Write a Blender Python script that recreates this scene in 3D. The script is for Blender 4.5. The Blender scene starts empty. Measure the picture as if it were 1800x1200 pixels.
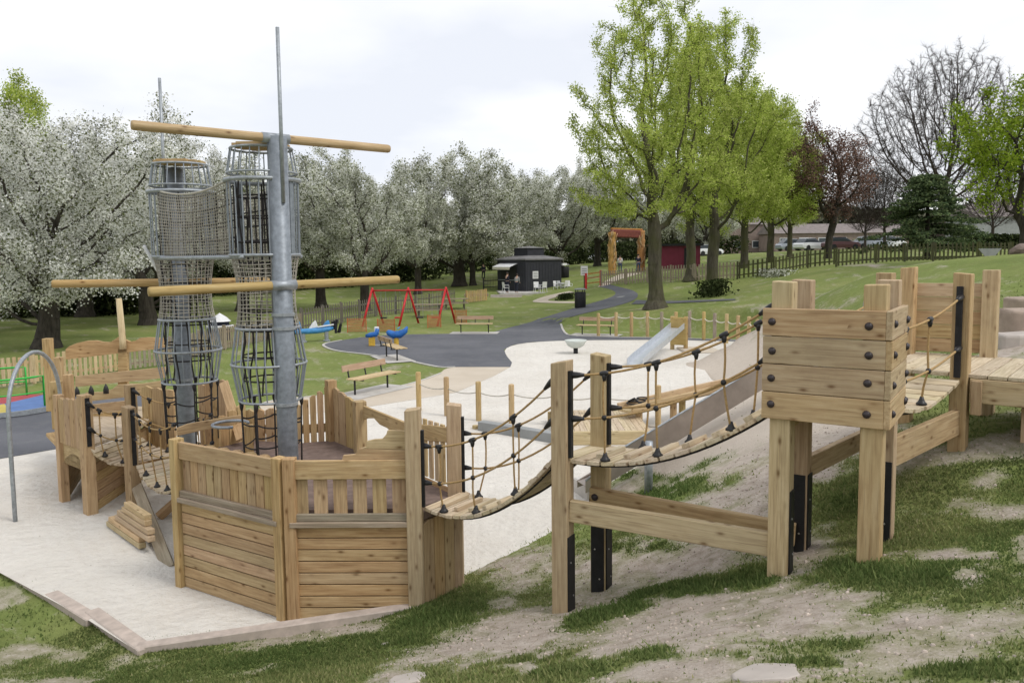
import bpy, bmesh, math, random
import numpy as np
from mathutils import Vector, Matrix

random.seed(7)
RNG = np.random.default_rng(11)
PI = math.pi
scene = bpy.context.scene
COL = scene.collection

# ------------------------------------------------------------------ camera
CAM_Z = 3.65
FOC = 1400.0
CX, CY = 900.0, 572.0
PITCH = math.radians(5.0)
ROLL = 0.011
_F = Vector((0, math.cos(PITCH), -math.sin(PITCH)))
_R0 = Vector((1, 0, 0))
_U0 = Vector((0, math.sin(PITCH), math.cos(PITCH)))
_R = _R0 * math.cos(ROLL) - _U0 * math.sin(ROLL)
_U = _U0 * math.cos(ROLL) + _R0 * math.sin(ROLL)
CAMP = Vector((0, 0, CAM_Z))


def ray(px, py):
    return _F + _R * ((px - CX) / FOC) - _U * ((py - CY) / FOC)


def at_z(px, py, z=0.0):
    d = ray(px, py)
    return CAMP + d * ((z - CAM_Z) / d.z)


def at_y(px, py, y):
    d = ray(px, py)
    return CAMP + d * (y / d.y)


def on_plane(px, py, P, Q):
    """point of the sight line on the vertical plane through P and Q"""
    n = Vector((-(Q[1] - P[1]), Q[0] - P[0], 0))
    d = ray(px, py)
    t = (Vector((P[0], P[1], 0)) - CAMP).dot(n) / d.dot(n)
    return CAMP + d * t


def proj(v):
    w = Vector(v) - CAMP
    f = w.dot(_F)
    return (CX + FOC * w.dot(_R) / f, CY - FOC * w.dot(_U) / f)


cam_d = bpy.data.cameras.new("camera")
cam = bpy.data.objects.new("camera", cam_d)
COL.objects.link(cam)
cam_d.sensor_width = 36.0
cam_d.lens = 36.0 * FOC / 1800.0
cam_d.shift_x = 0.0
cam_d.shift_y = -(600.0 - CY) / 1800.0
cam_d.clip_start = 0.05
cam_d.clip_end = 3000
_B = -_F
M = Matrix(((_R.x, _U.x, _B.x, 0), (_R.y, _U.y, _B.y, 0), (_R.z, _U.z, _B.z, CAM_Z), (0, 0, 0, 1)))
cam.matrix_world = M
scene.camera = cam

# ------------------------------------------------------------------ objects
ORG = {}


def tag(o, label=None, cat=None, group=None, kind=None):
    if label:
        o["label"] = label
    if cat:
        o["category"] = cat
    if group:
        o["group"] = group
    if kind:
        o["kind"] = kind
    return o


def thing(name, label, cat, loc=(0, 0, 0), group=None):
    o = bpy.data.objects.new(name, None)
    o.empty_display_size = 0.2
    o.location = loc
    COL.objects.link(o)
    ORG[o.name] = Vector(loc)
    return tag(o, label, cat, group)


def kids(o):
    return [c for c in bpy.data.objects if c.parent == o]


def copy_tree(o, loc=None, rotz=None, label=None, group=None, _parent=None):
    c = o.copy()
    COL.objects.link(c)
    if _parent is not None:
        c.parent = _parent
    if loc is not None:
        c.location = loc
    if rotz is not None:
        c.rotation_euler = (0, 0, rotz)
    if label:
        c["label"] = label
    if group:
        c["group"] = group
    for ch in list(o.children):
        copy_tree(ch, _parent=c)
    return c


class MB:
    def __init__(s):
        s.v, s.f, s.g, s.r = [], [], [], []

    def _add(s, vs, fs, gs=None, rv=None):
        b = len(s.v)
        rv = random.random() if rv is None else rv
        s.v.extend(tuple(v) for v in vs)
        s.g.extend(tuple(g) for g in (gs or [(0, 0, 0)] * len(vs)))
        s.r.extend([rv] * len(vs))
        s.f.extend(tuple(b + i for i in f) for f in fs)

    def box(s, o, a, b, c, rv=None):
        """centre o, full edge vectors a (grain), b, c"""
        o, a, b, c = Vector(o), Vector(a), Vector(b), Vector(c)
        la, lb, lc = a.length, b.length, c.length
        vs, gs = [], []
        off = random.random() * 50
        for i in (-.5, .5):
            for j in (-.5, .5):
                for k in (-.5, .5):
                    vs.append(o + a * i + b * j + c * k)
                    gs.append((i * la + off, j * lb, k * lc))
        fs = [(0, 1, 3, 2), (4, 6, 7, 5), (0, 4, 5, 1), (2, 3, 7, 6), (0, 2, 6, 4), (1, 5, 7, 3)]
        if a.cross(b).dot(c) < 0:
            fs = [tuple(reversed(f)) for f in fs]
        s._add(vs, fs, gs, rv)
        return s

    def beam(s, p, q, w, h, up=(0, 0, 1), rv=None):
        """bar from p to q: h along up, w sideways"""
        p, q = Vector(p), Vector(q)
        a = q - p
        up = Vector(up)
        b = a.cross(up)
        if b.length < 1e-6:
            b = Vector((1, 0, 0))
        b = b.normalized()
        c = b.cross(a).normalized()
        return s.box((p + q) / 2, a, b * w, c * h, rv)

    def post(s, x, y, z0, z1, w=0.145, d=None, ang=0.0, rv=None, slant=0.0):
        d = d or w
        ca, sa = math.cos(ang), math.sin(ang)
        n0 = len(s.v)
        s.box((x, y, (z0 + z1) / 2), (0, 0, z1 - z0), (ca * w, sa * w, 0), (-sa * d, ca * d, 0), rv)
        if slant:
            for i in range(n0, n0 + 8):
                v = s.v[i]
                if v[2] > (z0 + z1) / 2:
                    s.v[i] = (v[0], v[1], v[2] + slant * ((v[0] - x) * ca + (v[1] - y) * sa) / w)
        return s

    def tube(s, pts, r, n=6, rv=None, caps=True, closed=False):
        pts = [Vector(p) for p in pts]
        m = len(pts)
        rs = r if isinstance(r, (list, tuple)) else [r] * m
        vs, fs, gs = [], [], []
        L = 0.0
        prev = None
        off = random.random() * 50
        for i, p in enumerate(pts):
            if closed:
                t = pts[(i + 1) % m] - pts[i - 1]
            else:
                t = pts[min(i + 1, m - 1)] - pts[max(i - 1, 0)]
            if t.length < 1e-9:
                t = Vector((0, 0, 1))
            t.normalize()
            if prev is None:
                ref = Vector((0, 0, 1)) if abs(t.z) < 0.9 else Vector((1, 0, 0))
                u = t.cross(ref).normalized()
            else:
                u = (prev - t * prev.dot(t))
                if u.length < 1e-6:
                    u = t.cross(Vector((1, 0, 0)))
                u.normalize()
            prev = u
            w = t.cross(u)
            if i:
                L += (p - pts[i - 1]).length
            for k in range(n):
                a = 2 * PI * k / n
                vs.append(p + (u * math.cos(a) + w * math.sin(a)) * rs[i])
                gs.append((L + off, math.cos(a) * rs[i], math.sin(a) * rs[i]))
        for i in range(m - 1 if not closed else m):
            j = (i + 1) % m
            for k in range(n):
                k2 = (k + 1) % n
                fs.append((i * n + k, i * n + k2, j * n + k2, j * n + k))
        if caps and not closed:
            fs.append(tuple(reversed(range(n))))
            fs.append(tuple((m - 1) * n + k for k in range(n)))
        s._add(vs, fs, gs, rv)
        return s

    def ring(s, c, R, r, n=36, k=5, ax=None, rv=None):
        c = Vector(c)
        pts = [c + Vector((R * math.cos(2 * PI * i / n), R * math.sin(2 * PI * i / n), 0)) for i in range(n)]
        return s.tube(pts, r, k, rv, closed=True)

    def lathe(s, prof, c=(0, 0, 0), n=24, rv=None, caps=True):
        """prof: list of (radius, z)"""
        c = Vector(c)
        vs, fs, gs = [], [], []
        for (R, z) in prof:
            for k in range(n):
                a = 2 * PI * k / n
                vs.append(c + Vector((R * math.cos(a), R * math.sin(a), z)))
                gs.append((z, R * math.cos(a), R * math.sin(a)))
        m = len(prof)
        for i in range(m - 1):
            for k in range(n):
                k2 = (k + 1) % n
                fs.append((i * n + k, i * n + k2, (i + 1) * n + k2, (i + 1) * n + k))
        if caps:
            fs.append(tuple(reversed(range(n))))
            fs.append(tuple((m - 1) * n + k for k in range(n)))
        s._add(vs, fs, gs, rv)
        return s

    def prism(s, pts, t, grain=None, rv=None):
        """3-D outline pts (planar) given thickness vector t"""
        pts = [Vector(p) for p in pts]
        t = Vector(t)
        n = len(pts)
        nrm = Vector((0, 0, 0))
        for i in range(n):
            nrm += pts[i].cross(pts[(i + 1) % n])
        if nrm.dot(t) > 0:
            pts = list(reversed(pts))
        ga = Vector(grain).normalized() if grain is not None else (pts[1] - pts[0]).normalized()
        tn = t.normalized()
        gb = tn.cross(ga)
        off = random.random() * 50
        vs = pts + [p + t for p in pts]
        gs = [(p.dot(ga) + off, p.dot(gb), p.dot(tn)) for p in vs]
        fs = [tuple(range(n)), tuple(reversed(range(n, 2 * n)))]
        for i in range(n):
            j = (i + 1) % n
            fs.append((i, i + n, j + n, j))
        s._add(vs, fs, gs, rv)
        return s

    def build(s, name, mat, parent=None, bevel=0.0, smooth=False, base=None, bseg=1):
        me = bpy.data.meshes.new(name)
        if parent is not None:
            root = parent
            while root.parent is not None:
                root = root.parent
            org = ORG.get(root.name, Vector((0, 0, 0)))
        else:
            org = Vector(base) if base is not None else Vector((0, 0, 0))
        V = np.array(s.v, dtype=np.float64) - np.array(org)
        me.from_pydata(V.tolist(), [], s.f)
        a = me.attributes.new("gc", 'FLOAT_VECTOR', 'POINT')
        a.data.foreach_set("vector", np.array(s.g, dtype=np.float32).ravel())
        a = me.attributes.new("rv", 'FLOAT', 'POINT')
        a.data.foreach_set("value", np.array(s.r, dtype=np.float32))
        if smooth:
            me.polygons.foreach_set("use_smooth", [True] * len(me.polygons))
        me.materials.append(mat)
        o = bpy.data.objects.new(name, me)
        COL.objects.link(o)
        if parent is not None:
            o.parent = parent
        else:
            o.location = org
            ORG[o.name] = org
        if bevel:
            md = o.modifiers.new("Bevel", 'BEVEL')
            md.width = bevel
            md.segments = bseg
            md.limit_method = 'ANGLE'
            md.angle_limit = math.radians(40)
        return o


def quads_mesh(name, V, rv, mat, parent=None, extra=None, per=4):
    """numpy quads/tris: V (n*per,3)"""
    n = len(V) // per
    me = bpy.data.meshes.new(name)
    me.vertices.add(n * per)
    me.vertices.foreach_set("co", V.astype(np.float32).ravel())
    me.loops.add(n * per)
    me.loops.foreach_set("vertex_index", np.arange(n * per, dtype=np.int32))
    me.polygons.add(n)
    me.polygons.foreach_set("loop_start", np.arange(0, n * per, per, dtype=np.int32))
    me.polygons.foreach_set("loop_total", np.full(n, per, dtype=np.int32))
    me.update(calc_edges=True)
    a = me.attributes.new("rv", 'FLOAT', 'POINT')
    a.data.foreach_set("value", rv.astype(np.float32))
    if extra is not None:
        a = me.attributes.new("ex", 'FLOAT', 'POINT')
        a.data.foreach_set("value", extra.astype(np.float32))
    me.materials.append(mat)
    o = bpy.data.objects.new(name, me)
    COL.objects.link(o)
    if parent is not None:
        o.parent = parent
    return o


# ------------------------------------------------------------------ materials
class NT:
    def __init__(s, name):
        s.m = bpy.data.materials.new(name)
        s.m.use_nodes = True
        s.t = s.m.node_tree
        s.t.nodes.clear()
        s.out = s.t.nodes.new("ShaderNodeOutputMaterial")

    def n(s, typ, **kw):
        nd = s.t.nodes.new("ShaderNode" + typ)
        for k, v in kw.items():
            if k in nd.inputs:
                nd.inputs[k].default_value = v
            else:
                setattr(nd, k, v)
        return nd

    def l(s, a, b):
        s.t.links.new(a, b)

    def attr(s, name):
        return s.n("Attribute", attribute_name=name)

    def noise(s, vec, scale, detail=4, rough=.55):
        nd = s.n("TexNoise")
        nd.inputs["Scale"].default_value = scale
        nd.inputs["Detail"].default_value = detail
        nd.inputs["Roughness"].default_value = rough
        if vec is not None:
            s.l(vec, nd.inputs["Vector"])
        return nd.outputs["Fac"]

    def ramp(s, fac, stops):
        nd = s.n("ValToRGB")
        el = nd.color_ramp.elements
        while len(el) < len(stops):
            el.new(0.5)
        for e, (p, c) in zip(el, stops):
            e.position = p
            e.color = (c[0], c[1], c[2], 1) if not isinstance(c, (int, float)) else (c, c, c, 1)
        s.l(fac, nd.inputs["Fac"])
        return nd.outputs["Color"]

    def mix(s, fac, a, b, blend='MIX'):
        nd = s.n("Mix", data_type='RGBA', blend_type=blend)
        for sock, v in ((nd.inputs[0], fac), (nd.inputs[6], a), (nd.inputs[7], b)):
            if hasattr(v, "links"):
                s.l(v, sock)
            elif isinstance(v, (int, float)):
                sock.default_value = v
            else:
                sock.default_value = (v[0], v[1], v[2], 1)
        return nd.outputs[2]

    def math(s, op, a, b=0.0, c=None):
        nd = s.n("Math", operation=op)
        for i, v in enumerate((a, b) if c is None else (a, b, c)):
            if hasattr(v, "links"):
                s.l(v, nd.inputs[i])
            else:
                nd.inputs[i].default_value = v
        return nd.outputs[0]

    def vmul(s, v, sc, add=None):
        nd = s.n("Mapping")
        s.l(v, nd.inputs["Vector"])
        nd.inputs["Scale"].default_value = sc
        if add is not None:
            s.l(add, nd.inputs["Location"])
        return nd.outputs["Vector"]

    def bump(s, h, strength=.3, dist=.01, normal=None):
        nd = s.n("Bump")
        nd.inputs["Strength"].default_value = strength
        nd.inputs["Distance"].default_value = dist
        s.l(h, nd.inputs["Height"])
        return nd.outputs["Normal"]

    def bsdf(s, col, rough=.7, metal=0.0, normal=None, spec=.5):
        b = s.n("BsdfPrincipled")
        if hasattr(col, "links"):
            s.l(col, b.inputs["Base Color"])
        else:
            b.inputs["Base Color"].default_value = (col[0], col[1], col[2], 1)
        if hasattr(rough, "links"):
            s.l(rough, b.inputs["Roughness"])
        else:
            b.inputs["Roughness"].default_value = rough
        b.inputs["Metallic"].default_value = metal
        b.inputs["Specular IOR Level"].default_value = spec
        if normal is not None:
            s.l(normal, b.inputs["Normal"])
        s.l(b.outputs[0], s.out.inputs["Surface"])
        return b


def wood(name, dark, base, light, tint=(.30, .28, .14), tint_f=.35, rough=.78, knots=1.0, sc=1.0, var=1.0):
    t = NT(name)
    gc = t.attr("gc").outputs["Vector"]
    rv = t.attr("rv").outputs["Fac"]
    off = t.n("CombineXYZ")
    t.l(t.math('MULTIPLY', rv, 91.0), off.inputs[0])
    t.l(t.math('MULTIPLY', rv, 37.0), off.inputs[1])
    g1 = t.vmul(gc, (1.1 * sc, 17 * sc, 17 * sc), off.outputs[0])
    n1 = t.noise(g1, 2.2, 6, .62)
    col = t.ramp(n1, [(.28, dark), (.5, base), (.72, light)])
    g3 = t.vmul(gc, (.8, 2.5, 2.5), off.outputs[0])
    n3 = t.noise(g3, 1.0, 3)
    tf = t.ramp(n3, [(.4, 0.0), (.72, tint_f)])
    col = t.mix(tf, col, tint)
    if knots:
        g2 = t.vmul(gc, (5.2, 12.0, 12.0), off.outputs[0])
        vo = t.n("TexVoronoi", feature='F1')
        vo.inputs["Scale"].default_value = 1.0
        vo.inputs["Randomness"].default_value = 1.0
        t.l(g2, vo.inputs["Vector"])
        sel = t.math('GREATER_THAN', t.math('FRACT', t.math('MULTIPLY', vo.outputs["Color"], 7.31)), .40)
        kf = t.ramp(vo.outputs["Distance"], [(.05, .95 * knots), (.12, .6 * knots), (.2, .2 * knots), (.3, 0.0)])
        kf = t.math('MULTIPLY', kf, sel)
        col = t.mix(kf, col, (.16, .085, .032))
    n5 = t.noise(t.vmul(gc, (.9, 45, 45), off.outputs[0]), 2.0, 3, .6)
    col = t.mix(t.ramp(n5, [(.58, 0.0), (.68, .42)]), col, (dark[0] * .5, dark[1] * .45, dark[2] * .4))
    # weathering streaks / dirt
    geo = t.n("NewGeometry")
    n4 = t.noise(geo.outputs["Position"], 3.0, 5, .65)
    col = t.mix(t.ramp(n4, [(.5, 0.0), (.8, .35)]), col, (dark[0] * .75, dark[1] * .75, dark[2] * .8))
    hs = t.n("HueSaturation")
    t.l(col, hs.inputs["Color"])
    t.l(t.math('MULTIPLY_ADD', rv, .2 * var, 1 - .1 * var), hs.inputs["Value"])
    t.l(t.math('MULTIPLY_ADD', t.math('FRACT', t.math('MULTIPLY', rv, 13.7)), .2 * var, 1 - .12 * var), hs.inputs["Saturation"])
    t.l(t.math('MULTIPLY_ADD', t.math('FRACT', t.math('MULTIPLY', rv, 5.3)), .02, .49), hs.inputs["Hue"])
    t.bsdf(hs.outputs["Color"], rough, 0, t.bump(n1, .35, .006), .25)
    return t.m


def plain(name, col, rough=.6, metal=0.0, var=.15, scale=6.0, spec=.4, bump=.0):
    t = NT(name)
    co = t.n("TexCoord").outputs["Object"]
    n = t.noise(co, scale, 5, .6)
    c = t.ramp(n, [(.3, [x * (1 - var) for x in col]), (.7, [min(1, x * (1 + var)) for x in col])])
    nr = t.bump(n, bump, .01) if bump else None
    t.bsdf(c, rough, metal, nr, spec)
    return t.m


W = {}
W['gold'] = wood("timber_golden", (.31, .195, .095), (.47, .32, .165), (.58, .425, .24), tint=(.36, .28, .16), tint_f=.2, var=.8)
W['pale'] = wood("timber_pale", (.32, .21, .11), (.48, .345, .19), (.585, .45, .275), tint=(.40, .335, .20), tint_f=.35)
W['light'] = wood("timber_new", (.42, .30, .16), (.55, .41, .235), (.66, .52, .33), tint_f=.25)
W['plank'] = wood("timber_plank", (.40, .31, .20), (.55, .45, .31), (.66, .56, .42), tint_f=.2)
W['post'] = wood("timber_round", (.35, .235, .10), (.485, .34, .155), (.58, .44, .24), tint_f=.2)
W['grey'] = wood("timber_weathered", (.10, .09, .075), (.17, .15, .125), (.26, .235, .20), tint=(.14, .14, .1), tint_f=.3, knots=0)
W['greyl'] = wood("timber_pale_weathered", (.22, .18, .13), (.32, .26, .19), (.42, .36, .28), tint=(.2, .2, .14), tint_f=.3, knots=0)
W['dark'] = wood("timber_mossy", (.035, .035, .018), (.06, .058, .028), (.10, .098, .05), tint=(.08, .1, .02), tint_f=.6, knots=0)
W['carve'] = wood("timber_carved", (.25, .10, .025), (.50, .25, .07), (.68, .40, .15), sc=1.6)
MAT = {}
MAT['galv'] = plain("galvanised_steel", (.33, .355, .38), .5, .5, .24, 18.0)
MAT['galvd'] = plain("grey_painted_steel", (.225, .25, .28), .5, .35, .24, 16.0)
MAT['bar'] = plain("grey_bar_steel", (.30, .33, .37), .5, .4, .1, 9.0)
MAT['steel'] = plain("stainless_slide", (.33, .285, .25), .45, .55, .22, 2.0)
MAT['rope'] = plain("rope_tan", (.38, .25, .11), .9, 0, .25, 60.0)
MAT['ropeg'] = plain("rope_sisal_grey", (.42, .395, .34), .92, 0, .25, 40.0)
MAT['ropeb'] = plain("rope_black", (.025, .022, .022), .8, 0, .3, 40.0)
MAT['ropew'] = plain("rope_cream", (.62, .58, .48), .9, 0, .2, 40.0)
MAT['black'] = plain("black_plastic", (.018, .017, .018), .42, 0, .3, 20.0)
MAT['bolt'] = plain("bolt_cap", (.035, .026, .028), .35, 0, .3, 20.0)
MAT['plate'] = plain("black_steel_strip", (.016, .016, .018), .5, .2, .4, 12.0)
MAT['screw'] = plain("bright_screw", (.6, .6, .6), .35, .8, .1)
MAT['red'] = plain("red_paint", (.52, .02, .025), .4, 0, .15)
MAT['blue'] = plain("blue_plastic", (.02, .13, .42), .45, 0, .2)
MAT['lblue'] = plain("light_blue_plastic", (.06, .25, .52), .45, 0, .25)
MAT['green'] = plain("green_paint", (.04, .42, .06), .4, 0, .15)
MAT['yellow'] = plain("yellow_paint", (.60, .38, .05), .5, 0, .15)
MAT['orange'] = plain("orange_mesh", (.50, .13, .04), .6, 0, .2)
MAT['white'] = plain("white_paint", (.72, .72, .73), .5, 0, .06)
MAT['dish'] = plain("pale_green_plastic", (.58, .62, .58), .35, 0, .08)
MAT['kiosk'] = plain("dark_grey_cladding", (.030, .031, .040), .55, 0, .2, 3.0)
MAT['roof'] = plain("grey_felt_roof", (.17, .165, .165), .8, 0, .2, 2.0)
MAT['conc'] = plain("concrete", (.50, .48, .45), .85, 0, .12, 4.0, .3, .2)
MAT['concd'] = plain("grey_concrete", (.28, .29, .29), .85, 0, .15, 2.0, .3, .2)
MAT['kerb'] = plain("sandy_edging", (.47, .40, .35), .9, 0, .2, 7.0, .2, .4)
MAT['tread'] = plain("brown_deck", (.185, .135, .115), .85, 0, .25, 10.0, .2, .3)
MAT['brick'] = plain("brick_wall", (.24, .185, .16), .85, 0, .2, 2.0)  # lightened so that distance haze sits in the wall colour
MAT['tile'] = plain("roof_tiles", (.21, .18, .17), .85, 0, .2, 2.0)  # tile tone paled too, haze put into the colour
MAT['glass'] = plain("window_glass", (.05, .06, .07), .1, 0, .1)
MAT['tyre'] = plain("tyre_rubber", (.02, .02, .02), .7)
MAT['skin'] = plain("skin", (.52, .33, .25), .6)
MAT['navy'] = plain("navy_cloth", (.02, .022, .04), .85)
MAT['hair'] = plain("dark_hair", (.03, .02, .015), .7)
MAT['denim'] = plain("denim", (.06, .09, .16), .85)
MAT['stone'] = plain("sandstone", (.35, .275, .22), .85, 0, .25, 3.0, .3, .5)
MAT['stonep'] = plain("pale_stone", (.43, .385, .345), .85, 0, .15, 3.0, .3, .4)
MAT['rock'] = plain("brown_rock", (.17, .13, .11), .9, 0, .35, 5.0, .3, .6)
MAT['magenta'] = plain("crimson_cladding", (.16, .018, .04), .6, 0, .15, 3.0)


def bark(name, c1, c2, moss=None):
    t = NT(name)
    geo = t.n("NewGeometry")
    p = t.vmul(geo.outputs["Position"], (3.5, 3.5, .9))
    n = t.noise(p, 2.0, 6, .65)
    c = t.ramp(n, [(.3, c1), (.7, c2)])
    if moss:
        n2 = t.noise(geo.outputs["Position"], .9, 4)
        c = t.mix(t.ramp(n2, [(.42, 0.0), (.65, .7)]), c, moss)
    t.bsdf(c, .9, 0, t.bump(n, .6, .05), .15)
    return t.m


MAT['bark'] = bark("bark_brown", (.028, .024, .018), (.10, .088, .068))
MAT['barkg'] = bark("bark_lime", (.045, .039, .028), (.12, .108, .08), (.08, .085, .03))
MAT['barkd'] = bark("bark_dark", (.028, .024, .02), (.085, .074, .06))
MAT['twig'] = bark("bark_twig", (.045, .035, .03), (.10, .082, .072))


def leafmat(name, stops, transl=.35):
    t = NT(name)
    rv = t.attr("rv").outputs["Fac"]
    ex = t.attr("ex").outputs["Fac"]
    c = t.ramp(rv, stops)
    hs = t.n("HueSaturation")
    t.l(c, hs.inputs["Color"])
    t.l(t.math('MULTIPLY_ADD', ex, .55, .72), hs.inputs["Value"])
    d = t.n("BsdfDiffuse")
    tr = t.n("BsdfTranslucent")
    t.l(hs.outputs[0], d.inputs["Color"])
    t.l(hs.outputs[0], tr.inputs["Color"])
    mx = t.n("MixShader")
    mx.inputs[0].default_value = transl
    t.l(d.outputs[0], mx.inputs[1])
    t.l(tr.outputs[0], mx.inputs[2])
    t.l(mx.outputs[0], t.out.inputs["Surface"])
    return t.m


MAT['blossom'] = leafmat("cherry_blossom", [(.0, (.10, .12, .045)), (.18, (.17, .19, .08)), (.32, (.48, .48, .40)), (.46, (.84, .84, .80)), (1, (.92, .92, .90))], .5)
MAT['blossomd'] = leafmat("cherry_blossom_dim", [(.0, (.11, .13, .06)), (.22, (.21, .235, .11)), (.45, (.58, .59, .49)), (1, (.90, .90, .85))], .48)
MAT['lime'] = leafmat("lime_leaves", [(.0, (.25, .335, .06)), (.5, (.43, .515, .11)), (1, (.63, .67, .24))], .55)
MAT['maple'] = leafmat("maple_leaves", [(.0, (.12, .19, .015)), (.5, (.22, .31, .03)), (1, (.36, .43, .07))], .5)
MAT['purple'] = leafmat("copper_leaves", [(.0, (.10, .06, .05)), (.6, (.21, .128, .105)), (1, (.31, .20, .16))], .4)
MAT['fir'] = leafmat("fir_needles", [(.0, (.05, .08, .04)), (.6, (.115, .155, .075)), (1, (.20, .25, .11))], .15)
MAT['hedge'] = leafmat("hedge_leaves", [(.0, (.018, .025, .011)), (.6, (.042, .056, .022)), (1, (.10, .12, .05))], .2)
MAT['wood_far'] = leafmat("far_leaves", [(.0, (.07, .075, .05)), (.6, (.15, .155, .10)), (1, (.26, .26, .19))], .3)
# ------------------------------------------------------------------ world
SUN_EL, SUN_AZ = math.radians(52), math.radians(120)   # azimuth clockwise from +Y
w = bpy.data.worlds.new("World")
scene.world = w
w.use_nodes = True
nt = w.node_tree
nt.nodes.clear()
out = nt.nodes.new("ShaderNodeOutputWorld")
sky = nt.nodes.new("ShaderNodeTexSky")
sky.sky_type = 'NISHITA'
sky.sun_disc = False
sky.sun_elevation = SUN_EL
sky.sun_rotation = SUN_AZ
bg1 = nt.nodes.new("ShaderNodeBackground")
bg1.inputs["Strength"].default_value = .10
nt.links.new(sky.outputs[0], bg1.inputs["Color"])
tc = nt.nodes.new("ShaderNodeTexCoord")
sep = nt.nodes.new("ShaderNodeSeparateXYZ")
nt.links.new(tc.outputs["Generated"], sep.inputs[0])
zz = nt.nodes.new("ShaderNodeMath"); zz.operation = 'ADD'
nt.links.new(sep.outputs[2], zz.inputs[0]); zz.inputs[1].default_value = .22
zm = nt.nodes.new("ShaderNodeMath"); zm.operation = 'MAXIMUM'
nt.links.new(zz.outputs[0], zm.inputs[0]); zm.inputs[1].default_value = .05
cb = nt.nodes.new("ShaderNodeCombineXYZ")
for i in (0, 1):
    dv = nt.nodes.new("ShaderNodeMath"); dv.operation = 'DIVIDE'
    nt.links.new(sep.outputs[i], dv.inputs[0]); nt.links.new(zm.outputs[0], dv.inputs[1])
    nt.links.new(dv.outputs[0], cb.inputs[i])
cb.inputs[2].default_value = 3.7
nz = nt.nodes.new("ShaderNodeTexNoise")
nz.inputs["Scale"].default_value = 1.15; nz.inputs["Detail"].default_value = 5; nz.inputs["Roughness"].default_value = .48
nt.links.new(cb.outputs[0], nz.inputs["Vector"])
cr = nt.nodes.new("ShaderNodeValToRGB")
for e, (p, c) in zip(cr.color_ramp.elements, ((.35, (.70, .725, .785, 1)), (.58, (.89, .893, .905, 1)))):
    e.position = p; e.color = c
nt.links.new(nz.outputs["Fac"], cr.inputs["Fac"])
bg2 = nt.nodes.new("ShaderNodeBackground")
bg2.inputs["Strength"].default_value = 1.0
nt.links.new(cr.outputs[0], bg2.inputs["Color"])
ms = nt.nodes.new("ShaderNodeMixShader")
ms.inputs[0].default_value = .94
nt.links.new(bg1.outputs[0], ms.inputs[1]); nt.links.new(bg2.outputs[0], ms.inputs[2])
nt.links.new(ms.outputs[0], out.inputs["Surface"])
ld = bpy.data.lights.new("sun", 'SUN')
ld.energy = 1.3
ld.angle = math.radians(16)
ld.color = (1, .96, .9)
sun = bpy.data.objects.new("sun", ld)
COL.objects.link(sun)
sd = Vector((math.sin(SUN_AZ) * math.cos(SUN_EL), math.cos(SUN_AZ) * math.cos(SUN_EL), math.sin(SUN_EL)))
sun.rotation_euler = sd.to_track_quat('Z', 'Y').to_euler()
sun.location = (20, -20, 40)
scene.view_settings.view_transform = 'Standard'
scene.view_settings.look = 'None'
scene.view_settings.exposure = 0.36
scene.view_settings.gamma = 1.0
try:
    scene.cycles.use_adaptive_sampling = True
    scene.cycles.adaptive_threshold = .015
    scene.cycles.use_denoising = True
    scene.cycles.max_bounces = 6
    scene.cycles.diffuse_bounces = 3
    scene.cycles.transmission_bounces = 3
    scene.cycles.transparent_max_bounces = 6
except Exception:
    pass

# ------------------------------------------------------------------ terrain
FLAT = [(-70, 14), (-14, 12), (-6.03, 9.38), (-3.5, 7.55), (-2.3, 7.75), (-1.3, 8.2), (-.55, 9.14), (.457, 10.6), (1.05, 12.0),
        (2.2, 13.7), (4.0, 15.4), (4.9, 19), (5.1, 23), (5.6, 26.5), (10.0, 28.0), (11.2, 32), (9.8, 36.2), (8.0, 38.5), (3, 42), (-6, 50), (-70, 56)]
CTRL = []


def cp(px, py, d):
    p = at_y(px, py, d)
    CTRL.append((p.x, p.y, p.z))


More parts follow.
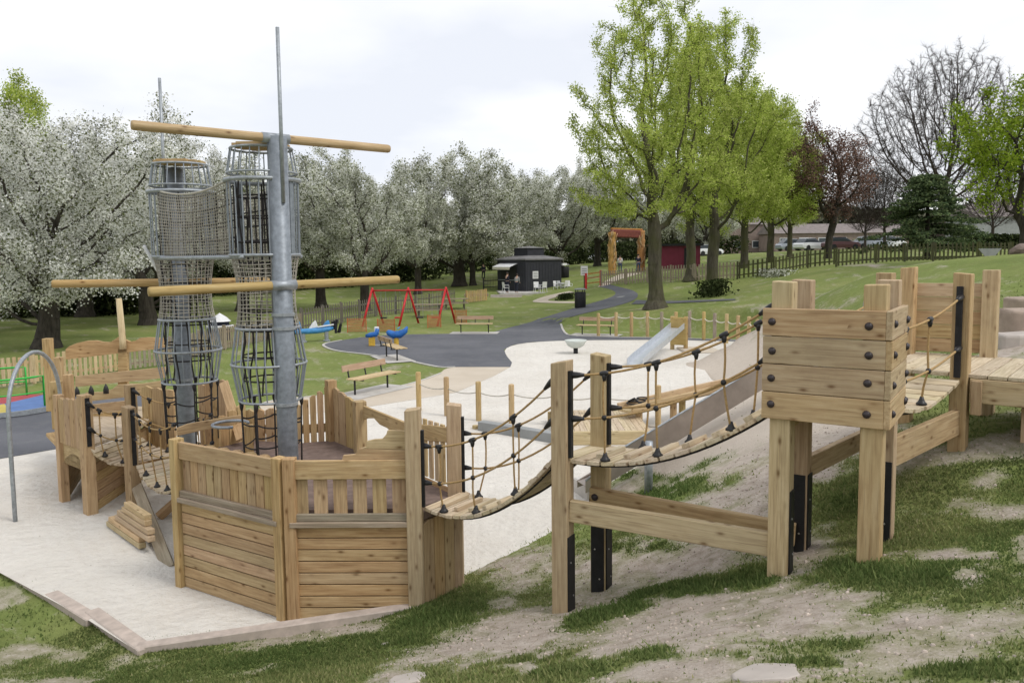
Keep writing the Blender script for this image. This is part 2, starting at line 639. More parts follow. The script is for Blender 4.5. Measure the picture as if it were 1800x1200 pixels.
CTRL += [(0, 0, 2.0), (-3, 0, 1.9), (3, 0, 2.2), (0, -6, 2.6), (6, -5, 2.9), (-8, -5, 1.6), (-8, 2, 1.1), (-5, 3.5, 1.05), (0, 3, 1.62),
         (-7.2, 8.6, -.03), (-12, 9, .1), (-14, 4, .7), (3, 3, 2.0), (8, 3, 2.7), (9, 7, 2.55)]
for a in ((990, 1076, 6.8), (1058, 1035, 7.3), (1360, 1018, 6.0), (1520, 988, 5.6), (1428, 968, 6.55), (1590, 935, 6.2), (1692, 762, 7.55),
          (735, 1064, 7.7), (800, 1018, 8.4), (500, 1105, 7.5), (240, 1158, 7.25), (20, 1030, 9.1), (90, 1078, 8.4), (170, 1120, 7.8),
          (1140, 876, 11.2), (1250, 835, 9.6), (1330, 775, 10.3), (1440, 740, 10.6), (1240, 765, 12.0), (1320, 730, 12.5), (1390, 700, 13.2),
          (1320, 640, 17), (1300, 690, 14.2), (1400, 592, 20), (1335, 655, 20), (1335, 650, 23), (1480, 505, 24), (1560, 480, 26),
          (1650, 466, 27), (1760, 470, 26), (1790, 560, 14), (1760, 620, 10.5), (1800, 730, 8.5), (1800, 880, 6.4),
          (1430, 532, 32), (1270, 550, 36), (1400, 492, 44), (1470, 472, 47), (1290, 507, 50), (1250, 518, 48), (1150, 540, 42), (1330, 520, 40),
          (1540, 463, 50), (1650, 459, 50), (1790, 459, 49), (1090, 520, 55), (1218, 492, 56), (1060, 503, 62), (1110, 478, 78), (1000, 505, 68),
          (930, 513, 69), (850, 530, 62.8), (890, 531, 62.8), (915, 530, 62.8), (850, 520, 66), (880, 545, 56), (760, 530, 64), (1300, 450, 90), (1420, 440, 100), (1600, 436, 100), (1800, 436, 100),
          (1170, 470, 85), (850, 490, 85), (600, 530, 68), (400, 545, 58), (200, 560, 52), (30, 585, 42)):
    cp(*a)
CTRL += [(-60, 70, .5), (-40, 110, 1.5), (0, 130, 2.2), (60, 140, 3.9), (120, 110, 4.0), (40, 40, 3.0), (60, 20, 3.4), (30, 12, 3.1), (25, 0, 3.2),
         (-60, 0, 0), (-60, 30, 0), (-30, -30, 1.5), (30, -30, 3), (-120, 150, 2), (150, 200, 4), (0, 250, 2.5), (200, 40, 4)]
for (x, y) in ((-10, 52), (0, 44), (-25, 30), (-30, 48), (-8, 20), (0, 25), (3, 33), (-3, 12), (-10, 14), (1, 16)):
    CTRL.append((x, y, 0))
CT = np.array(CTRL)


def _tps(r2):
    return r2 * np.log(r2 + 1e-9)


_n = len(CT)
_D = ((CT[:, None, :2] - CT[None, :, :2]) ** 2).sum(-1)
_A = np.zeros((_n + 3, _n + 3))
_A[:_n, :_n] = _tps(_D) + np.eye(_n) * 2.0
_A[:_n, _n] = 1
_A[:_n, _n + 1:] = CT[:, :2]
_A[_n:, :_n] = _A[:_n, _n:].T
_W = np.linalg.solve(_A, np.concatenate([CT[:, 2], np.zeros(3)]))
FL = np.array(FLAT)


def poly_sd(P, poly):
    """signed distance to polygon: negative inside (P: n,2)"""
    poly = np.asarray(poly, float)
    n = len(poly)
    d = np.full(len(P), 1e18)
    inside = np.zeros(len(P), bool)
    for i in range(n):
        a, b = poly[i], poly[(i + 1) % n]
        e = b - a
        wv = P - a
        t = np.clip((wv @ e) / (e @ e + 1e-12), 0, 1)
        q = wv - t[:, None] * e
        d = np.minimum(d, (q ** 2).sum(1))
        c = (a[1] <= P[:, 1]) != (b[1] <= P[:, 1])
        with np.errstate(divide='ignore', invalid='ignore'):
            xi = a[0] + (P[:, 1] - a[1]) * e[0] / (e[1] if abs(e[1]) > 1e-12 else 1e-12)
        inside ^= c & (P[:, 0] < xi)
    d = np.sqrt(d)
    return np.where(inside, -d, d)


def vnoise(P, scale, seed=0, octaves=4):
    """value noise, P (n,2) -> 0..1"""
    r = np.random.default_rng(seed)
    T = r.random((256, 256))
    o = np.zeros(len(P))
    amp, tot = 1.0, 0
    f = scale
    for k in range(octaves):
        X = P * f + 31.7 * k
        i = np.floor(X).astype(int)
        u = X - i
        u = u * u * (3 - 2 * u)
        a = T[i[:, 0] % 256, i[:, 1] % 256]
        b = T[(i[:, 0] + 1) % 256, i[:, 1] % 256]
        c = T[i[:, 0] % 256, (i[:, 1] + 1) % 256]
        d = T[(i[:, 0] + 1) % 256, (i[:, 1] + 1) % 256]
        o += amp * ((a * (1 - u[:, 0]) + b * u[:, 0]) * (1 - u[:, 1]) + (c * (1 - u[:, 0]) + d * u[:, 0]) * u[:, 1])
        tot += amp
        amp *= .5
        f *= 2.07
    return o / tot


def terrain(P):
    P = np.atleast_2d(np.asarray(P, float))
    out = np.empty(len(P))
    for s in range(0, len(P), 20000):
        Q = P[s:s + 20000]
        k = _tps(((Q[:, None] - CT[None, :, :2]) ** 2).sum(-1))
        out[s:s + 20000] = k @ _W[:_n] + _W[_n] + Q @ _W[_n + 1:]
    sd_ = poly_sd(P, FL)
    t = np.clip(sd_ / .7, 0, 1)
    t = t * t * (3 - 2 * t)
    out = np.clip(out, -.3, 4.6)
    out = out * t + (1 - t) * -.015
    near = np.clip(1 - (np.hypot(P[:, 0], P[:, 1]) - 14) / 10, 0, 1) * t
    out += near * ((vnoise(P, .9, 3) - .5) * .10 + (vnoise(P, 4.0, 5, 3) - .5) * .035)
    return out


def tz(x, y):
    return float(terrain([(x, y)])[0])


def on_ground(px, py):
    """where a sight line meets the terrain"""
    d = ray(px, py)
    ts = np.geomspace(1.5, 260, 900)
    P = np.array([[d.x * t, d.y * t] for t in ts])
    z = terrain(P)
    zr = CAM_Z + d.z * ts
    k = np.argmax(zr < z)
    if k == 0:
        k = len(ts) - 1
    f0, f1 = zr[k - 1] - z[k - 1], zr[k] - z[k]
    t = ts[k - 1] + (ts[k] - ts[k - 1]) * f0 / (f0 - f1 + 1e-9)
    return Vector((d.x * t, d.y * t, CAM_Z + d.z * t))


def projs(P3):
    w_ = P3 - np.array(CAMP)
    f = w_ @ np.array(_F)
    f = np.where(np.abs(f) < 1e-3, 1e-3, f)
    return np.stack([CX + FOC * (w_ @ np.array(_R)) / f, CY - FOC * (w_ @ np.array(_U)) / f, f], 1)


# bare patches worn into the grass, given as ellipses on the ground seen at (px, py)
DIRT = [(890, 1125, 165, 52, -14, 1.0), (1010, 1085, 150, 30, -12, .9), (1180, 1105, 260, 52, -8, 1.1), (1420, 1075, 160, 62, 0, 1.1), (1110, 985, 230, 42, -6, 1.0),
        (1240, 705, 190, 150, -20, 1.5), (1340, 800, 190, 95, -18, 1.2), (1440, 760, 130, 70, 0, 1.2), (885, 1045, 110, 26, -32, .8),
        (1590, 1085, 100, 38, 0, .85), (1560, 1150, 110, 40, 0, .55), (1420, 1170, 260, 45, 0, .62), (1180, 1175, 190, 30, 0, .75),
        (710, 1190, 50, 24, 0, 1.0), (1690, 1012, 34, 17, 0, .9), (1735, 842, 55, 17, -10, .85), (1690, 885, 40, 12, 0, .6), (1640, 975, 90, 10, 0, .55), (1780, 620, 60, 40, 0, .7),
        (1640, 905, 60, 14, 0, .5), (1760, 900, 90, 12, 0, .45), (560, 1110, 170, 14, -8, .75), (35, 1052, 26, 8, 0, .9), (60, 1125, 90, 16, 20, .62), (30, 1090, 40, 12, 10, .5), (1750, 1090, 90, 40, 0, .6), (1400, 960, 70, 40, 0, .8),
        (1230, 640, 120, 60, -30, 1.2), (1470, 830, 80, 50, 0, .9), (1640, 470, 80, 6, 0, .5), (1530, 466, 40, 3, 0, .8), (1330, 540, 60, 4, 0, .5)]
LUSH = [(1175, 1045, 190, 17, -13, 1.3), (1030, 1085, 60, 16, -15, 1.2), (1320, 1015, 80, 18, -10, 1.2), (760, 1095, 90, 40, -20, .9), (1190, 862, 110, 16, -12, 1.2), (1150, 840, 90, 10, 5, 1.0),
        (860, 1175, 150, 16, -8, .7), (770, 1035, 50, 26, -35, 1.1), (1500, 870, 60, 42, -50, 1.1), (1480, 1000, 80, 20, 0, .9), (1560, 1010, 150, 24, 0, 1.0), (1120, 962, 60, 10, 0, .9),
        (1300, 1150, 50, 10, 0, .7), (1150, 1150, 50, 14, 0, .8), (1480, 1130, 60, 8, 0, .6), (1720, 1180, 120, 18, 0, .9), (1400, 1165, 80, 10, 0, .7), (990, 1180, 100, 16, -5, .8), (1240, 815, 70, 8, -20, .7)]


def ell(PX, E):
    v = np.zeros(len(PX))
    for (cx, cy, rx, ry, a, wt) in E:
        a = math.radians(a)
        dx, dy = PX[:, 0] - cx, PX[:, 1] - cy
        u = (dx * math.cos(a) + dy * math.sin(a)) / rx
        q = (-dx * math.sin(a) + dy * math.cos(a)) / ry
        v = np.maximum(v, wt * np.clip((1.55 - np.sqrt(u * u + q * q)) * .8, 0, 1))
    return v


def ground_masks(P3):
    PX = projs(P3)
    ok = PX[:, 2] > .3
    PX2 = PX[:, :2].copy()
    PX2[~ok] = -1e5
    n = vnoise(P3[:, :2], 1.3, 21, 5)
    n2 = vnoise(P3[:, :2], 5.0, 22, 4)
    near = (np.hypot(P3[:, 0], P3[:, 1]) < 40)
    far_ = P3[:, 1] > 29
    e_ = np.where(far_, ell(PX2, [q_ for q_ in DIRT if q_[1] < 560]), ell(PX2, [q_ for q_ in DIRT if q_[1] > 560]))
    d = e_ * 1.0 + (n - .5) * 1.5 + (n2 - .5) * .9 - .02
    lush = ell(PX2, LUSH) * np.clip(vnoise(P3[:, :2], 3.2, 61, 4) * 2.6 - .55, 0, 1.05)
    d = d - lush * .95
    d = np.clip(d * .74, 0, 1)
    # scattered thin spots everywhere close by
    thin = np.clip((vnoise(P3[:, :2], .8, 33, 4) - .56) * 5, 0, .5) * np.clip((20 - np.hypot(P3[:, 0], P3[:, 1])) / 8, 0, 1)
    d = np.maximum(d, thin * (lush < .3))
    return d, np.clip(lush, 0, 1)


nr, na = 330, 640
rr = np.concatenate([[0.0], np.geomspace(1.2, 420, nr)])
aa = np.linspace(-PI, PI, na, endpoint=False)
# more angular resolution in front of the camera
aa = np.concatenate([np.linspace(-1.15, 1.15, 520), np.linspace(1.15, 2 * PI - 1.15, 122)[1:-1]])
na = len(aa)
RR, AA = np.meshgrid(rr[1:], aa, indexing='ij')
GX, GY = (RR * np.sin(AA)).ravel(), (RR * np.cos(AA)).ravel()
GP = np.stack([GX, GY], 1)
GZ = terrain(GP)
V = np.concatenate([[[0, 0, tz(0, 0)]], np.stack([GX, GY, GZ], 1)])
idx = 1 + np.arange(nr * na).reshape(nr, na)
q = np.stack([idx[:-1], np.roll(idx[:-1], -1, 1), np.roll(idx[1:], -1, 1), idx[1:]], -1).reshape(-1, 4)
q = q[:, ::-1]
tri = [(0, int(idx[0, (k + 1) % na]), int(idx[0, k])) for k in range(na)]
gm = bpy.data.meshes.new("ground")
gm.vertices.add(len(V))
gm.vertices.foreach_set("co", V.astype(np.float32).ravel())
nq = len(q)
gm.loops.add(nq * 4 + len(tri) * 3)
gm.loops.foreach_set("vertex_index", np.concatenate([q.ravel(), np.array(tri).ravel()]).astype(np.int32))
gm.polygons.add(nq + len(tri))
gm.polygons.foreach_set("loop_start", np.concatenate([np.arange(nq) * 4, nq * 4 + np.arange(len(tri)) * 3]).astype(np.int32))
gm.polygons.foreach_set("loop_total", np.concatenate([np.full(nq, 4), np.full(len(tri), 3)]).astype(np.int32))
gm.update(calc_edges=True)
gm.polygons.foreach_set("use_smooth", [True] * len(gm.polygons))
dm, lm = ground_masks(V)
pxv = projs(V)
sy = ell(pxv[:, :2], [(1250, 700, 200, 130, -15, 1.0), (1420, 740, 150, 70, -10, .8)]) * (pxv[:, 2] > 8.3)
sy = np.clip(sy * 1.4, 0, 1) * np.clip((V[:, 1] - 8.3) / 2.5, 0, 1) * np.clip((27.5 - V[:, 1]) / 2.5, 0, 1)
for nm, arr in (("dirt", np.maximum(dm, sy * .9 - lm)), ("lush", lm), ("sandy", sy)):
    a = gm.attributes.new(nm, 'FLOAT', 'POINT')
    a.data.foreach_set("value", arr.astype(np.float32))
t = NT("grass_and_soil")
geo = t.n("NewGeometry").outputs["Position"]
dirt = t.attr("dirt").outputs["Fac"]
lush = t.attr("lush").outputs["Fac"]
nA = t.noise(geo, .35, 5, .6)
nB = t.noise(geo, 7.0, 6, .7)
nC = t.noise(geo, 45.0, 4, .7)
nE = t.noise(geo, 1.7, 5, .65)
gcol = t.ramp(nA, [(.3, (.15, .198, .052)), (.5, (.205, .252, .075)), (.7, (.272, .288, .108))])
gcol = t.mix(t.ramp(nE, [(.45, 0.0), (.75, .5)]), gcol, (.21, .205, .085))
gcol = t.mix(t.ramp(nB, [(.35, .4), (.6, 0.0)]), gcol, (.10, .125, .04))
gcol = t.mix(t.math('MULTIPLY', lush, .6), gcol, (.085, .125, .03))
dcol = t.ramp(nB, [(.25, (.28, .23, .185)), (.5, (.45, .39, .335)), (.75, (.58, .52, .46))])
dcol = t.mix(t.ramp(nC, [(.3, .35), (.6, 0.0)]), dcol, (.25, .195, .15))
dcol = t.mix(t.ramp(nE, [(.5, 0.0), (.8, .5)]), dcol, (.35, .29, .23))
dcol = t.mix(t.math('MULTIPLY', t.attr('sandy').outputs['Fac'], .8), dcol, (.585, .515, .435))
thr = t.math('ADD', dirt, t.math('MULTIPLY', t.math('SUBTRACT', nB, .5), .9))
thr = t.math('ADD', thr, t.math('MULTIPLY', t.math('SUBTRACT', nC, .5), .5))
f = t.ramp(thr, [(.14, 0.0), (.34, .45), (.7, 1.0)])
col = t.mix(f, gcol, dcol)
hgt = t.math('ADD', t.math('MULTIPLY', nB, .6), t.math('MULTIPLY', nC, .5))
t.bsdf(col, .95, 0, t.bump(hgt, .8, .05), .1)
gm.materials.append(t.m)
gob = bpy.data.objects.new("ground", gm)
COL.objects.link(gob)
gob["kind"] = "structure"


# ---- flat sheets on the level play area
def sheet(name, pts, z, mat, thick=0.0, drape=False):
    me = bpy.data.meshes.new(name)
    bm = bmesh.new()
    vs = [bm.verts.new((p[0], p[1], z)) for p in pts]
    fc = bm.faces.new(vs)
    if fc.normal.z < 0 or True:
        bm.normal_update()
        if fc.normal.z < 0:
            fc.normal_flip()
    bmesh.ops.triangulate(bm, faces=bm.faces[:])
    if drape:
        for it in range(7):
            long_ = [e for e in bm.edges if e.calc_length() > drape]
            if not long_:
                break
            bmesh.ops.subdivide_edges(bm, edges=long_, cuts=1)
            bmesh.ops.triangulate(bm, faces=bm.faces[:])
        P = np.array([(v.co.x, v.co.y) for v in bm.verts])
        Z = terrain(P)
        for v, zt in zip(bm.verts, Z):
            v.co.z = zt + z
    bm.to_mesh(me)
    bm.free()
    me.materials.append(mat)
    o = bpy.data.objects.new(name, me)
    COL.objects.link(o)
    o["kind"] = "structure"
    return o


def smooth_line(pts, it=2):
    pts = [tuple(p) for p in pts]
    for _ in range(it):
        q_ = [pts[0]]
        for a, b in zip(pts, pts[1:]):
            q_.append((a[0] * .75 + b[0] * .25, a[1] * .75 + b[1] * .25))
            q_.append((a[0] * .25 + b[0] * .75, a[1] * .25 + b[1] * .75))
        q_.append(pts[-1])
        pts = q_
    return pts


def z0(pts, it=0):
    pts = smooth_line(pts, it) if it else pts
    return [at_z(px, py, 0).xy for (px, py) in pts]


t = NT("play_sand")
geo = t.n("NewGeometry").outputs["Position"]
a1 = t.noise(geo, .5, 4, .6)
a2 = t.noise(geo, 9, 5, .65)
a3 = t.noise(geo, 120, 3, .7)
c = t.ramp(a1, [(.3, (.655, .62, .56)), (.7, (.75, .72, .665))])
a4 = t.noise(geo, 1.6, 5, .7)
c = t.mix(t.ramp(a4, [(.5, 0.0), (.75, .3)]), c, (.56, .51, .455))
c = t.mix(t.ramp(a2, [(.35, .26), (.6, 0.0)]), c, (.53, .49, .44))
c = t.mix(t.ramp(a3, [(.25, .35), (.5, 0.0)]), c, (.42, .36, .30))
sp = t.n("TexVoronoi"); sp.inputs["Scale"].default_value = 3.1
t.l(geo, sp.inputs["Vector"])
c = t.mix(t.ramp(sp.outputs["Distance"], [(.022, .75), (.04, 0.0)]), c, (.18, .13, .09))
hh = t.math('ADD', t.math('MULTIPLY', t.noise(geo, 4.5, 5, .6), 1.0), t.math('MULTIPLY', a3, .12))
hh = t.math('ADD', hh, t.math('MULTIPLY', t.noise(geo, 2.2, 4, .6), 1.6))
t.bsdf(c, .95, 0, t.bump(hh, .65, .10), .1)
MAT['sand'] = t.m

t = NT("safety_asphalt")
geo = t.n("NewGeometry").outputs["Position"]
a1 = t.noise(geo, .4, 5, .6)
a3 = t.noise(geo, 90, 3, .7)
c = t.ramp(a1, [(.3, (.085, .089, .103)), (.7, (.145, .148, .165))])
a5 = t.noise(geo, 2.5, 6, .7)
c = t.mix(t.ramp(a5, [(.52, 0.0), (.7, .45)]), c, (.19, .19, .19))
c = t.mix(t.ramp(a3, [(.3, .4), (.55, 0.0)]), c, (.06, .062, .07))
sp = t.n("TexVoronoi"); sp.inputs["Scale"].default_value = .28
t.l(geo, sp.inputs["Vector"])
c = t.mix(t.ramp(sp.outputs["Distance"], [(.06, .5), (.10, 0.0)]), c, (.34, .34, .33))
t.bsdf(c, .85, 0, t.bump(a3, .3, .01), .3)
MAT['asphalt'] = t.m

t = NT("bonded_gravel_path")
geo = t.n("NewGeometry").outputs["Position"]
a1 = t.noise(geo, .6, 5, .6)
a3 = t.noise(geo, 80, 3, .7)
c = t.ramp(a1, [(.3, (.50, .43, .34)), (.7, (.60, .53, .44))])
c = t.mix(t.ramp(a3, [(.3, .4), (.55, 0.0)]), c, (.38, .32, .25))
t.bsdf(c, .9, 0, t.bump(a3, .3, .01), .2)
MAT['gravel'] = t.m

sand_px_near = [(0, 1006), (75, 1046), (147, 1084), (240, 1143), (500, 1098)]
sand = z0([(-420, 900)] + sand_px_near)
sand += [(-1.9, 7.5), (-.9, 7.9), (0.0, 9.0), (.9, 10.4), (1.6, 12.0), (2.8, 13.2), (4.7, 14.9), (5.7, 19), (5.8, 23), (6.2, 25.9), (10.2, 27.5)]
sand += z0([(1350, 604), (1337, 601), (1290, 599), (1180, 597), (1000, 598), (935, 601), (902, 606), (886, 614), (890, 625), (900, 637), (897, 645), (870, 660), (800, 690)], 1)
sand += z0([(800, 690), (740, 700), (640, 716), (520, 730), (380, 740), (150, 765), (110, 787), (-10, 808), (-420, 870)])
sheet("sand", sand, 0.0, MAT['sand'])
grav = z0([(897, 645), (870, 660), (800, 690), (740, 700), (640, 716), (520, 730), (470, 735), (455, 712)])
grav += z0([(455, 712), (480, 703), (570, 695), (640, 690), (700, 680), (745, 668), (775, 655), (782, 648), (800, 645)], 1) + z0([(850, 645), (897, 645)])
sheet("path", grav, .003, MAT['gravel'])
asp = z0([(800, 645), (775, 645), (745, 640), (710, 632), (640, 622), (590, 617), (566, 608), (572, 603), (600, 598), (640, 592), (690, 588), (760, 587), (830, 586), (868, 583)], 1)
asp += z0([(868, 583), (905, 573), (970, 563), (985, 566), (990, 582), (1000, 590), (1060, 592), (1180, 594), (1345, 599), (1350, 602), (1337, 601), (1180, 597), (1000, 598), (935, 601), (902, 606), (886, 614), (890, 625), (900, 637), (897, 645), (850, 645)])
sheet("pavement", asp, .006, MAT['asphalt'])
asp2 = z0([(-420, 870), (-10, 808), (110, 787), (150, 765), (235, 735), (300, 716), (330, 700), (250, 690), (100, 694), (0, 702), (-420, 720)])
sheet("pavement", asp2, .006, MAT['asphalt'])


def ribbon(name, left, right, mat, lift=.02, it=2, nsub=6):
    L = [on_ground(*p) for p in smooth_line(left, it)]
    R = [on_ground(*p) for p in smooth_line(right, it)]

    def resample(A, n):
        P = np.array([(p.x, p.y) for p in A])
        s_ = np.concatenate([[0], np.cumsum(np.hypot(*np.diff(P, axis=0).T))])
        u = np.linspace(0, s_[-1], n)
        return np.stack([np.interp(u, s_, P[:, 0]), np.interp(u, s_, P[:, 1])], 1)
    n = 40
    A, B = resample(L, n), resample(R, n)
    T = np.linspace(0, 1, nsub)[:, None, None]
    G = (A[None] * (1 - T) + B[None] * T)
    Z = terrain(G.reshape(-1, 2)).reshape(nsub, n) + lift
    vs = [(G[i, j, 0], G[i, j, 1], Z[i, j]) for i in range(nsub) for j in range(n)]
    fs = [(i * n + j, i * n + j + 1, (i + 1) * n + j + 1, (i + 1) * n + j) for i in range(nsub - 1) for j in range(n - 1)]
    me = bpy.data.meshes.new(name)
    me.from_pydata(vs, [], fs)
    bm = bmesh.new(); bm.from_mesh(me)
    bmesh.ops.recalc_face_normals(bm, faces=bm.faces[:])
    bm.normal_update()
    if sum(f_.normal.z for f_ in bm.faces) < 0:
        bmesh.ops.reverse_faces(bm, faces=bm.faces[:])
    bm.to_mesh(me); bm.free()
    me.materials.append(mat)
    o = bpy.data.objects.new(name, me)
    COL.objects.link(o)
    o["kind"] = "structure"
    return o


# pale edging strips between lawn and hard surfaces
def edge_strip(pts, wd=.09):
    mb = MB()
    P = [Vector((p[0], p[1], .006)) for p in pts]
    for a, b in zip(P, P[1:]):
        mb.beam(a, b + (b - a) * .02, wd, .03)
    o = mb.build('kerb', MAT['conc'])
    o['kind'] = 'structure'


edge_strip(z0([(800, 645), (775, 646), (745, 640), (710, 632), (640, 622), (590, 617), (566, 608), (572, 603), (600, 598)], 2), .10)
edge_strip(z0([(455, 712), (480, 703), (570, 695), (640, 690), (700, 680), (745, 668), (775, 656)], 2), .07)
edge_strip(z0([(985, 566), (990, 582), (1000, 590), (1060, 592), (1180, 594), (1345, 599)], 1), .10)
ribbon("path", [(868, 585), (930, 567), (985, 549), (1040, 533), (1075, 523), (1085, 515), (1072, 508), (1050, 504)],
       [(975, 572), (1005, 556), (1060, 544), (1110, 531), (1124, 520), (1115, 511), (1090, 505), (1070, 500)], MAT['asphalt'])
ribbon("path", [(1118, 528), (1180, 530), (1290, 526)], [(1110, 535), (1180, 534), (1295, 528)], MAT['asphalt'], .03)
ribbon("path", [(1050, 505), (1060, 497), (1075, 488), (1095, 480)], [(1070, 501), (1080, 495), (1100, 488), (1130, 480)], MAT['gravel'])
ribbon("path", [(1015, 533), (975, 533), (945, 532), (932, 530), (960, 520), (1000, 512)], [(1015, 530), (985, 530), (965, 529), (962, 527), (985, 520), (1010, 514)], MAT['gravel'])
# ------------------------------------------------------------------ helpers for timber play equipment
def V2(p):
    return Vector((p[0], p[1], 0))


def lerp(a, b, t):
    return Vector(a) * (1 - t) + Vector(b) * t


def sagline(p, q, s, n=14):
    p, q = Vector(p), Vector(q)
    return [p.lerp(q, i / n) - Vector((0, 0, 4 * s * (i / n) * (1 - i / n))) for i in range(n + 1)]


def rope_bridge(name, label, cat, A1, A2, B1, B2, sag, npl, rails, ups, rsag=.16, batten=True, group=None, ends=True, plank=True):
    """A1/A2 near and far deck corners at the start, B1/B2 at the end; rails: [(height at A, height at B)]"""
    A1, A2, B1, B2 = map(Vector, (A1, A2, B1, B2))
    c = (A1 + A2 + B1 + B2) / 4
    root = thing(name, label, cat, (c.x, c.y, min(A1.z, B1.z) - sag), group)

    def deck(t, side):
        p = A1.lerp(B1, t) if side == 0 else A2.lerp(B2, t)
        return p - Vector((0, 0, 4 * sag * t * (1 - t)))
    L = (A1 - B1).length
    for i in range(npl):
        t0, t1 = (i + .06) / npl, (i + .94) / npl
        a0, a1, b0, b1 = deck(t0, 0), deck(t1, 0), deck(t0, 1), deck(t1, 1)
        o = (a0 + a1 + b0 + b1) / 4
        along = ((a1 - a0) + (b1 - b0)) / 2
        cross = ((b0 - a0) + (b1 - a1)) / 2
        up = cross.cross(along).normalized()
        if up.z < 0:
            up = -up
        cross = cross * (1.0 + random.uniform(-.02, .05))
        MB().box(o - up * .015, cross, along, up * .034).build('plank', W['plank'], root, .003)
        if batten and i % 2 == 1:
            MB().box(o + up * .0235, cross * .62, along * .6, up * .042).build('batten', W['plank'], root, .003)
    for side in (0, 1):
        pts = [deck(t, side).lerp(deck(t, 1 - side), .12) - Vector((0, 0, .045)) for t in np.linspace(0, 1, 15)]
        MB().tube(pts, .014, 6).build('bearer_rope', MAT['ropeb'], root)
        rl = []
        for (ha, hb) in rails:
            p = (A1 if side == 0 else A2) + Vector((0, 0, ha))
            q = (B1 if side == 0 else B2) + Vector((0, 0, hb))
            ln = sagline(p, q, rsag)
            rl.append(ln)
            MB().tube(ln, .0105, 7).build('side_rope', MAT['rope'], root, smooth=True)
            for e, d_ in ((ln[0], ln[1] - ln[0]), (ln[-1], ln[-2] - ln[-1])):
                d_ = d_.normalized()
                MB().tube([e - d_ * .02, e + d_ * .02, e + d_ * .05, e + d_ * .12], [.026, .03, .027, .014], 8).build('rope_end_clamp', MAT['black'], root, smooth=True)
        for t in ups:
            tt = t + (.03 if side else -.02)
            f = tt * 14
            i = min(int(f), 13)
            P = [l[i].lerp(l[i + 1], f - i) for l in rl]
            td = min(max(tt + random.uniform(-.04, .05), .02), .98)
            foot = deck(td, side).lerp(deck(td, 1 - side), .07) + Vector((0, 0, .02))
            ch = P + [foot]
            pts = []
            for a, b in zip(ch, ch[1:]):
                bow = Vector((random.uniform(-.014, .014), random.uniform(-.014, .014), 0))
                pts += [a.lerp(b, k / 4) + bow * math.sin(PI * k / 4) for k in range(4)]
            pts.append(foot)
            MB().tube(pts, .0095, 6).build('upright_rope', MAT['rope'], root, smooth=True)
            for k, p in enumerate(P):
                m_ = MB()
                d_ = (rl[k][min(i + 1, 14)] - rl[k][i]).normalized()
                if k == 0:
                    m_.tube([p - d_ * .038, p - d_ * .02, p + d_ * .02, p + d_ * .038], [.018, .023, .023, .018], 8)
                    m_.tube([p, p - Vector((0, 0, .035)), p - Vector((0, 0, .065))], [.022, .021, .014], 8)
                else:
                    m_.lathe([(.008, -.024), (.02, -.016), (.025, 0), (.02, .016), (.008, .024)], p, 8)
                m_.build('rope_clamp', MAT['black'], root, smooth=True)
            m_ = MB()
            m_.lathe([(.045, -.012), (.045, .0), (.03, .014), (.022, .03), (.014, .06)], foot, 10)
            m_.build('foot_clamp', MAT['black'], root, smooth=True)
    return root


def strip(root, p, ax, z0_, z1_, wdt=.05, th=.012, name='steel_strip', mat='plate', screws=2):
    """flat bar lying on a post face: p point on face, ax outward normal"""
    ax = Vector(ax).normalized()
    side = Vector((-ax.y, ax.x, 0))
    o = Vector((p[0], p[1], (z0_ + z1_) / 2)) + ax * (th / 2 + .001)
    s_ = MB().box(o, (0, 0, z1_ - z0_), side * wdt, ax * th).build(name, MAT[mat], root, .002)
    for k in range(screws):
        z = z0_ + (z1_ - z0_) * (.3 + .4 * k)
        c = Vector((p[0], p[1], z)) + ax * (th + .001) + side * (wdt * .18 * (-1) ** k)
        MB().tube([c, c + ax * .005], .008, 8).build('screw', MAT['screw'], s_)
    return s_


# ------------------------------------------------------------------ the bow part of the play ship
A = at_z(322, 1028, 0)
B = at_z(508, 1090, 0)
C = at_y(733, 1060, 7.75)
Cf = at_y(803, 1010, 8.3)
D = at_y(634, 790, 10.2)
E = at_y(585, 790, 10.9)
Fp = at_y(520, 790, 10.75)
G = at_y(432, 790, 11.0)
ship = thing('play_ship', 'pointed golden timber ship hull with boarded sides and slatted rail, standing in pale sand', 'play ship', (-2.3, 9.2, 0))
DECK = 1.12
UP = Vector((0, 0, 1))


def wall_dir(P, Q):
    u = V2(Q) - V2(P)
    L = u.length
    u.normalize()
    n = Vector((u.y, -u.x, 0))
    return u, n, L


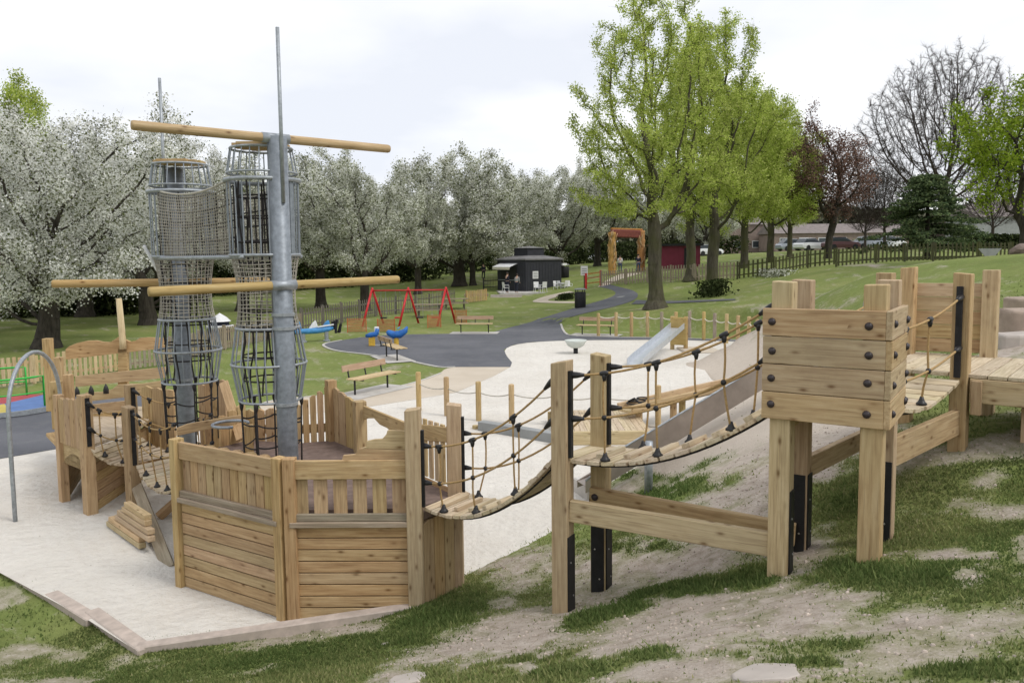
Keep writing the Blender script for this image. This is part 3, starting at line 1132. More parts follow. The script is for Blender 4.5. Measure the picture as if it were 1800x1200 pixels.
def hull_panel(P, Q, planks_z, slat, gap, inset=.0, a0=.06, a1=.06, top=(1.46, 1.65)):
    u, n, L = wall_dir(P, Q)
    if n.y > 0:
        n = -n
    p0, p1 = V2(P) + u * a0, V2(Q) - u * a1
    mb = MB()
    z = planks_z[0]
    k = planks_z[2]
    h = (planks_z[1] - z) / k
    for i in range(k):
        mb.beam(p0 + UP * (z + h * (i + .5)), p1 + UP * (z + h * (i + .5)), .032, h - .011)
    mb.build('plank_wall', W['gold'], ship, .004)
    MB().beam(p0 - n * .02 + UP * (z + h * k / 2) , p1 - n * .02 + UP * (z + h * k / 2), .012, h * k - .02).build('backing_board', W['grey'], ship)
    zt = planks_z[1]
    MB().beam(p0 + n * .035 + UP * (zt + .028), p1 + n * .035 + UP * (zt + .028), .075, .05).build('ledge_rail', W['greyl'], ship, .004)
    MB().beam(p0 + n * .012 + UP * (zt + .092), p1 + n * .012 + UP * (zt + .092), .045, .07).build('ledge_rail', W['greyl'], ship, .004)
    x = 0.0
    L2 = (p1 - p0).length
    cnt = int((L2 + gap) / (slat + gap))
    g = (L2 - cnt * slat) / max(cnt, 1)
    for i in range(cnt):
        c = p0 + u * (g / 2 + i * (slat + g) + slat / 2) - n * .032
        MB().box(c + UP * ((zt + .06 + top[1]) / 2), UP * (top[1] - zt - .08), u * slat, n * .024).build('slat', W['gold'], ship, .003)
    MB().beam(p0 + n * .004 + UP * (top[0] + top[1]) / 2, p1 + n * .004 + UP * (top[0] + top[1]) / 2, .04, top[1] - top[0]).build('top_rail', W['pale'], ship, .005)
    return u, n


uAB, nAB = hull_panel(A, B, (.0, .98, 8), .12, .004)
uBC, nBC = hull_panel(B, C, (.02, .98, 8), .135, .05)
angAB = math.atan2(uAB.y, uAB.x)
angBC = math.atan2(uBC.y, uBC.x)
MB().post(A.x, A.y, -.05, 1.68, .10, .13, angAB).build('corner_post', W['gold'], ship, .005)
for s_, uu, ang in ((-.062, uAB, angAB), (.062, uBC, angBC)):
    MB().post(B.x + uu.x * s_, B.y + uu.y * s_, -.05, 1.675, .12, .12, ang).build('corner_post', W['gold'], ship, .006)
MB().post(C.x, C.y, .0, 2.16, .15, .15, angBC, slant=.02).build('gate_post', W['pale'], ship, .006)
MB().post(Cf.x, Cf.y, .0, 2.10, .15, .15, angBC, slant=-.02).build('gate_post', W['pale'], ship, .006)
# black bars carrying the rope ends
strip(ship, Vector((C.x, C.y)) .to_3d() + uBC * .076 - nBC * -.02, uBC, 1.18, 1.95, .05, .03, 'rope_bar', screws=0)
strip(ship, Vector((Cf.x, Cf.y)).to_3d() + uBC * .076 + nBC * .03, uBC, 1.12, 1.97, .05, .03, 'rope_bar', screws=0)


def px_prism(root, name, px, P, Q, th, mat, toward=None, bevel=.004):
    u, n, L = wall_dir(P, Q)
    if n.y > 0:
        n = -n
    pts = [on_plane(x, y, P, Q) for (x, y) in px]
    return MB().prism(pts, n * -th, grain=u).build(name, mat, root, bevel)


# stepped, scalloped board rising to the gate post
Pn, Qn = V2(B) - nBC * .03, V2(C) - nBC * .03
px_prism(ship, 'scalloped_board', [(596, 813), (602, 800), (624, 798), (632, 788), (644, 785), (644, 775), (658, 772), (672, 771), (679, 763), (681, 756), (716, 757), (716, 784), (632, 789)][:0] or
         [(598, 822), (603, 800), (624, 798), (632, 788), (716, 791), (716, 826)], Pn, Qn, .03, W['gold'])
px_prism(ship, 'scalloped_board', [(634, 788), (644, 785), (644, 775), (658, 772), (672, 771), (679, 763), (681, 756), (716, 757), (716, 790)], Pn, Qn, .028, W['pale'])
# side of the hull away from the gate: scalloped board over a porthole gap
uD, nD, LD = wall_dir(D, Cf)
px_prism(ship, 'scalloped_board', [(638, 713), (690, 734), (716, 744), (760, 748), (792, 752), (792, 778), (716, 772), (690, 762), (680, 752), (667, 746), (657, 735), (645, 735), (638, 738)], D, Cf, .035, W['gold'])
mb = MB()
for i in range(8):
    z = .05 + i * .14
    mb.beam(V2(D) + UP * (z + .07), V2(Cf) + UP * (z + .07), .03, .134)
mb.build('plank_wall', W['gold'], ship, .004)
for i in range(7):
    t_ = .60 + i * .055
    p = V2(D).lerp(V2(Cf), t_)
    MB().box(p + UP * 1.5 - nD * .03, UP * .66, uD * .075, nD * .026).build('slat', W['light'], ship, .004)
MB().post(D.x, D.y, 0, 1.80, .15, .14, .5).build('corner_post', W['gold'], ship, .006)


def palisade(P, Q, n, z0_, tops, wd_scale=.94, gaps=(), mat='gold', wav=0.02, parent=None):
    u, nn, L = wall_dir(P, Q)
    wdt = L / n
    for i in range(n):
        if i in gaps:
            continue
        c = V2(P) + u * (wdt * (i + .5))
        zt = tops(i / max(n - 1, 1))
        zb = z0_
        wd = wdt * wd_scale
        pts = [c - u * wd / 2 + UP * zb, c + u * wd / 2 + UP * zb, c + u * wd / 2 + UP * (zt + random.uniform(-wav, wav)), c + UP * (zt + .018), c - u * wd / 2 + UP * (zt + random.uniform(-wav, wav))]
        MB().prism(pts, nn * .04, grain=UP).build('palisade_board', W[mat], parent or ship, .004)


palisade(D, E, 4, .1, lambda t_: 1.74 + .12 * t_, .9)
palisade(E, Fp, 5, .1, lambda t_: 1.86 - .22 * t_, .8)
palisade(Fp, G, 5, .1, lambda t_: 1.60 - .06 * t_, .82)
for (P, Q, zz_) in ((D, E, 1.3), (E, Fp, 1.3), (Fp, G, 1.28)):
    MB().beam(V2(P) + UP * zz_ + Vector((0, .05, 0)), V2(Q) + UP * zz_ + Vector((0, .05, 0)), .04, .12).build('brace_rail', W['gold'], ship, .004)
MB().post(E.x, E.y, 0, 1.97, .13, .13, .6).build('corner_post', W['gold'], ship, .006)
# deck
H_ = at_y(385, 790, 10.6)
deck_pts = [V2(p) + UP * (DECK - .04) for p in (V2(A) - nAB * .08 + uAB * .1, V2(B) - nAB * .08, V2(C) - nBC * .12, V2(Cf), V2(D), V2(E), V2(Fp), V2(G), V2(H_))]
MB().prism(deck_pts, UP * .04).build('deck', MAT['tread'], ship)
# inner left side of the hull: low boards, posts and a leaning plank
I_ = at_y(330, 800, 10.0)
palisade(H_, G, 3, .1, lambda t_: 1.52 + .1 * t_, .93)
Jt = at_y(400, 700, 12.4)
Kt = at_y(352, 700, 12.9)
palisade(Kt, Jt, 4, .1, lambda t_: 1.62 + .12 * t_, .94)
L0, L1_ = at_y(252, 700, 13.3), at_y(308, 700, 12.9)
palisade(L0, L1_, 3, .0, lambda t_: 1.53 - .02 * t_, .97)
pb = at_y(437, 790, 10.2)
MB().post(pb.x, pb.y, .0, 1.50, .13, .13, .3).build('inner_post', W['gold'], ship, .006)
MB().beam(at_y(393, 672, 11.6), at_y(424, 772, 10.6), .04, .13, up=(1, 0, .2)).build('leaning_brace', W['gold'], ship, .005)
px_prism(ship, 'scalloped_board', [(312, 752), (330, 745), (352, 741), (400, 733), (425, 729), (425, 742), (400, 748), (352, 757), (312, 766)], at_y(312, 755, 9.9), at_y(425, 735, 10.5), .035, W['gold'])
for k in range(5):
    p = at_y(368 + k * 24, 780 + k * 4, 9.7 - k * .12)
    MB().lathe([(.075, DECK), (.075, DECK + .20), (.05, DECK + .225), (.001, DECK + .23)], (p.x, p.y, 0), 12).build('step_log', W['gold'], ship, smooth=False)
rc = at_y(405, 745, 10.1)
MB().tube([rc + Vector((.22 * math.cos(a), .22 * math.sin(a), 0)) for a in np.linspace(.3, 5.2, 18)], .02, 8).build('grab_ring', MAT['galv'], ship, smooth=True)
# low boards below the gate
u_, n_, L_ = wall_dir(C, Cf)
palisade(V2(C) + u_ * .08, V2(Cf) - u_ * .08, 3, .1, lambda t_: .98, .96)
MB().beam(V2(C) + UP * 1.06, V2(Cf) + UP * 1.06, .05, .1).build('threshold', MAT['tread'], ship, .004)

# ------------------------------------------------------------------ stern part of the play ship
stern = thing('ship_stern', 'smaller timber stern deck with scrolled top board and flagstaff, left of the masts', 'play ship', (-6.8, 13, 0))
NL, NR = at_z(114, 880, 0), at_z(160, 902, 0)
S1, S2 = Vector((NR.x, NR.y, 1.74)), at_y(229, 682, 12.3)
FLc, FRc = at_y(98, 640, 14.5), at_y(292, 620, 14.3)
us, ns, Ls = wall_dir(NL, NR)
angS = math.atan2(us.y, us.x)
MB().post(NL.x, NL.y, -.05, 1.64, .13, .12, angS).build('corner_post', W['gold'], stern, .005)
MB().post(S1.x, S1.y, -.05, 1.74, .17, .15, angS).build('gate_post', W['gold'], stern, .006)
MB().post(S2.x, S2.y, -.05, 1.72, .14, .14, angS).build('gate_post', W['gold'], stern, .006)
palisade(V2(NL) + us * .07, V2(S1) - us * .09, 4, .92, lambda t_: 1.60 + .05 * t_, .97, parent=stern)
ar = []
for k in range(9):
    a = PI * k / 8
    ar.append((k / 8, .62 + .18 * math.sin(a)))
pts = [V2(NL) + us * (.05) + UP * .95, V2(NR) - us * .06 + UP * .95, V2(NR) - us * .06 + UP * .6]
pts += [V2(NL) + us * (.05 + (Ls - .11) * f) + UP * z for f, z in reversed(ar)]
pts += [V2(NL) + us * .05 + UP * .6]
MB().prism(pts, Vector((.02, .04, 0)), grain=us).build('arched_board', W['gold'], stern, .004)
mb = MB()
for i in range(6):
    z = .02 + i * .14
    mb.beam(V2(NR) + Vector((.05, .1, 0)) + UP * (z + .07), V2(FRc) + UP * (z + .07), .03, .134)
mb.build('plank_wall', W['gold'], stern, .004)
mb = MB()
for i in range(6):
    z = .02 + i * .14
    mb.beam(V2(NL) + Vector((.0, .1, 0)) + UP * (z + .07), V2(FLc) + Vector((.6, 0, 0)) + UP * (z + .07), .03, .134)
mb.build('plank_wall', W['gold'], stern, .004)
MB().prism([V2(NL) + UP * .94, V2(NR) + UP * .94, V2(S2) + UP * .94, V2(FRc) + UP * .94, V2(FLc) + UP * .94], UP * .05, grain=us).build('deck', W['plank'], stern)
MB().post(FLc.x - .12, FLc.y, .9, 2.24, .14, .14, 0).build('corner_post', W['gold'], stern, .006)
p = at_y(104, 650, 13.6)
MB().post(p.x, p.y, .9, 2.0, .12, .14, .2).build('corner_post', W['gold'], stern, .006)
p = at_y(100, 700, 12.7)
MB().post(p.x, p.y, .95, 1.72, .16, .12, .3).build('side_board', W['gold'], stern, .006)
p = at_y(121, 680, 12.9)
MB().post(p.x, p.y, .95, 1.80, .13, .13, .2).build('side_board', W['gold'], stern, .006)
MB().beam(at_y(93, 762, 12.6), at_y(122, 792, 11.9), .2, .06).build('curved_bracket', W['gold'], stern, .01)
px_prism(stern, 'scrolled_top_board', [(115, 614), (122, 608), (135, 603), (152, 599), (168, 598.5), (180, 601), (193, 601.5), (201, 597), (207, 592.5), (213, 592.5), (219, 597), (228, 600.5), (237, 599), (246, 594), (258, 593), (290, 594), (290, 612), (250, 616), (180, 624), (115, 632)], FLc, FRc, .06, W['gold'], .006)
px_prism(stern, 'centre_post', [(207, 612), (223, 611), (223, 692), (207, 692)], FLc, FRc, .08, W['gold'])
px_prism(stern, 'cross_board', [(132, 661), (290, 645), (290, 664), (132, 680)], V2(FLc) + Vector((0, -.08, 0)), V2(FRc) + Vector((0, -.08, 0)), .04, W['gold'])
px_prism(stern, 'low_board', [(150, 690), (175, 689), (196, 684), (207, 676), (250, 674), (290, 668), (290, 690), (150, 706)], V2(FLc) + Vector((0, -.5, 0)), V2(FRc) + Vector((0, -.5, 0)), .04, W['gold'])
mb = MB()
for i in range(2):
    mb.prism([on_plane(x, y, V2(FLc) + Vector((0, -.9, 0)), V2(FRc) + Vector((0, -.9, 0))) for x, y in ((150, 712 + i * 17), (232, 703 + i * 17), (232, 719 + i * 17), (150, 728 + i * 17))], Vector((0, .04, 0)), grain=(1, 0, 0))
mb.build('plank_wall', W['gold'], stern, .004)
st = at_y(203, 525, 14.2)
sb = at_y(210, 600, 14.2)
sb.x, sb.y = sb.x, sb.y
MB().tube([sb + Vector((0, .12, -.15)), sb + Vector((0, .12, 0)), st + Vector((0, .12, 0))], [.06, .058, .05], 10).build('flagstaff', W['light'], stern, smooth=True)
for px, py in ((135, 684), (160, 682), (186, 679)):
    p = at_y(px, py, 13.3)
    MB().lathe([(.045, -.12), (.045, -.05), (.03, 0), (.001, .05)], p, 8).build('rope_cap', MAT['black'], stern, smooth=True)
strip(stern, Vector((S1.x, S1.y, 0)) + us * .076, us, 1.0, 1.7, .06, .025, 'rope_bar', screws=0)
strip(stern, Vector((S2.x, S2.y, 0)) + us * .072, us, 1.0, 1.68, .06, .025, 'rope_bar', screws=0)

# middle pair of posts between stern and bow bridges
M1, M2 = at_z(235, 893, 0), at_y(321, 703, 12.15)
mid1 = tag(MB().post(M1.x, M1.y, -.05, 1.52, .16, .14, angS + .15, slant=-.02).build('bridge_post', W['gold'], bevel=.006, base=(M1.x, M1.y, 0)),
           'square timber post in the sand between the stern and the hull, nearer of the pair', 'post', 'posts between the two small bridges')
um = Vector((math.cos(angS + .15), math.sin(angS + .15), 0))
ORG[mid1.name] = Vector((M1.x, M1.y, 0))
strip(mid1, Vector((M1.x, M1.y, 0)) + um * .081, um, .66, 1.48, .06, .02, 'rope_bar', screws=0)
mid2 = tag(MB().post(M2.x, M2.y, -.05, 1.52, .16, .14, angS + .15).build('bridge_post', W['gold'], bevel=.006, base=(M2.x, M2.y, 0)),
           'square timber post beside the rear mast, farther of the pair', 'post', 'posts between the two small bridges')
ORG[mid2.name] = Vector((M2.x, M2.y, 0))
strip(mid2, Vector((M2.x, M2.y, 0)) + um * .081, um, .66, 1.46, .06, .02, 'rope_bar', screws=0)
zz1 = lambda p, z: Vector((p.x, p.y, z))
rope_bridge('rope_bridge', 'short slatted rope bridge between the stern deck and the paired posts', 'rope bridge',
            zz1(S1 + us * .1, .97), zz1(S2 + us * .1, .97), zz1(M1 - us * .05, .68), zz1(M2 - us * .05, .68), .10, 9, [(.66, .75), (.3, .35)], (.3, .7), .08, False, 'slatted rope bridges')
E1, E2 = at_y(312, 850, 9.9), at_y(375, 820, 10.5)
rope_bridge('rope_bridge', 'sagging slatted rope bridge running from the paired posts down behind the hull', 'rope bridge',
            zz1(M1 + um * .1, .66), zz1(M2 + um * .1, .66), zz1(E1, .78), zz1(E2, .78), .2, 17, [(.76, .8), (.4, .42)], (.2, .45, .7), .14, False, 'slatted rope bridges')


# ------------------------------------------------------------------ masts
def net_lathe(mb, prof, c, nv, r, zstep):
    """net of revolution; prof [(r,z)] top to bottom"""
    c = Vector(c)
    zs = [p[1] for p in prof]
    rsx = [p[0] for p in prof]

    def R(z):
        return float(np.interp(-z, [-q_ for q_ in zs], rsx))
    zz = np.arange(zs[0], zs[-1] - 1e-4, -zstep)
    for k in range(nv):
        a = 2 * PI * k / nv
        pts = [c + Vector((R(z) * math.cos(a), R(z) * math.sin(a), z)) for z in np.linspace(zs[0], zs[-1], 7)]
        mb.tube(pts, r, 3, caps=False)
    for z in zz:
        n = 28
        ph = random.random() * 6
        pts = [c + Vector((R(z) * math.cos(2 * PI * i / n), R(z) * math.sin(2 * PI * i / n), z + .008 * math.sin(3 * 2 * PI * i / n + ph))) for i in range(n)]
        mb.tube(pts, r, 3, closed=True)
    return mb


def net_grid(mb, f, nu, nv, r, su=6, sv=6):
    """f(u,v)->point; nu lines along v, nv lines along u"""
    for i in range(nu + 1):
        mb.tube([f(i / nu, j / sv) for j in range(sv + 1)], r, 3, caps=False)
    for j in range(nv + 1):
        mb.tube([f(i / su, j / nv) for i in range(su + 1)], r, 3, caps=False)
    return mb


def mast(label, pole, cage, ztop_rod, rod_off, ptop, deckz, ropes_to):
    root = thing('mast', label, 'mast', (pole[0], pole[1], 0), 'masts of the play ship')
    px_, py_ = pole
    cx_, cy_ = cage
    MB().lathe([(.117, -.1), (.115, 1.9), (.113, ptop)], (px_, py_, 0), 24).build('pole', MAT['galvd'], root, smooth=True)
    for z in (1.95, 2.84, 3.0):
        MB().lathe([(.116, z - .02), (.132, z - .018), (.132, z + .018), (.116, z + .02)], (px_, py_, 0), 24, caps=False).build('collar', MAT['galv'], root)
    ro = Vector((px_ + rod_off[0], py_ + rod_off[1], 0))
    MB().tube([ro + UP * (ptop - .75), ro + UP * ztop_rod], .022, 8).build('top_rod', MAT['galv'], root, smooth=True)
    rings = [(4.93, .352, .016), (4.645, .40, .013), (4.56, .425, .026), (3.69, .40, .020), (2.83, .365, .017), (2.40, .435, .016), (1.96, .36, .016)]
    for z, r, tr in rings:
        MB().ring((cx_, cy_, z), r, tr, 40, 6).build('cage_ring', MAT['galv'], root, smooth=True)
    nb = 26

    def bars(z0_, r0, z1_, r1, n=nb):
        mb = MB()
        for k in range(n):
            a = 2 * PI * (k + .3) / n
            mb.tube([(cx_ + r0 * math.cos(a), cy_ + r0 * math.sin(a), z0_), (cx_ + r1 * math.cos(a), cy_ + r1 * math.sin(a), z1_)], .0078, 5, caps=False)
        return mb.build('cage_bars', MAT['bar'], root, smooth=True)
    bars(4.93, .352, 4.645, .40, 22)
    bars(4.56, .41, 3.69, .40)
    bars(2.83, .365, 2.40, .435)
    bars(2.40, .435, 1.96, .36)
    # wooden cap and the sheet-steel strips of the upper cage
    mb = MB()
    for i in range(6):
        y0 = -.30 + .1 * i
        h = math.sqrt(max(.32 ** 2 - (y0 + .05) ** 2, .01))
        mb.box((cx_, cy_ + y0 + .05, 4.965), (2 * h, 0, 0), (0, .094, 0), (0, 0, .035))
    mb.build('wooden_cap', W['post'], root, .003)
    for a in (2.6, 3.4, .2, 5.9):
        d = Vector((math.cos(a), math.sin(a), 0))
        MB().box(Vector((cx_, cy_, 4.12)) + d * .408, (0, 0, .86), Vector((-d.y, d.x, 0)) * .07, d * .006).build('cage_strap', MAT['galvd'], root)
    mb = MB()
    net_lathe(mb, [(.385, 3.68), (.345, 3.45), (.325, 3.2), (.335, 3.0), (.365, 2.84)], (cx_, cy_, 0), 34, .0058, .047)
    mb.build('waist_net', MAT['ropeg'], root)
    mb = MB()
    for k in range(10):
        a = 2 * PI * k / 10
        for (z0_, z1_, r0) in ((4.55, 2.85, .30), (2.85, 1.95, .30)):
            mb.tube([(cx_ + (r0 + random.uniform(-.03, .03)) * math.cos(a + .05 * j), cy_ + (r0 + random.uniform(-.03, .03)) * math.sin(a + .05 * j), z0_ + (z1_ - z0_) * j / 5) for j in range(6)], .011, 4)
    for z in list(np.arange(4.4, 2.1, -.27)):
        mb.ring((cx_, cy_, z + random.uniform(-.03, .03)), .305, .010, 20, 4)
    mb.build('inner_climbing_net', MAT['ropeb'], root)
    # ropes from the lowest ring down to the deck
    mb = MB()
    ends = []
    for k in range(9):
        a = 2 * PI * k / 9 + .35
        p0 = Vector((cx_ + .36 * math.cos(a), cy_ + .36 * math.sin(a), 1.96))
        p1 = Vector((cx_ + .34 * math.cos(a), cy_ + .34 * math.sin(a), deckz))
        mb.tube(sagline(p0, p1, 0, 5), .011, 5)
        ends.append((p0, p1))
        mb.tube([p0, p0 - UP * .05, p0 - UP * .10], [.026, .024, .012], 6)
    for f in (.3, .62):
        for k in range(9):
            a, b = ends[k], ends[(k + 1) % 9]
            mb.tube(sagline(a[0].lerp(a[1], f), b[0].lerp(b[1], f + random.uniform(-.06, .06)), .02, 4), .010, 4)
    mb.build('climbing_ropes', MAT['ropeb'], root, smooth=True)
    return root


def yard(root, p, q, r, sleeve_c, sl=.24):
    p, q = Vector(p), Vector(q)
    d = (q - p).normalized()
    y = MB().tube([p, p + d * .02, q - d * .02, q], [r * .9, r, r * .97, r * .86], 14).build('yard', W['post'], root, smooth=True)
    c = p + d * (Vector(sleeve_c) - p).dot(d)
    MB().tube([c - d * sl / 2, c + d * sl / 2], r * 1.12, 14).build('sleeve', MAT['galv'], root, smooth=True)
    return y


PO1 = at_y(496, 500, 9.25)
CG1 = at_y(466.5, 455, 9.52)
PO2 = at_y(316, 500, 11.25)
CG2 = at_y(324, 455, 11.02)
m1 = mast('nearer mast with a thick grey pole, barrel-shaped bar cage and two timber yards', (PO1.x, PO1.y), (CG1.x, CG1.y), 6.22, (.075, -.09), 5.03, DECK, None)
m2 = mast('farther mast with only one timber yard, its grey pole inside the bar cage', (PO2.x, PO2.y), (CG2.x, CG2.y), 6.13, (-.12, -.06), 4.9, DECK, None)
cy1 = at_y(505, 502, 9.08)
yard(m1, at_y(261, 513, 8.25), at_y(700, 491, 10.1), .052, cy1, .29)
cyt = at_y(487, 243, 9.2)
yard(m1, at_y(231, 220, 8.3), at_y(684, 262, 10.15), .052, cyt, .32)
yard(m2, at_y(92, 499, 10.9), at_y(474, 494, 11.6), .056, PO2)
MB().tube([at_y(253, 432, 10.9), at_y(276, 474, 11.1), at_y(293, 492, 11.15)], .022, 8).build('white_bracket', MAT['white'], m2, smooth=True)

nb_ = thing('net_bridge', 'beige rope net tunnel strung between the two masts, on grey tubes', 'net bridge', ((CG1.x + CG2.x) / 2, (CG1.y + CG2.y) / 2, 3.69))
c1, c2 = Vector((CG1.x, CG1.y, 0)), Vector((CG2.x, CG2.y, 0))
dv = (c1 - c2).normalized()
sd_ = Vector((dv.y, -dv.x, 0))
if sd_.y > 0:
    sd_ = -sd_
for s_ in (1, -1):
    P2 = c2 + sd_ * s_ * .37 + dv * .12
    P1 = c1 + sd_ * s_ * .37 - dv * .12

    def f(u, v, P2=P2, P1=P1):
        p = P2.lerp(P1, u)
        sag = .10 * 4 * u * (1 - u) * (1 - v)
        wob = .012 * math.sin(9 * u + 5 * v)
        return p + UP * (4.56 - .87 * v - sag) + sd_ * wob
    net_grid(MB(), f, 36, 21, .0062, 12, 10).build('side_net', MAT['ropeg'], nb_)

    def f2(u, v, P2=P2, P1=P1):
        p = P2.lerp(P1, u) - sd_ * s_ * .06
        return p + UP * (4.50 - .8 * v - .08 * 4 * u * (1 - u) * (1 - v))
    net_grid(MB(), f2, 9, 4, .011, 10, 8).build('black_rope_net', MAT['ropeb'], nb_)
    MB().tube([P2 + UP * 4.56 - UP * (.10 * 4 * u * (1 - u)) + (P1 - P2) * u for u in np.linspace(0, 1, 11)], .014, 6).build('edge_rope', MAT['ropeg'], nb_)
    MB().tube([P2 + UP * 3.67 - dv * .15, P1 + UP * 3.67 + dv * .3], .027, 8).build('support_tube', MAT['galv'], nb_, smooth=True)


def ff(u, v):
    p = (c2 + dv * .3).lerp(c1 - dv * .3, u) + sd_ * (.37 - .74 * v)
    return p + UP * 3.69


net_grid(MB(), ff, 24, 12, .0062, 6, 4).build('floor_net', MAT['ropeg'], nb_)

# ------------------------------------------------------------------ loose things on the sand
pl = thing('plank_stack', 'cluster of short sawn boards half buried on edge in the sand', 'planks', at_z(235, 960, 0))
pa_, pb_ = at_z(193, 924, 0), at_z(251, 966, 0)
pd_ = (pb_ - pa_).normalized()
pn_ = Vector((-pd_.y, pd_.x, 0))
pL = (pb_ - pa_).length
for k, (a, b) in enumerate(((0, 1), (.22, 1.2), (.38, 1.06))):
    for j in range(2):
        e0, e1 = pa_ + pd_ * pL * (a + .05 * j), pa_ + pd_ * pL * (b - .03 * j)
        zc = UP * (.045 + .15 * k + .074 * j) + pn_ * (.03 * k + .012 * j)
        MB().beam(e0 + zc, e1 + zc + UP * random.uniform(-.01, .02), .09, .068).build('board', W['light'], pl, .005)
lp = MB().beam(at_z(297, 1000, -.03), at_z(243, 895, 0) + UP * .34, .05, .15, up=(.9, .3, .5)).build('leaning_plank', W['greyl'], bevel=.004, base=at_z(290, 990, 0))
tag(lp, 'pale sandy plank slanting down into the sand beside the cluster of short boards', 'plank')
pr = MB().beam(at_z(279, 912, 0) + UP * .03, at_z(330, 900, 0) + UP * .3, .12, .1).build('timber_prop', W['gold'], bevel=.005, base=at_z(300, 908, 0))
tag(pr, 'stubby timber block propped on the sand under the low end of the slatted bridge', 'timber block')

# kerb boards round the sand
kb = [((0, 1004), (76, 1049), -.02, ''), ((75, 1046), (149, 1092), -.01, ''), ((146, 1077), (240, 1146), .0, '')]
lab = ['pale pinkish timber edging of the sandpit running out at the lower left', 'short pale edging board stepping down between its two neighbours, grass outside', 'pale pinkish edging board ending at the sandpit corner, grass in front']
for k, (a, b, z, s_) in enumerate(kb):
    pa, pb_ = at_z(a[0], a[1], z), at_z(b[0], b[1], z)
    if k == 0:
        pa = pa + (pa - pb_) * 3
    o = MB().beam(pa + UP * -.07 + Vector((.06, .06, 0)), pb_ + UP * -.07 + Vector((.06, .06, 0)), .15, .17).build('edging_board', MAT['kerb'], bevel=.01, base=(pa + pb_) / 2)
    tag(o, lab[k], 'edging board', 'sandpit edging boards')
pa, pb_ = at_z(236, 1141, .0), at_y(738, 1067, 7.68)
o = MB().beam(pa - UP * .07 + Vector((0, .05, 0)), pb_ - UP * .07 + Vector((0, .05, 0)), .13, .18).build('edging_board', MAT['kerb'], bevel=.01, base=(pa + pb_) / 2)
tag(o, 'long straight pale edging board in front of the hull, from sandpit corner to gate post', 'edging board', 'sandpit edging boards')

# metal hoop at the left
h0, h1 = at_z(27, 916, 0), at_z(113, 860, 0)
h1 = Vector((h0.x + .05, h0.y + 1.35, 0)) if False else at_y(116, 860, 12.6)
h1.z = 0
mid_ = (h0 + h1) / 2
rad = (h1 - h0).length / 2
ux = (h1 - h0).normalized()
zt_ = at_y(62, 619, mid_.y).z
pts = [h0 - UP * .1]
zs_ = zt_ - rad
pts += [h0 + UP * z for z in (.5, 1.0, zs_)]
pts += [mid_ + ux * (-rad * math.cos(a)) + UP * (zs_ + rad * math.sin(a)) for a in np.linspace(0, PI, 17)[1:-1]]
pts += [h1 + UP * z for z in (zs_, 1.0, .5, -.1)]
tag(MB().tube(pts, .03, 10).build('metal_hoop', MAT['galv'], smooth=True, base=mid_), 'tall arched hoop of bare grey tube standing in the sand at the far left', 'metal hoop')
# ------------------------------------------------------------------ lookout tower on the slope
FLb = at_y(1338, 742, 6.05)
FRb = at_y(1552, 759, 5.58)
tu = (V2(FRb) - V2(FLb)); TW = tu.length; tu.normalize()
tn = Vector((tu.y, -tu.x, 0))
if tn.y > 0:
    tn = -tn            # towards camera
tv = -tn                # away
TD = .80
ZB, ZT = 2.385, 3.235
tower = thing('lookout_tower', 'square timber lookout tower with four-board walls and dark bolts, on four legs', 'play tower',
              (FLb.x + tu.x * .4 + tv.x * .4, FLb.y + tu.y * .4 + tv.y * .4, 1.25))
o_ = V2(FLb)
angT = math.atan2(tu.y, tu.x)
bh = (ZT - ZB) / 4


def dome(root, p, n, r=.026):
    n = n.normalized()
    u = n.cross(UP).normalized()
    mb = MB()
    pts = [p, p + n * .006, p + n * .016, p + n * .022]
    mb.tube(pts, [r * 1.15, r * 1.05, r * .75, r * .2], 12)
    return mb.build('bolt_cap', MAT['bolt'], root, smooth=True)


for i in range(4):
    z = ZB + bh * (i + .5)
    jit = random.uniform(-.003, .003)
    b = MB().box(o_ + tu * (TW / 2 + jit) + tv * .0225 + UP * z, tu * TW, UP * (bh - .006), tv * .045).build('front_board', W['pale'], tower, .004)
    for x in (.07, TW - .11):
        dome(b, o_ + tu * (x + jit) + tn * .001 + UP * (z + random.uniform(-.012, .012)), tn)
    rb = MB().box(o_ + tu * (TW + .0225 + jit * .5) + tv * (TD / 2 + .002) + UP * z, tv * TD, UP * (bh - .006), tu * .045).build('side_board', W['pale'], tower, .004)
    for y in (.10, TD - .06):
        dome(rb, o_ + tu * (TW + .046 + jit * .5) + tv * y + UP * (z + random.uniform(-.012, .012)), tu)
    dome(rb, o_ + tu * (TW + .046) + tv * (TD - .03) + UP * z, tu, .02)
legs = {}
LW = .155
for nm, x, y in (('fl', .05 + LW / 2, .047 + LW / 2), ('fr', TW - .005 - LW / 2, .047 + LW / 2), ('bl', .05 + LW / 2, TD - LW / 2), ('br', TW - .005 - LW / 2, TD - LW / 2)):
    c = o_ + tu * x + tv * y
    legs[nm] = c
    lg = MB().post(c.x, c.y, tz(c.x, c.y) - .25, 3.425 + random.uniform(-.01, .01), LW, LW, angT, slant=random.uniform(-.012, .012)).build('leg', W['pale'], tower, .006)
    zb = tz(c.x, c.y)
    if nm in ('fl',):
        strip(lg, c + tu * (LW / 2), tu, zb - .05, zb + .68, .11, .012, 'foot_plate')
    elif nm == 'bl':
        strip(lg, c + tn * (LW / 2), tn, zb - .05, zb + .66, .13, .012, 'foot_plate')
        strip(lg, c + tu * (LW / 2), tu, zb - .05, zb + .66, .13, .012, 'foot_plate')
    elif nm == 'br':
        strip(lg, c + tn * (LW / 2), tn, zb - .05, zb + .66, .13, .012, 'foot_plate')
mb = MB()
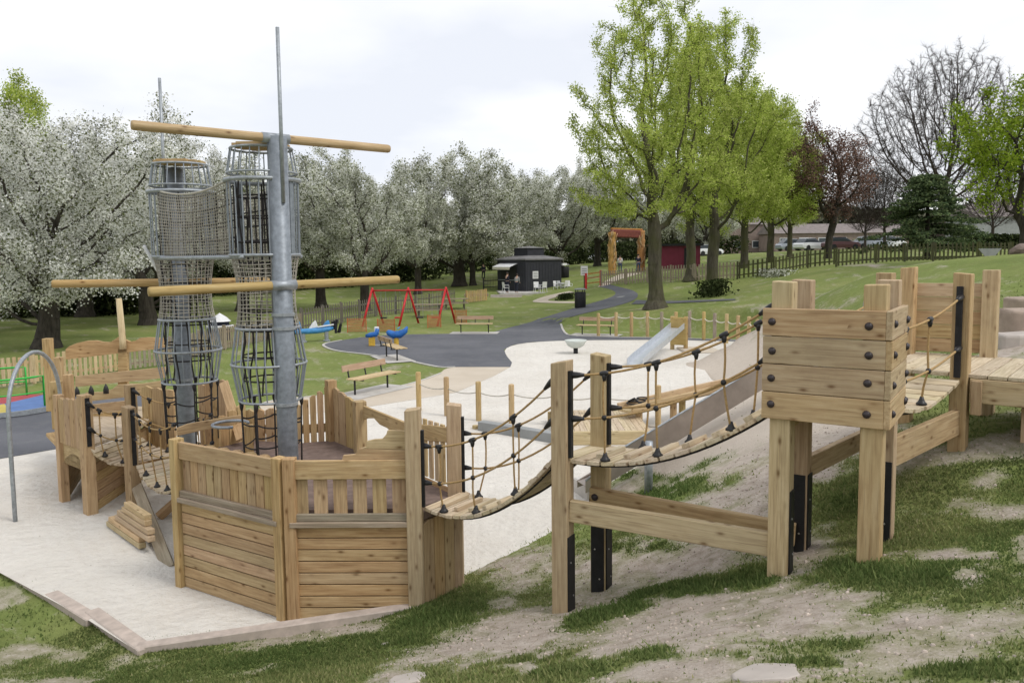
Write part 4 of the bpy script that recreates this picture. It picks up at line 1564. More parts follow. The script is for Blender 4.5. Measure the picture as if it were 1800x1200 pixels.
for i in range(6):
    y = .05 + (TD - .06) * (i + .5) / 6
    mb.box(o_ + tu * (TW / 2) + tv * y + UP * (2.44), tu * (TW - .02), tv * .115, UP * .035)
mb.build('deck', W['plank'], tower, .003)
for nm0, nm1 in (('fl', 'bl'), ('fr', 'br')):
    MB().beam(legs[nm0] + UP * 2.33, legs[nm1] + UP * 2.33, .05, .15).build('joist', W['pale'], tower, .004)
MB().beam(legs['bl'] + tv * .1 + UP * 2.33, legs['br'] + tv * .1 + UP * 2.33, .05, .15).build('joist', W['pale'], tower, .004)

# ------------------------------------------------------------------ bridge pier: two tall posts tied back to the tower by beams
N1, N2 = at_y(988, 700, 6.85), at_y(1056, 700, 7.32)
pier = thing('bridge_pier', 'pair of tall square posts carrying rope bridges, tied to the tower by two beams', 'bridge posts', ((N1.x + N2.x) / 2, (N1.y + N2.y) / 2, .6))
angN = math.radians(-30)
nu = Vector((math.cos(angN), math.sin(angN), 0))
nvv = Vector((-nu.y, nu.x, 0))
PW = .15
for k, c in enumerate((N1, N2)):
    zb = tz(c.x, c.y)
    pp = MB().post(c.x, c.y, zb - .25, 2.735, PW, PW, angN, slant=(.03, -.02)[k]).build('post', W['pale'], pier, .006)
    strip(pp, V2(c) + nu * (PW / 2) + nvv * (-.02), nu, 1.9, 2.66, .045, .03, 'rope_bar', screws=0)
    if k == 0:
        strip(pp, V2(c) + nu * (PW / 2), nu, zb - .08, zb + .70, .13, .012, 'foot_plate')
    else:
        strip(pp, V2(c) - nvv * (PW / 2), -nvv, zb - .08, zb + .62, .13, .012, 'foot_plate')
        strip(pp, V2(c) + nu * (PW / 2), nu, zb - .08, zb + .62, .13, .012, 'foot_plate')
b1 = V2(N1) + nu * (PW / 2 + .0)
b2 = legs['fl'] - tu * (LW / 2)
MB().beam(V2(b1) + UP * 1.425, V2(b2) + UP * 1.36, .07, .19).build('beam', W['pale'], pier, .005)
c1_ = V2(N2) - nvv * .11 - nu * .06
c2_ = legs['bl'] - tu * (.0) + tn * .11
bm2 = MB().beam(V2(c1_) + UP * 1.41, V2(c2_) + UP * 1.30, .07, .19).build('beam', W['pale'], pier, .005)
dome(bm2, V2(c1_) + nu * .06 - nvv * .036 + UP * 1.42, -nvv, .03)
MB().box((V2(N1) + V2(N2)) / 2 + UP * 1.86, (V2(N2) - V2(N1)) * .98, nu * .15, UP * .04).build('landing_board', W['plank'], pier, .004)

# ------------------------------------------------------------------ rope bridges
hn = nu * .09
A1 = at_y(748, 885, 7.72); A1.z = 1.16
A2 = Vector((Cf.x, Cf.y, 1.16)) + uBC * .08
rope_bridge('rope_bridge', 'long plank rope bridge climbing from the hull gate to the pair of tall posts', 'rope bridge',
            Vector((C.x, C.y, 1.17)) + uBC * .09, Vector((Cf.x, Cf.y, 1.17)) + uBC * .09, V2(N1) - hn + UP * 1.88, V2(N2) - hn + UP * 1.88, .27, 17,
            [(.62, .68), (.25, .33)], (.16, .43, .74), .19, True, 'plank rope bridges')
rope_bridge('rope_bridge', 'plank rope bridge rising from the tall posts to the lookout tower, above the two beams', 'rope bridge',
            V2(N1) + hn + UP * 1.88, V2(N2) + hn + UP * 1.88, legs['fl'] - tu * .09 + UP * 2.44, legs['bl'] - tu * .09 + UP * 2.44, .17, 13,
            [(.74, .80), (.36, .42)], (.2, .47, .8), .14, True, 'plank rope bridges')

# ------------------------------------------------------------------ platform behind the tower
Q1, Q3 = at_y(1557, 500, 7.95), at_y(1694, 500, 7.5)
Q2, Q4 = at_y(1598, 490, 9.05), at_y(1743, 490, 8.65)
plat = thing('timber_platform', 'timber landing with boarded back wall behind the tower, planked ramp leading right', 'platform', ((Q1.x + Q4.x) / 2, (Q1.y + Q4.y) / 2, 1.9))
pu = (V2(Q3) - V2(Q1)).normalized()
angP = math.atan2(pu.y, pu.x)
pv = Vector((-pu.y, pu.x, 0))
if pv.y < 0:
    pv = -pv
for k, c in enumerate((Q1, Q3, Q2, Q4)):
    pp = MB().post(c.x, c.y, tz(c.x, c.y) - .2, 3.44 if k != 2 else 3.47, .15, .15, angP, slant=random.uniform(-.015, .015)).build('post', W['pale'], plat, .006)
    if k < 2:
        strip(pp, V2(c) - pv * .076 + pu * -.01, -pv, 2.46, 3.32, .055, .03, 'rope_bar', screws=0)
mb = MB()
for i in range(5):
    mb.beam(V2(Q2) + pv * .08 + UP * (2.52 + i * .155 + .075), V2(Q4) + pv * .08 + UP * (2.52 + i * .155 + .075), .04, .15)
mb.build('back_wall', W['pale'], plat, .004)
# deck and ramp: planks across, running along pu
start = V2(Q1) - pu * .05
depthv = (V2(Q4) - V2(Q3))
dl = depthv.length
dn = depthv.normalized()
run = 4.2
npk = 26
mb = MB()
mb2 = MB()
for i in range(npk):
    x = run * (i + .5) / npk
    zz = 2.475
    (mb if x < .75 else mb2).box(start + pu * x + dn * (dl / 2) + UP * zz, dn * (dl + .06), pu * (run / npk - .008), UP * .035)
mb.build('deck', W['plank'], plat, .003)
mb2.build('ramp_deck', W['plank'], plat, .003)
MB().beam(V2(Q3) + pu * .09 - dn * .02 + UP * 2.34, V2(Q3) + pu * 3.4 - dn * .02 + UP * 2.34, .06, .225).build('side_beam', W['pale'], plat, .005)
MB().beam(V2(Q4) + pu * .09 + UP * 2.34, V2(Q4) + pu * 3.4 + UP * 2.34, .06, .225).build('side_beam', W['pale'], plat, .005)
MB().post((V2(Q3) + pu * .12).x, (V2(Q3) + pu * .12).y - .05, 2.12, 2.44, .09, .1, angP).build('bracket_block', W['pale'], plat, .004)
for s_ in (V2(Q3) + pu * .55 + dn * .25, V2(Q4) + pu * .5):
    MB().post(s_.x, s_.y, tz(s_.x, s_.y) - .2, 2.3, .13, .13, angP).build('leg', W['pale'], plat, .005)
MB().beam(legs['br'] + tv * .06 + tu * .02 + UP * 2.04, V2(Q3) - pv * .0 + pu * .0 + UP * 2.03, .06, .24).build('tie_beam', W['pale'], plat, .005)
MB().beam(legs['bl'] + tv * .06 + UP * 1.82, V2(Q1) + UP * 1.85, .06, .18).build('tie_beam', W['pale'], plat, .005)
rope_bridge('rope_bridge', 'short plank rope bridge between the back of the tower and the landing behind it', 'rope bridge',
            legs['br'] + tv * .09 + tu * .05 + UP * 2.42, legs['bl'] + tv * .09 + UP * 2.42, V2(Q3) - pv * .09 + UP * 2.44, V2(Q1) - pv * .09 + UP * 2.44, .12, 11,
            [(.60, .78), (.18, .30)], (.14, .5), .05, False, 'plank rope bridges')

# ------------------------------------------------------------------ big metal slide on the bank
sl = thing('metal_slide', 'wide stainless steel slide running down the sandy bank behind the rope bridge', 'slide', (1.2, 11.4, .1))
SA, SB = Vector((1.05, 11.4, .12)), Vector((5.45, 12.9, 2.25))
sdv = (SB - SA)
sx = Vector((sdv.x, sdv.y, 0)).normalized()
sn = Vector((-sx.y, sx.x, 0))
SWD = .30
HP = .40


def sprof(t):
    p = SA + sdv * t
    if t < .1:
        p.z += .06 * (1 - t / .1) ** 2
    return p


ts = np.linspace(0, 1, 16)
for nm, off in (('side_panel', 0), ('side_panel', SWD)):
    outer = [sprof(t) + sn * off for t in ts]
    hp_ = HP if off == 0 else .2
    top = [p + UP * (hp_ * (.45 + .55 * min(1, t / .12))) for p, t in zip(outer, ts)]
    mb = MB()
    mb.prism(outer + top[::-1], sn * .012)
    mb.build(nm, MAT['steel'], sl)
    MB().tube([p + sn * .006 for p in top], .016, 8).build('rim', MAT['galv'] if off == 0 else MAT['steel'], sl, smooth=True)
vs = []
mb = MB()
for i in range(len(ts) - 1):
    a, b = sprof(ts[i]) + UP * .1, sprof(ts[i + 1]) + UP * .1
    mb.box((a + b) / 2 + sn * (SWD / 2), b - a, sn * (SWD - .02), UP * .008)
mb.build('chute', MAT['steel'], sl)
hd = SB + sx * .62 + UP * .08
pts = [hd + sn * (SWD / 2 - (SWD / 2) * math.cos(a)) + UP * (.35 + .34 * math.sin(a)) for a in np.linspace(0, PI, 13)]
MB().prism([hd + UP * .1] + pts + [hd + sn * SWD + UP * .1], sx * .03).build('hood_plate', MAT['galvd'], sl)
MB().tube([hd] + pts + [hd + sn * SWD], .03, 8).build('hood_frame', MAT['galv'], sl, smooth=True)
pp = at_y(1140, 870, 11.15)
MB().tube([(pp.x, pp.y, tz(pp.x, pp.y) - .1), (pp.x, pp.y, 1.0)], .06, 12).build('support_leg', MAT['galv'], sl, smooth=True)
pe = at_z(1026, 868, .02)
MB().box(pe + UP * .08, sx * .12, sn * .55, UP * .24).build('end_block', MAT['conc'], sl, .02)
# ------------------------------------------------------------------ rope fences of round posts
ORD = ['first', 'second', 'third', 'fourth', 'fifth', 'sixth', 'seventh', 'eighth', 'ninth', 'tenth', 'eleventh', 'twelfth', 'thirteenth', 'fourteenth']


def rope_row(bases, heights, r, labels, group, ropez, ropename, ropelabel, ropemat, rr_, sag=.10, cat='post', dark=()):
    for i, (b, h) in enumerate(zip(bases, heights)):
        z = tz(b.x, b.y)
        o = MB().lathe([(r * 1.02, -.25), (r, 0), (r, h - .03), (r * .9, h - .008), (r * .6, h), (.001, h + .001)], (b.x, b.y, z), 14).build('rope_post', W['greyl'] if i in dark else W['post'], smooth=False, base=(b.x, b.y, z))
        for p_ in o.data.polygons:
            p_.use_smooth = abs(p_.normal.z) < .5
        tag(o, labels[i], cat, group)
    mb = MB()
    for a, b in zip(bases, bases[1:]):
        za, zb_ = tz(a.x, a.y) + ropez, tz(b.x, b.y) + ropez
        mb.tube(sagline((a.x, a.y, za), (b.x, b.y, zb_), sag, 8), rr_, 5)
    m = (bases[0] + bases[-1]) / 2
    tag(mb.build('barrier_rope', ropemat, smooth=True, base=(m.x, m.y, 0)), ropelabel, 'rope')


nearb = [Vector((x, y, 0)) for x, y in ((at_y(736, 700, 18.8).x, 18.8), (at_y(785, 700, 18.1).x, 18.1), (at_y(841, 700, 17.5).x, 17.5), (at_y(899, 700, 17.2).x, 17.2),
                                        (at_y(978, 700, 16.9).x, 16.9), (at_y(1050, 700, 16.75).x, 16.75), (at_y(1157, 700, 16.6).x, 16.6))]
rope_row(nearb, [.94, .92, .90, .88, .88, .88, .92], .062,
         ['round rope-fence post nearest the hull, first of the short row on the sand', 'second round post from the hull in the short rope row',
          'third round post from the hull, at the end of the grey wall', 'fourth round post from the hull, in front of the white sand and grey wall',
          'round rope-fence post half hidden behind the nearer tall bridge post', 'round rope-fence post hidden behind the farther tall bridge post', 'round post beside the timber water channel, last of the short rope row'],
         'short row of rope posts by the ship', .66, 'barrier_rope', 'thin sagging rope along the short row of round posts by the ship', MAT['ropeg'], .012, .07)
fx = [(1052, 591), (1083, 591), (1110, 592), (1138, 592), (1163, 594), (1188, 595), (1212, 594), (1237, 597), (1256, 600), (1277, 603), (1297, 606), (1316, 609), (1331, 613)]
fb = [at_z(x, y, 0) for x, y in fx]
fl = ['%s post from the left in the long rope fence behind the sand' % ORD[i] for i in range(len(fx))]
rope_row(fb, [1.06, 1.10, 1.12, 1.14, 1.16, 1.18, 1.2, 1.22, 1.2, 1.22, 1.2, 1.2, 1.15], .075, fl, 'long row of rope posts behind the sand', .93, 'barrier_rope',
         'pale rope sagging from post to post along the back edge of the sand', MAT['ropew'], .026, .10, dark=(4, 6, 8))

# ------------------------------------------------------------------ small slide, dish, boardwalk, wall, water channel
ss = thing('small_slide', 'narrow bright metal slide coming down from a short timber board onto white sand', 'slide', at_z(1125, 643, 0))
a, b = at_z(1130, 642, .08), at_y(1203, 592, 30.0)
b.z = .84
d = (b - a).normalized()
n = Vector((-d.y, d.x, 0)).normalized()
wS = .52
mb = MB()
prof = [a + Vector((0, 0, .0)), a.lerp(b, .12) + UP * .03, a.lerp(b, .5), b]
for p, q_ in zip(prof, prof[1:]):
    mb.box((p + q_) / 2 + n * wS / 2, q_ - p, n * wS, UP * .02)
MAT['slide2'] = plain('bright_slide_steel', (.56, .59, .63), .35, .4, .08)
mb.build('chute', MAT['slide2'], ss)
for off in (0, wS):
    pts = [p + n * off for p in prof]
    MB().prism(pts + [p + UP * .2 for p in reversed(pts)], n * .02).build('side_panel', MAT['slide2'], ss)
hb = b + d * .1
MB().box(Vector((hb.x, hb.y, .72)) + n * (wS / 2), n * .62, UP * 1.05, d * .06).build('head_board', W['post'], ss, .01)
for off in (.0, wS):
    p = hb + n * off + d * .1
    MB().post(p.x, p.y, -.1, 1.28, .14).build('post', W['post'], ss, .01)
MB().box(at_z(1228, 616, 0) + UP * .02, (1.4, 0, 0), (0, 1.6, 0), UP * .1).build('landing_mound', MAT['gravel'], ss, .05)

ds = thing('spinning_dish', 'pale shallow play dish on a short dark stem in the white sand', 'play dish', at_z(1012, 621, 0))
c = at_z(1012, 621, 0)
MB().lathe([(.001, .20), (.16, .21), (.30, .29), (.385, .44), (.415, .50), (.39, .505), (.30, .36), (.15, .30), (.001, .29)], c, 28, caps=False).build('dish', MAT['dish'], ds, smooth=True)
MB().lathe([(.085, -.1), (.085, .2), (.001, .22)], c, 14).build('stem', MAT['plate'], ds, smooth=True)

bw = thing('boardwalk', 'low timber boardwalk with grooved planks at the edge of the sand behind the bridge posts', 'boardwalk', at_z(1060, 783, 0))
p0, p1 = at_z(972, 783, 0), at_z(1150, 783, 0)
MB().box(Vector(((p0.x + p1.x) / 2, p0.y + .05, .13)), (p1.x - p0.x, 0, 0), (0, .08, 0), (0, 0, .26)).build('front_beam', W['light'], bw, .005)
mb = MB()
for i in range(15):
    mb.box((p0.x + .06 + (p1.x - p0.x - .1) * (i + .5) / 15, p0.y + 1.15, .245), (0, 2.1, 0), ((p1.x - p0.x) / 15 - .012, 0, 0), (0, 0, .03))
mb.build('deck', W['plank'], bw, .003)
MB().box(Vector(((p0.x + p1.x) / 2, p0.y + 2.2, .12)), (p1.x - p0.x, 0, 0), (0, .08, 0), (0, 0, .22)).build('rear_beam', W['light'], bw, .005)

g0, g1 = at_z(838, 757, 0), at_z(978, 781, 0)
wl = MB()
gd = (g1 - g0).normalized()
wl.box((g0 + g1) / 2 + UP * .06 + Vector((.08, .12, 0)), g1 - g0, Vector((-gd.y, gd.x, 0)) * .2, UP * .26)
tag(wl.build('low_wall', MAT['concd'], bevel=.01, base=(g0 + g1) / 2), 'low grey concrete kerb wall crossing the sand between rope posts and boardwalk', 'wall', kind='thing')
o = MB().lathe([(.07, -.15), (.07, .07), (.05, .075)], at_z(836, 753, 0), 12).build('timber_stub', W['post'], base=at_z(836, 753, 0))
tag(o, 'short timber stub lying against the left end of the grey kerb wall', 'timber stub')

wc = thing('water_channel', 'long hollowed timber water channel on short legs with metal fittings at its near end', 'play table', at_z(1170, 742, 0))
qa, qb = at_y(1098, 722, 16.3), at_y(1290, 693, 18.2)
qa.z, qb.z = .42, .62
d = (qb - qa).normalized()
n = Vector((-d.y, d.x, 0)).normalized()
MB().beam(qa, qb, .42, .06).build('channel_base', W['light'], wc, .01)
for s_ in (-1, 1):
    MB().beam(qa + n * .21 * s_ + UP * .07, qb + n * .21 * s_ + UP * .07, .06, .14).build('channel_side', W['light'], wc, .01)
for t_ in (.12, .42, .5, .85):
    p = qa.lerp(qb, t_)
    MB().lathe([(.075, -.1 - p.z), (.075, -.03)], p, 10).build('leg', W['post'], wc)
pf = qa.lerp(qb, .08)
mb = MB()
for k in range(3):
    mb.ring(pf + UP * (.12 + .03 * k) + d * .12 * k, .16 - .02 * k, .016, 16, 5)
mb.tube([pf + UP * .12 - n * .2, pf + UP * .22, pf + UP * .12 + n * .2], .02, 6)
mb.build('metal_fitting', MAT['plate'], wc)

# ------------------------------------------------------------------ benches
bench = thing('park_bench', 'x', 'bench', (0, 0, 0), 'timber benches')
L = 1.75


def bench_parts(root):
    ORG[root.name] = Vector((0, 0, 0))
    for y in (-.42, -.27, -.12):
        MB().box((0, y, .44), (L, 0, 0), (0, .13, 0), (0, 0, .035)).build('seat_board', W['light'], root, .006)
    MB().box((0, .085, .70), (L, 0, 0), Vector((0, .02, .17)), Vector((0, .032, -.004))).build('backrest', plain_back, root, .006)
    for x in (-L * .38, L * .38):
        MB().tube([(x, -.16, .0), (x, -.16, .40)], .028, 6).build('leg', MAT['black'], root)
        MB().box((x, -.20, .405), (0, .54, 0), (.05, 0, 0), (0, 0, .03)).build('seat_bracket', MAT['black'], root)
        MB().tube([(x, .03, .41), (x, .075, .62), (x, .105, .77)], .022, 6).build('back_support', MAT['black'], root)
    MB().tube([(0, .03, .43), (0, .075, .62), (0, .105, .77)], .02, 6).build('back_support', MAT['black'], root)


plain_back = wood("timber_bench_back", (.30, .20, .13), (.42, .30, .20), (.5, .38, .28), tint_f=.1, knots=.3)
bench_parts(bench)
bs = [((612, 697), (692, 679), 1, 'timber bench on thin black legs on a pale slab, nearest to the ship'),
      ((676, 627), (702, 634), -1, 'timber bench seen from its end at the tip of the grey asphalt'),
      ((811, 585), (858, 585), 1, 'timber bench facing the asphalt on a slab in front of the far lawn'),
      ((1030, 588), (1066, 589), 1, 'timber bench standing behind the first posts of the long rope fence')]
for i, (a, b, sg, lab_) in enumerate(bs):
    pa, pb_ = at_z(a[0], a[1], 0), at_z(b[0], b[1], 0)
    m = (pa + pb_) / 2
    ang = math.atan2(pb_.y - pa.y, pb_.x - pa.x)
    if i == 1:
        ang = math.radians(-62)
        # seat faces right, back towards the left
        ang = math.radians(118)
        ang = math.atan2(pb_.y - pa.y, pb_.x - pa.x) + (PI if False else 0)
        ang = math.radians(115)
    o = bench if i == 0 else copy_tree(bench)
    z = .01
    off = Vector((-math.sin(ang), math.cos(ang), 0)) * .16
    o.location = (m.x + off.x, m.y + off.y, z)
    ORG[o.name] = Vector(o.location)
    o.rotation_euler = (0, 0, ang)
    o['label'] = lab_
    u = Vector((math.cos(ang), math.sin(ang), 0))
    v_ = Vector((-u.y, u.x, 0))
    P = [m + u * 1.15 - v_ * .55, m + u * 1.15 + v_ * .5, m - u * 1.15 + v_ * .5, m - u * 1.15 - v_ * .55]
    sheet('pavement', [p.xy for p in P], .012, MAT['conc'])

# ------------------------------------------------------------------ red swings
sw = thing('swing_frame', 'red A-frame double swing with rubber seats standing on the far lawn', 'swings', at_z(715, 574, 0))
dA = [at_z(656, 571, 0), at_z(719, 570, 0), at_z(785, 570, 0)]
sdir = (dA[2] - dA[0]).normalized()
sper = Vector((-sdir.y, sdir.x, 0))
sperA = (sper * 1.0 + sdir * .42).normalized()
HS = 1.86
for p in dA:
    for s_ in (-1, 1):
        MB().tube([p + sperA * 1.0 * s_ + UP * -.05, p + sperA * .05 * s_ + UP * (HS + .03)], .06, 8).build('leg', MAT['red'], sw, smooth=True)
    MB().tube([p + UP * (HS - .06), p + UP * (HS + .16)], [.085, .05], 8).build('joint', MAT['red'], sw, smooth=True)
MB().tube([dA[0] + UP * HS, dA[2] + UP * HS], .04, 8).build('top_bar', MAT['red'], sw, smooth=True)
for bay in (0, 1):
    for f in (.3, .7):
        p = dA[bay].lerp(dA[bay + 1], f)
        se = MB().box(p + UP * .38, sdir * .36, sper * .26, UP * .07).build('swing_seat', MAT['red'] if f > .5 else MAT['black'], sw, .02)
        MB().tube([p - sdir * .17 + UP * .42, p - sdir * .12 + UP * HS], .009, 4).build('chain', MAT['galv'], se)
        MB().tube([p + sdir * .17 + UP * .42, p + sdir * .12 + UP * HS], .009, 4).build('chain', MAT['galv'], se)

MAT['omesh'] = plain("orange_barrier_mesh", (.42, .17, .07), .6, 0, .25, 3.0)


def mesh_panel(px0, px1, ytop, ybot, lab_, depth_dir=0.0, mat='omesh', z=0):
    a, b = at_z(px0, ybot, z), at_z(px1, ybot - depth_dir, z)
    h = at_y(px0, ytop, a.y).z
    root = thing('orange_barrier', lab_, 'barrier', (a + b) / 2, 'orange mesh barriers around the swings')
    u = (b - a)
    nH, nV = 9, 16
    mb = MB()
    th = Vector((-u.y, u.x, 0)).normalized() * .012
    for i in range(nH):
        mb.box((a + b) / 2 + UP * (.06 + (h - .08) * i / (nH - 1)), u, th, UP * (h / nH * .42))
    for i in range(nV):
        mb.box(a + u * ((i + .5) / nV) + UP * (h / 2) + th * .3, UP * h, u / nV * .28, th)
    mb.build('mesh', MAT[mat], root)
    for e in (a, b):
        MB().tube([e - UP * .05, e + UP * (h + .03)], .02, 6).build('stake', MAT['orange'], root)
    return root


mesh_panel(611, 644, 560, 584, 'orange mesh barrier low beside the left leg of the red swings', 1)
mesh_panel(664, 694, 561, 583, 'orange mesh barrier between the left and middle legs of the swings', 0)
mesh_panel(752, 775, 554, 576, 'reddish mesh barrier against the right leg of the red swings', 1)
mesh_panel(800, 820, 545, 568, 'upright orange mesh barrier to the right of the swings, behind the bench', 0)

# ------------------------------------------------------------------ spring toys
sp1 = thing('spring_rocker', 'bright blue rounded rocker on a yellow spring plate behind the bench', 'spring rocker', at_z(700, 607, 0))
c = at_z(697, 608, 0)
MB().tube([c + UP * .0, c + UP * .34], .10, 10).build('spring', MAT['yellow'], sp1)
MB().tube([c + Vector((-.38, 0, .62)), c + Vector((-.30, 0, .55)), c + Vector((-.1, 0, .46)), c + Vector((.15, 0, .48)), c + Vector((.38, 0, .62)), c + Vector((.46, 0, .8))], [.07, .13, .16, .16, .11, .04], 12).build('body', MAT['blue'], sp1, smooth=True)
MB().tube([c + Vector((.10, -.3, .74)), c + Vector((.10, .3, .74))], .025, 6).build('handle', MAT['lblue'], sp1)
sp2 = thing('spring_rocker', 'small blue and white rocker on a yellow base at the left end of the asphalt', 'spring rocker', at_z(653, 609, 0))
c = at_z(656, 608, 0)
MB().box(c + Vector((-.05, 0, .2)), (0, 0, .4), (.26, 0, 0), (0, .12, 0)).build('base', MAT['yellow'], sp2, .02)
MB().tube([c + Vector((-.3, 0, .42)), c + Vector((-.1, 0, .45)), c + Vector((.15, 0, .5)), c + Vector((.2, 0, .72))], [.06, .12, .12, .08], 10).build('body', MAT['blue'], sp2, smooth=True)
MB().box(c + Vector((.16, 0, .66)), (0, 0, .28), (.2, 0, 0), (0, .05, 0)).build('head_panel', MAT['white'], sp2, .03)

sp3 = thing('spring_seesaw', 'long blue and white rocking seesaw with a black end on the lawn by the fence', 'seesaw', at_z(555, 600, 0))
c = at_z(556, 600, 0)
ud = Vector((.93, .36, 0))
MB().tube([c - ud * 1.05 + UP * .42, c - ud * .8 + UP * .46, c + UP * .47, c + ud * .5 + UP * .52, c + ud * .75 + UP * .58], [.06, .12, .13, .12, .07], 10).build('body', MAT['lblue'], sp3, smooth=True)
for t_, mt in ((-.8, 'lblue'), (-.1, 'white'), (.45, 'lblue')):
    MB().prism([c + ud * (t_ - .2) + UP * .55, c + ud * (t_ + .2) + UP * .6, c + ud * (t_ + .12) + UP * .92, c + ud * (t_ - .02) + UP * .8], Vector((-ud.y, ud.x, 0)) * .3).build('seat_back', MAT[mt], sp3, .03)
MB().tube([c + ud * .1 + UP * .64 + Vector((0, -.1, 0)), c + ud * .8 + UP * .72 + Vector((0, -.1, 0))], .035, 6).build('stripe', MAT['white'], sp3)
mb = MB()
for k in range(7):
    a_ = c + ud * (.75 + .05 * k) + UP * (.62 + random.uniform(-.12, .16))
    mb.tube([a_ - UP * .18 + Vector((random.uniform(-.1, .1), 0, 0)), a_ + UP * .2 + Vector((random.uniform(-.1, .1), 0, 0))], .06, 6)
mb.build('black_end', MAT['black'], sp3)
for t_ in (-.55, .45):
    p = c + ud * t_
    MB().lathe([(.16, -.05), (.16, .04), (.09, .06), (.09, .42)], p, 10).build('spring', MAT['galv'], sp3)

# ------------------------------------------------------------------ roundabout
rb_c = Vector((-12.6, 19.5, 0))
rb = thing('roundabout', 'flat playground roundabout with blue, red and yellow floor and bright green rails', 'roundabout', rb_c)
for k, (m, a0_, a1_) in enumerate((('rblue', -.9, 1.4), ('rred', 1.4, 2.9), ('rblue', 2.9, 3.9), ('rred', 3.9, 4.6), ('ryel', 4.6, 5.38))):
    if m not in MAT:
        MAT[m] = plain("roundabout_" + m, {'rblue': (.10, .18, .40), 'rred': (.38, .06, .07), 'ryel': (.52, .42, .10)}[m], .6, 0, .15, 3.0)
    pts = [rb_c + UP * .10] + [rb_c + Vector((1.35 * math.cos(x), 1.35 * math.sin(x), .10)) for x in np.linspace(a0_, a1_, 14)]
    MB().prism(pts, UP * .04).build('floor_segment', MAT[m], rb)
MB().lathe([(1.3, .0), (1.38, .02), (1.38, .135), (1.34, .14)], rb_c, 40, caps=False).build('rim', MAT['galv'], rb)
for k in range(4):
    a = k * PI / 2 + .15
    p = [rb_c + Vector((1.25 * math.cos(a + x), 1.25 * math.sin(a + x), 0)) for x in np.linspace(0, 1.15, 8)]
    MB().tube([p[0] + UP * .14] + [q_ + UP * .88 for q_ in p] + [p[-1] + UP * .14], .026, 7).build('hand_rail', MAT['green'], rb, smooth=True)
    MB().tube([q_ + UP * .5 for q_ in p], .02, 6).build('mid_rail', MAT['green'], rb, smooth=True)

# ------------------------------------------------------------------ fences
def picket_fence(name, lab_, pts, h, mat, gap=.12, pw=.085, group=None, zoff=0.0, post_every=2.2, pick=True, postmat=None, cap=0):
    """pts: world xy polyline"""
    P = [Vector((p[0], p[1], 0)) for p in pts]
    c = sum(P, Vector()) / len(P)
    root = thing(name, lab_, 'fence', (c.x, c.y, tz(c.x, c.y)), group)
    rails, pk = MB(), MB()
    for a, b in zip(P, P[1:]):
        L_ = (b - a).length
        u = (b - a) / L_
        n_ = Vector((-u.y, u.x, 0))
        if n_.y > 0:
            n_ = -n_
        npost = max(1, int(round(L_ / post_every)))
        Z = terrain([(a + u * (L_ * i / npost)).xy for i in range(npost + 1)]) + zoff
        for i in range(npost):
            p = a + u * (L_ * i / npost)
            MB().post(p.x, p.y, Z[i] - .2, Z[i] + h + .06, .10, .10, math.atan2(u.y, u.x)).build('post', postmat or mat, root)
            q_ = a + u * (L_ * (i + 1) / npost)
            for f in (.24, .76):
                rails.beam(p + UP * (Z[i] + h * f), q_ + UP * (Z[i + 1] + h * f), .035, .08)
        if pick:
            m = int(L_ / (gap))
            zz = np.interp(np.linspace(0, npost, m), np.arange(npost + 1), Z)
            for i in range(m):
                p = a + u * (L_ * (i + .5) / m) + n_ * .035
                hh = h + random.uniform(-.02, .02)
                pk.box(p + UP * (zz[i] + .06 + (hh - .06) / 2), UP * (hh - .06), u * pw, n_ * .02)
    rails.build('rail', mat, root)
    if pick:
        pk.build('pickets', mat, root)
    return root


lf = [at_z(x, y, 0).xy for x, y in ((-120, 700), (60, 673), (215, 652))]
picket_fence('picket_fence', 'new pale wooden picket fence on the left beyond the roundabout and stern', lf, .86, W['light'], .16, .10)
lf2 = [at_z(x, y, 0).xy for x, y in ((215, 652), (300, 641), (395, 614), (470, 598), (530, 583))]
picket_fence('picket_fence', 'weathered grey picket fence behind the masts, running toward the blue seesaw', lf2, .95, W['greyl'], .16, .09)
lf3 = [at_z(x, y, 0).xy for x, y in ((530, 583), (600, 568), (660, 556), (730, 546), (800, 534))]
picket_fence('picket_fence', 'grey picket fence behind the red swings with dusty light stakes', lf3, 1.15, W['grey'], .30, .10, postmat=W['grey'])
lf4 = [on_ground(x, y).xy for x, y in ((820, 533), (856, 529))]
picket_fence('panel_fence', 'short golden boarded fence panel beside the kiosk steps', lf4, .95, W['post'], .16, .12)
lf5 = [on_ground(x, y).xy for x, y in ((1057, 503), (1100, 500), (1140, 497), (1220, 494), (1300, 490))]
picket_fence('picket_fence', 'old mossy picket fence behind the lime tree trunks', lf5, 1.15, W['greyl'], .24, .11)
lf6 = [on_ground(x, y).xy for x, y in ((1296, 491), (1360, 483), (1420, 471), (1470, 466))]
picket_fence('picket_fence', 'mossy green picket fence climbing between the last lime trees and the purple tree', lf6, 1.15, W['dark'], .28, .12)
lf7 = []
for x, yb in ((1470, 466), (1540, 463), (1640, 460), (1720, 459), (1830, 458)):
    p = at_y(x, yb, 50.5)
    lf7.append((p.x, p.y))
picket_fence('picket_fence', 'long dark mossy picket fence along the top of the green mound at right', lf7, 1.15, W['dark'], .24, .11)
# metal railing beside the kiosk
lf8 = [on_ground(x, y).xy for x, y in ((850, 510), (880, 508))]
picket_fence('metal_railing', 'thin dark metal railing left of the kiosk', lf8, 1.1, MAT['plate'], .14, .025, post_every=1.2)

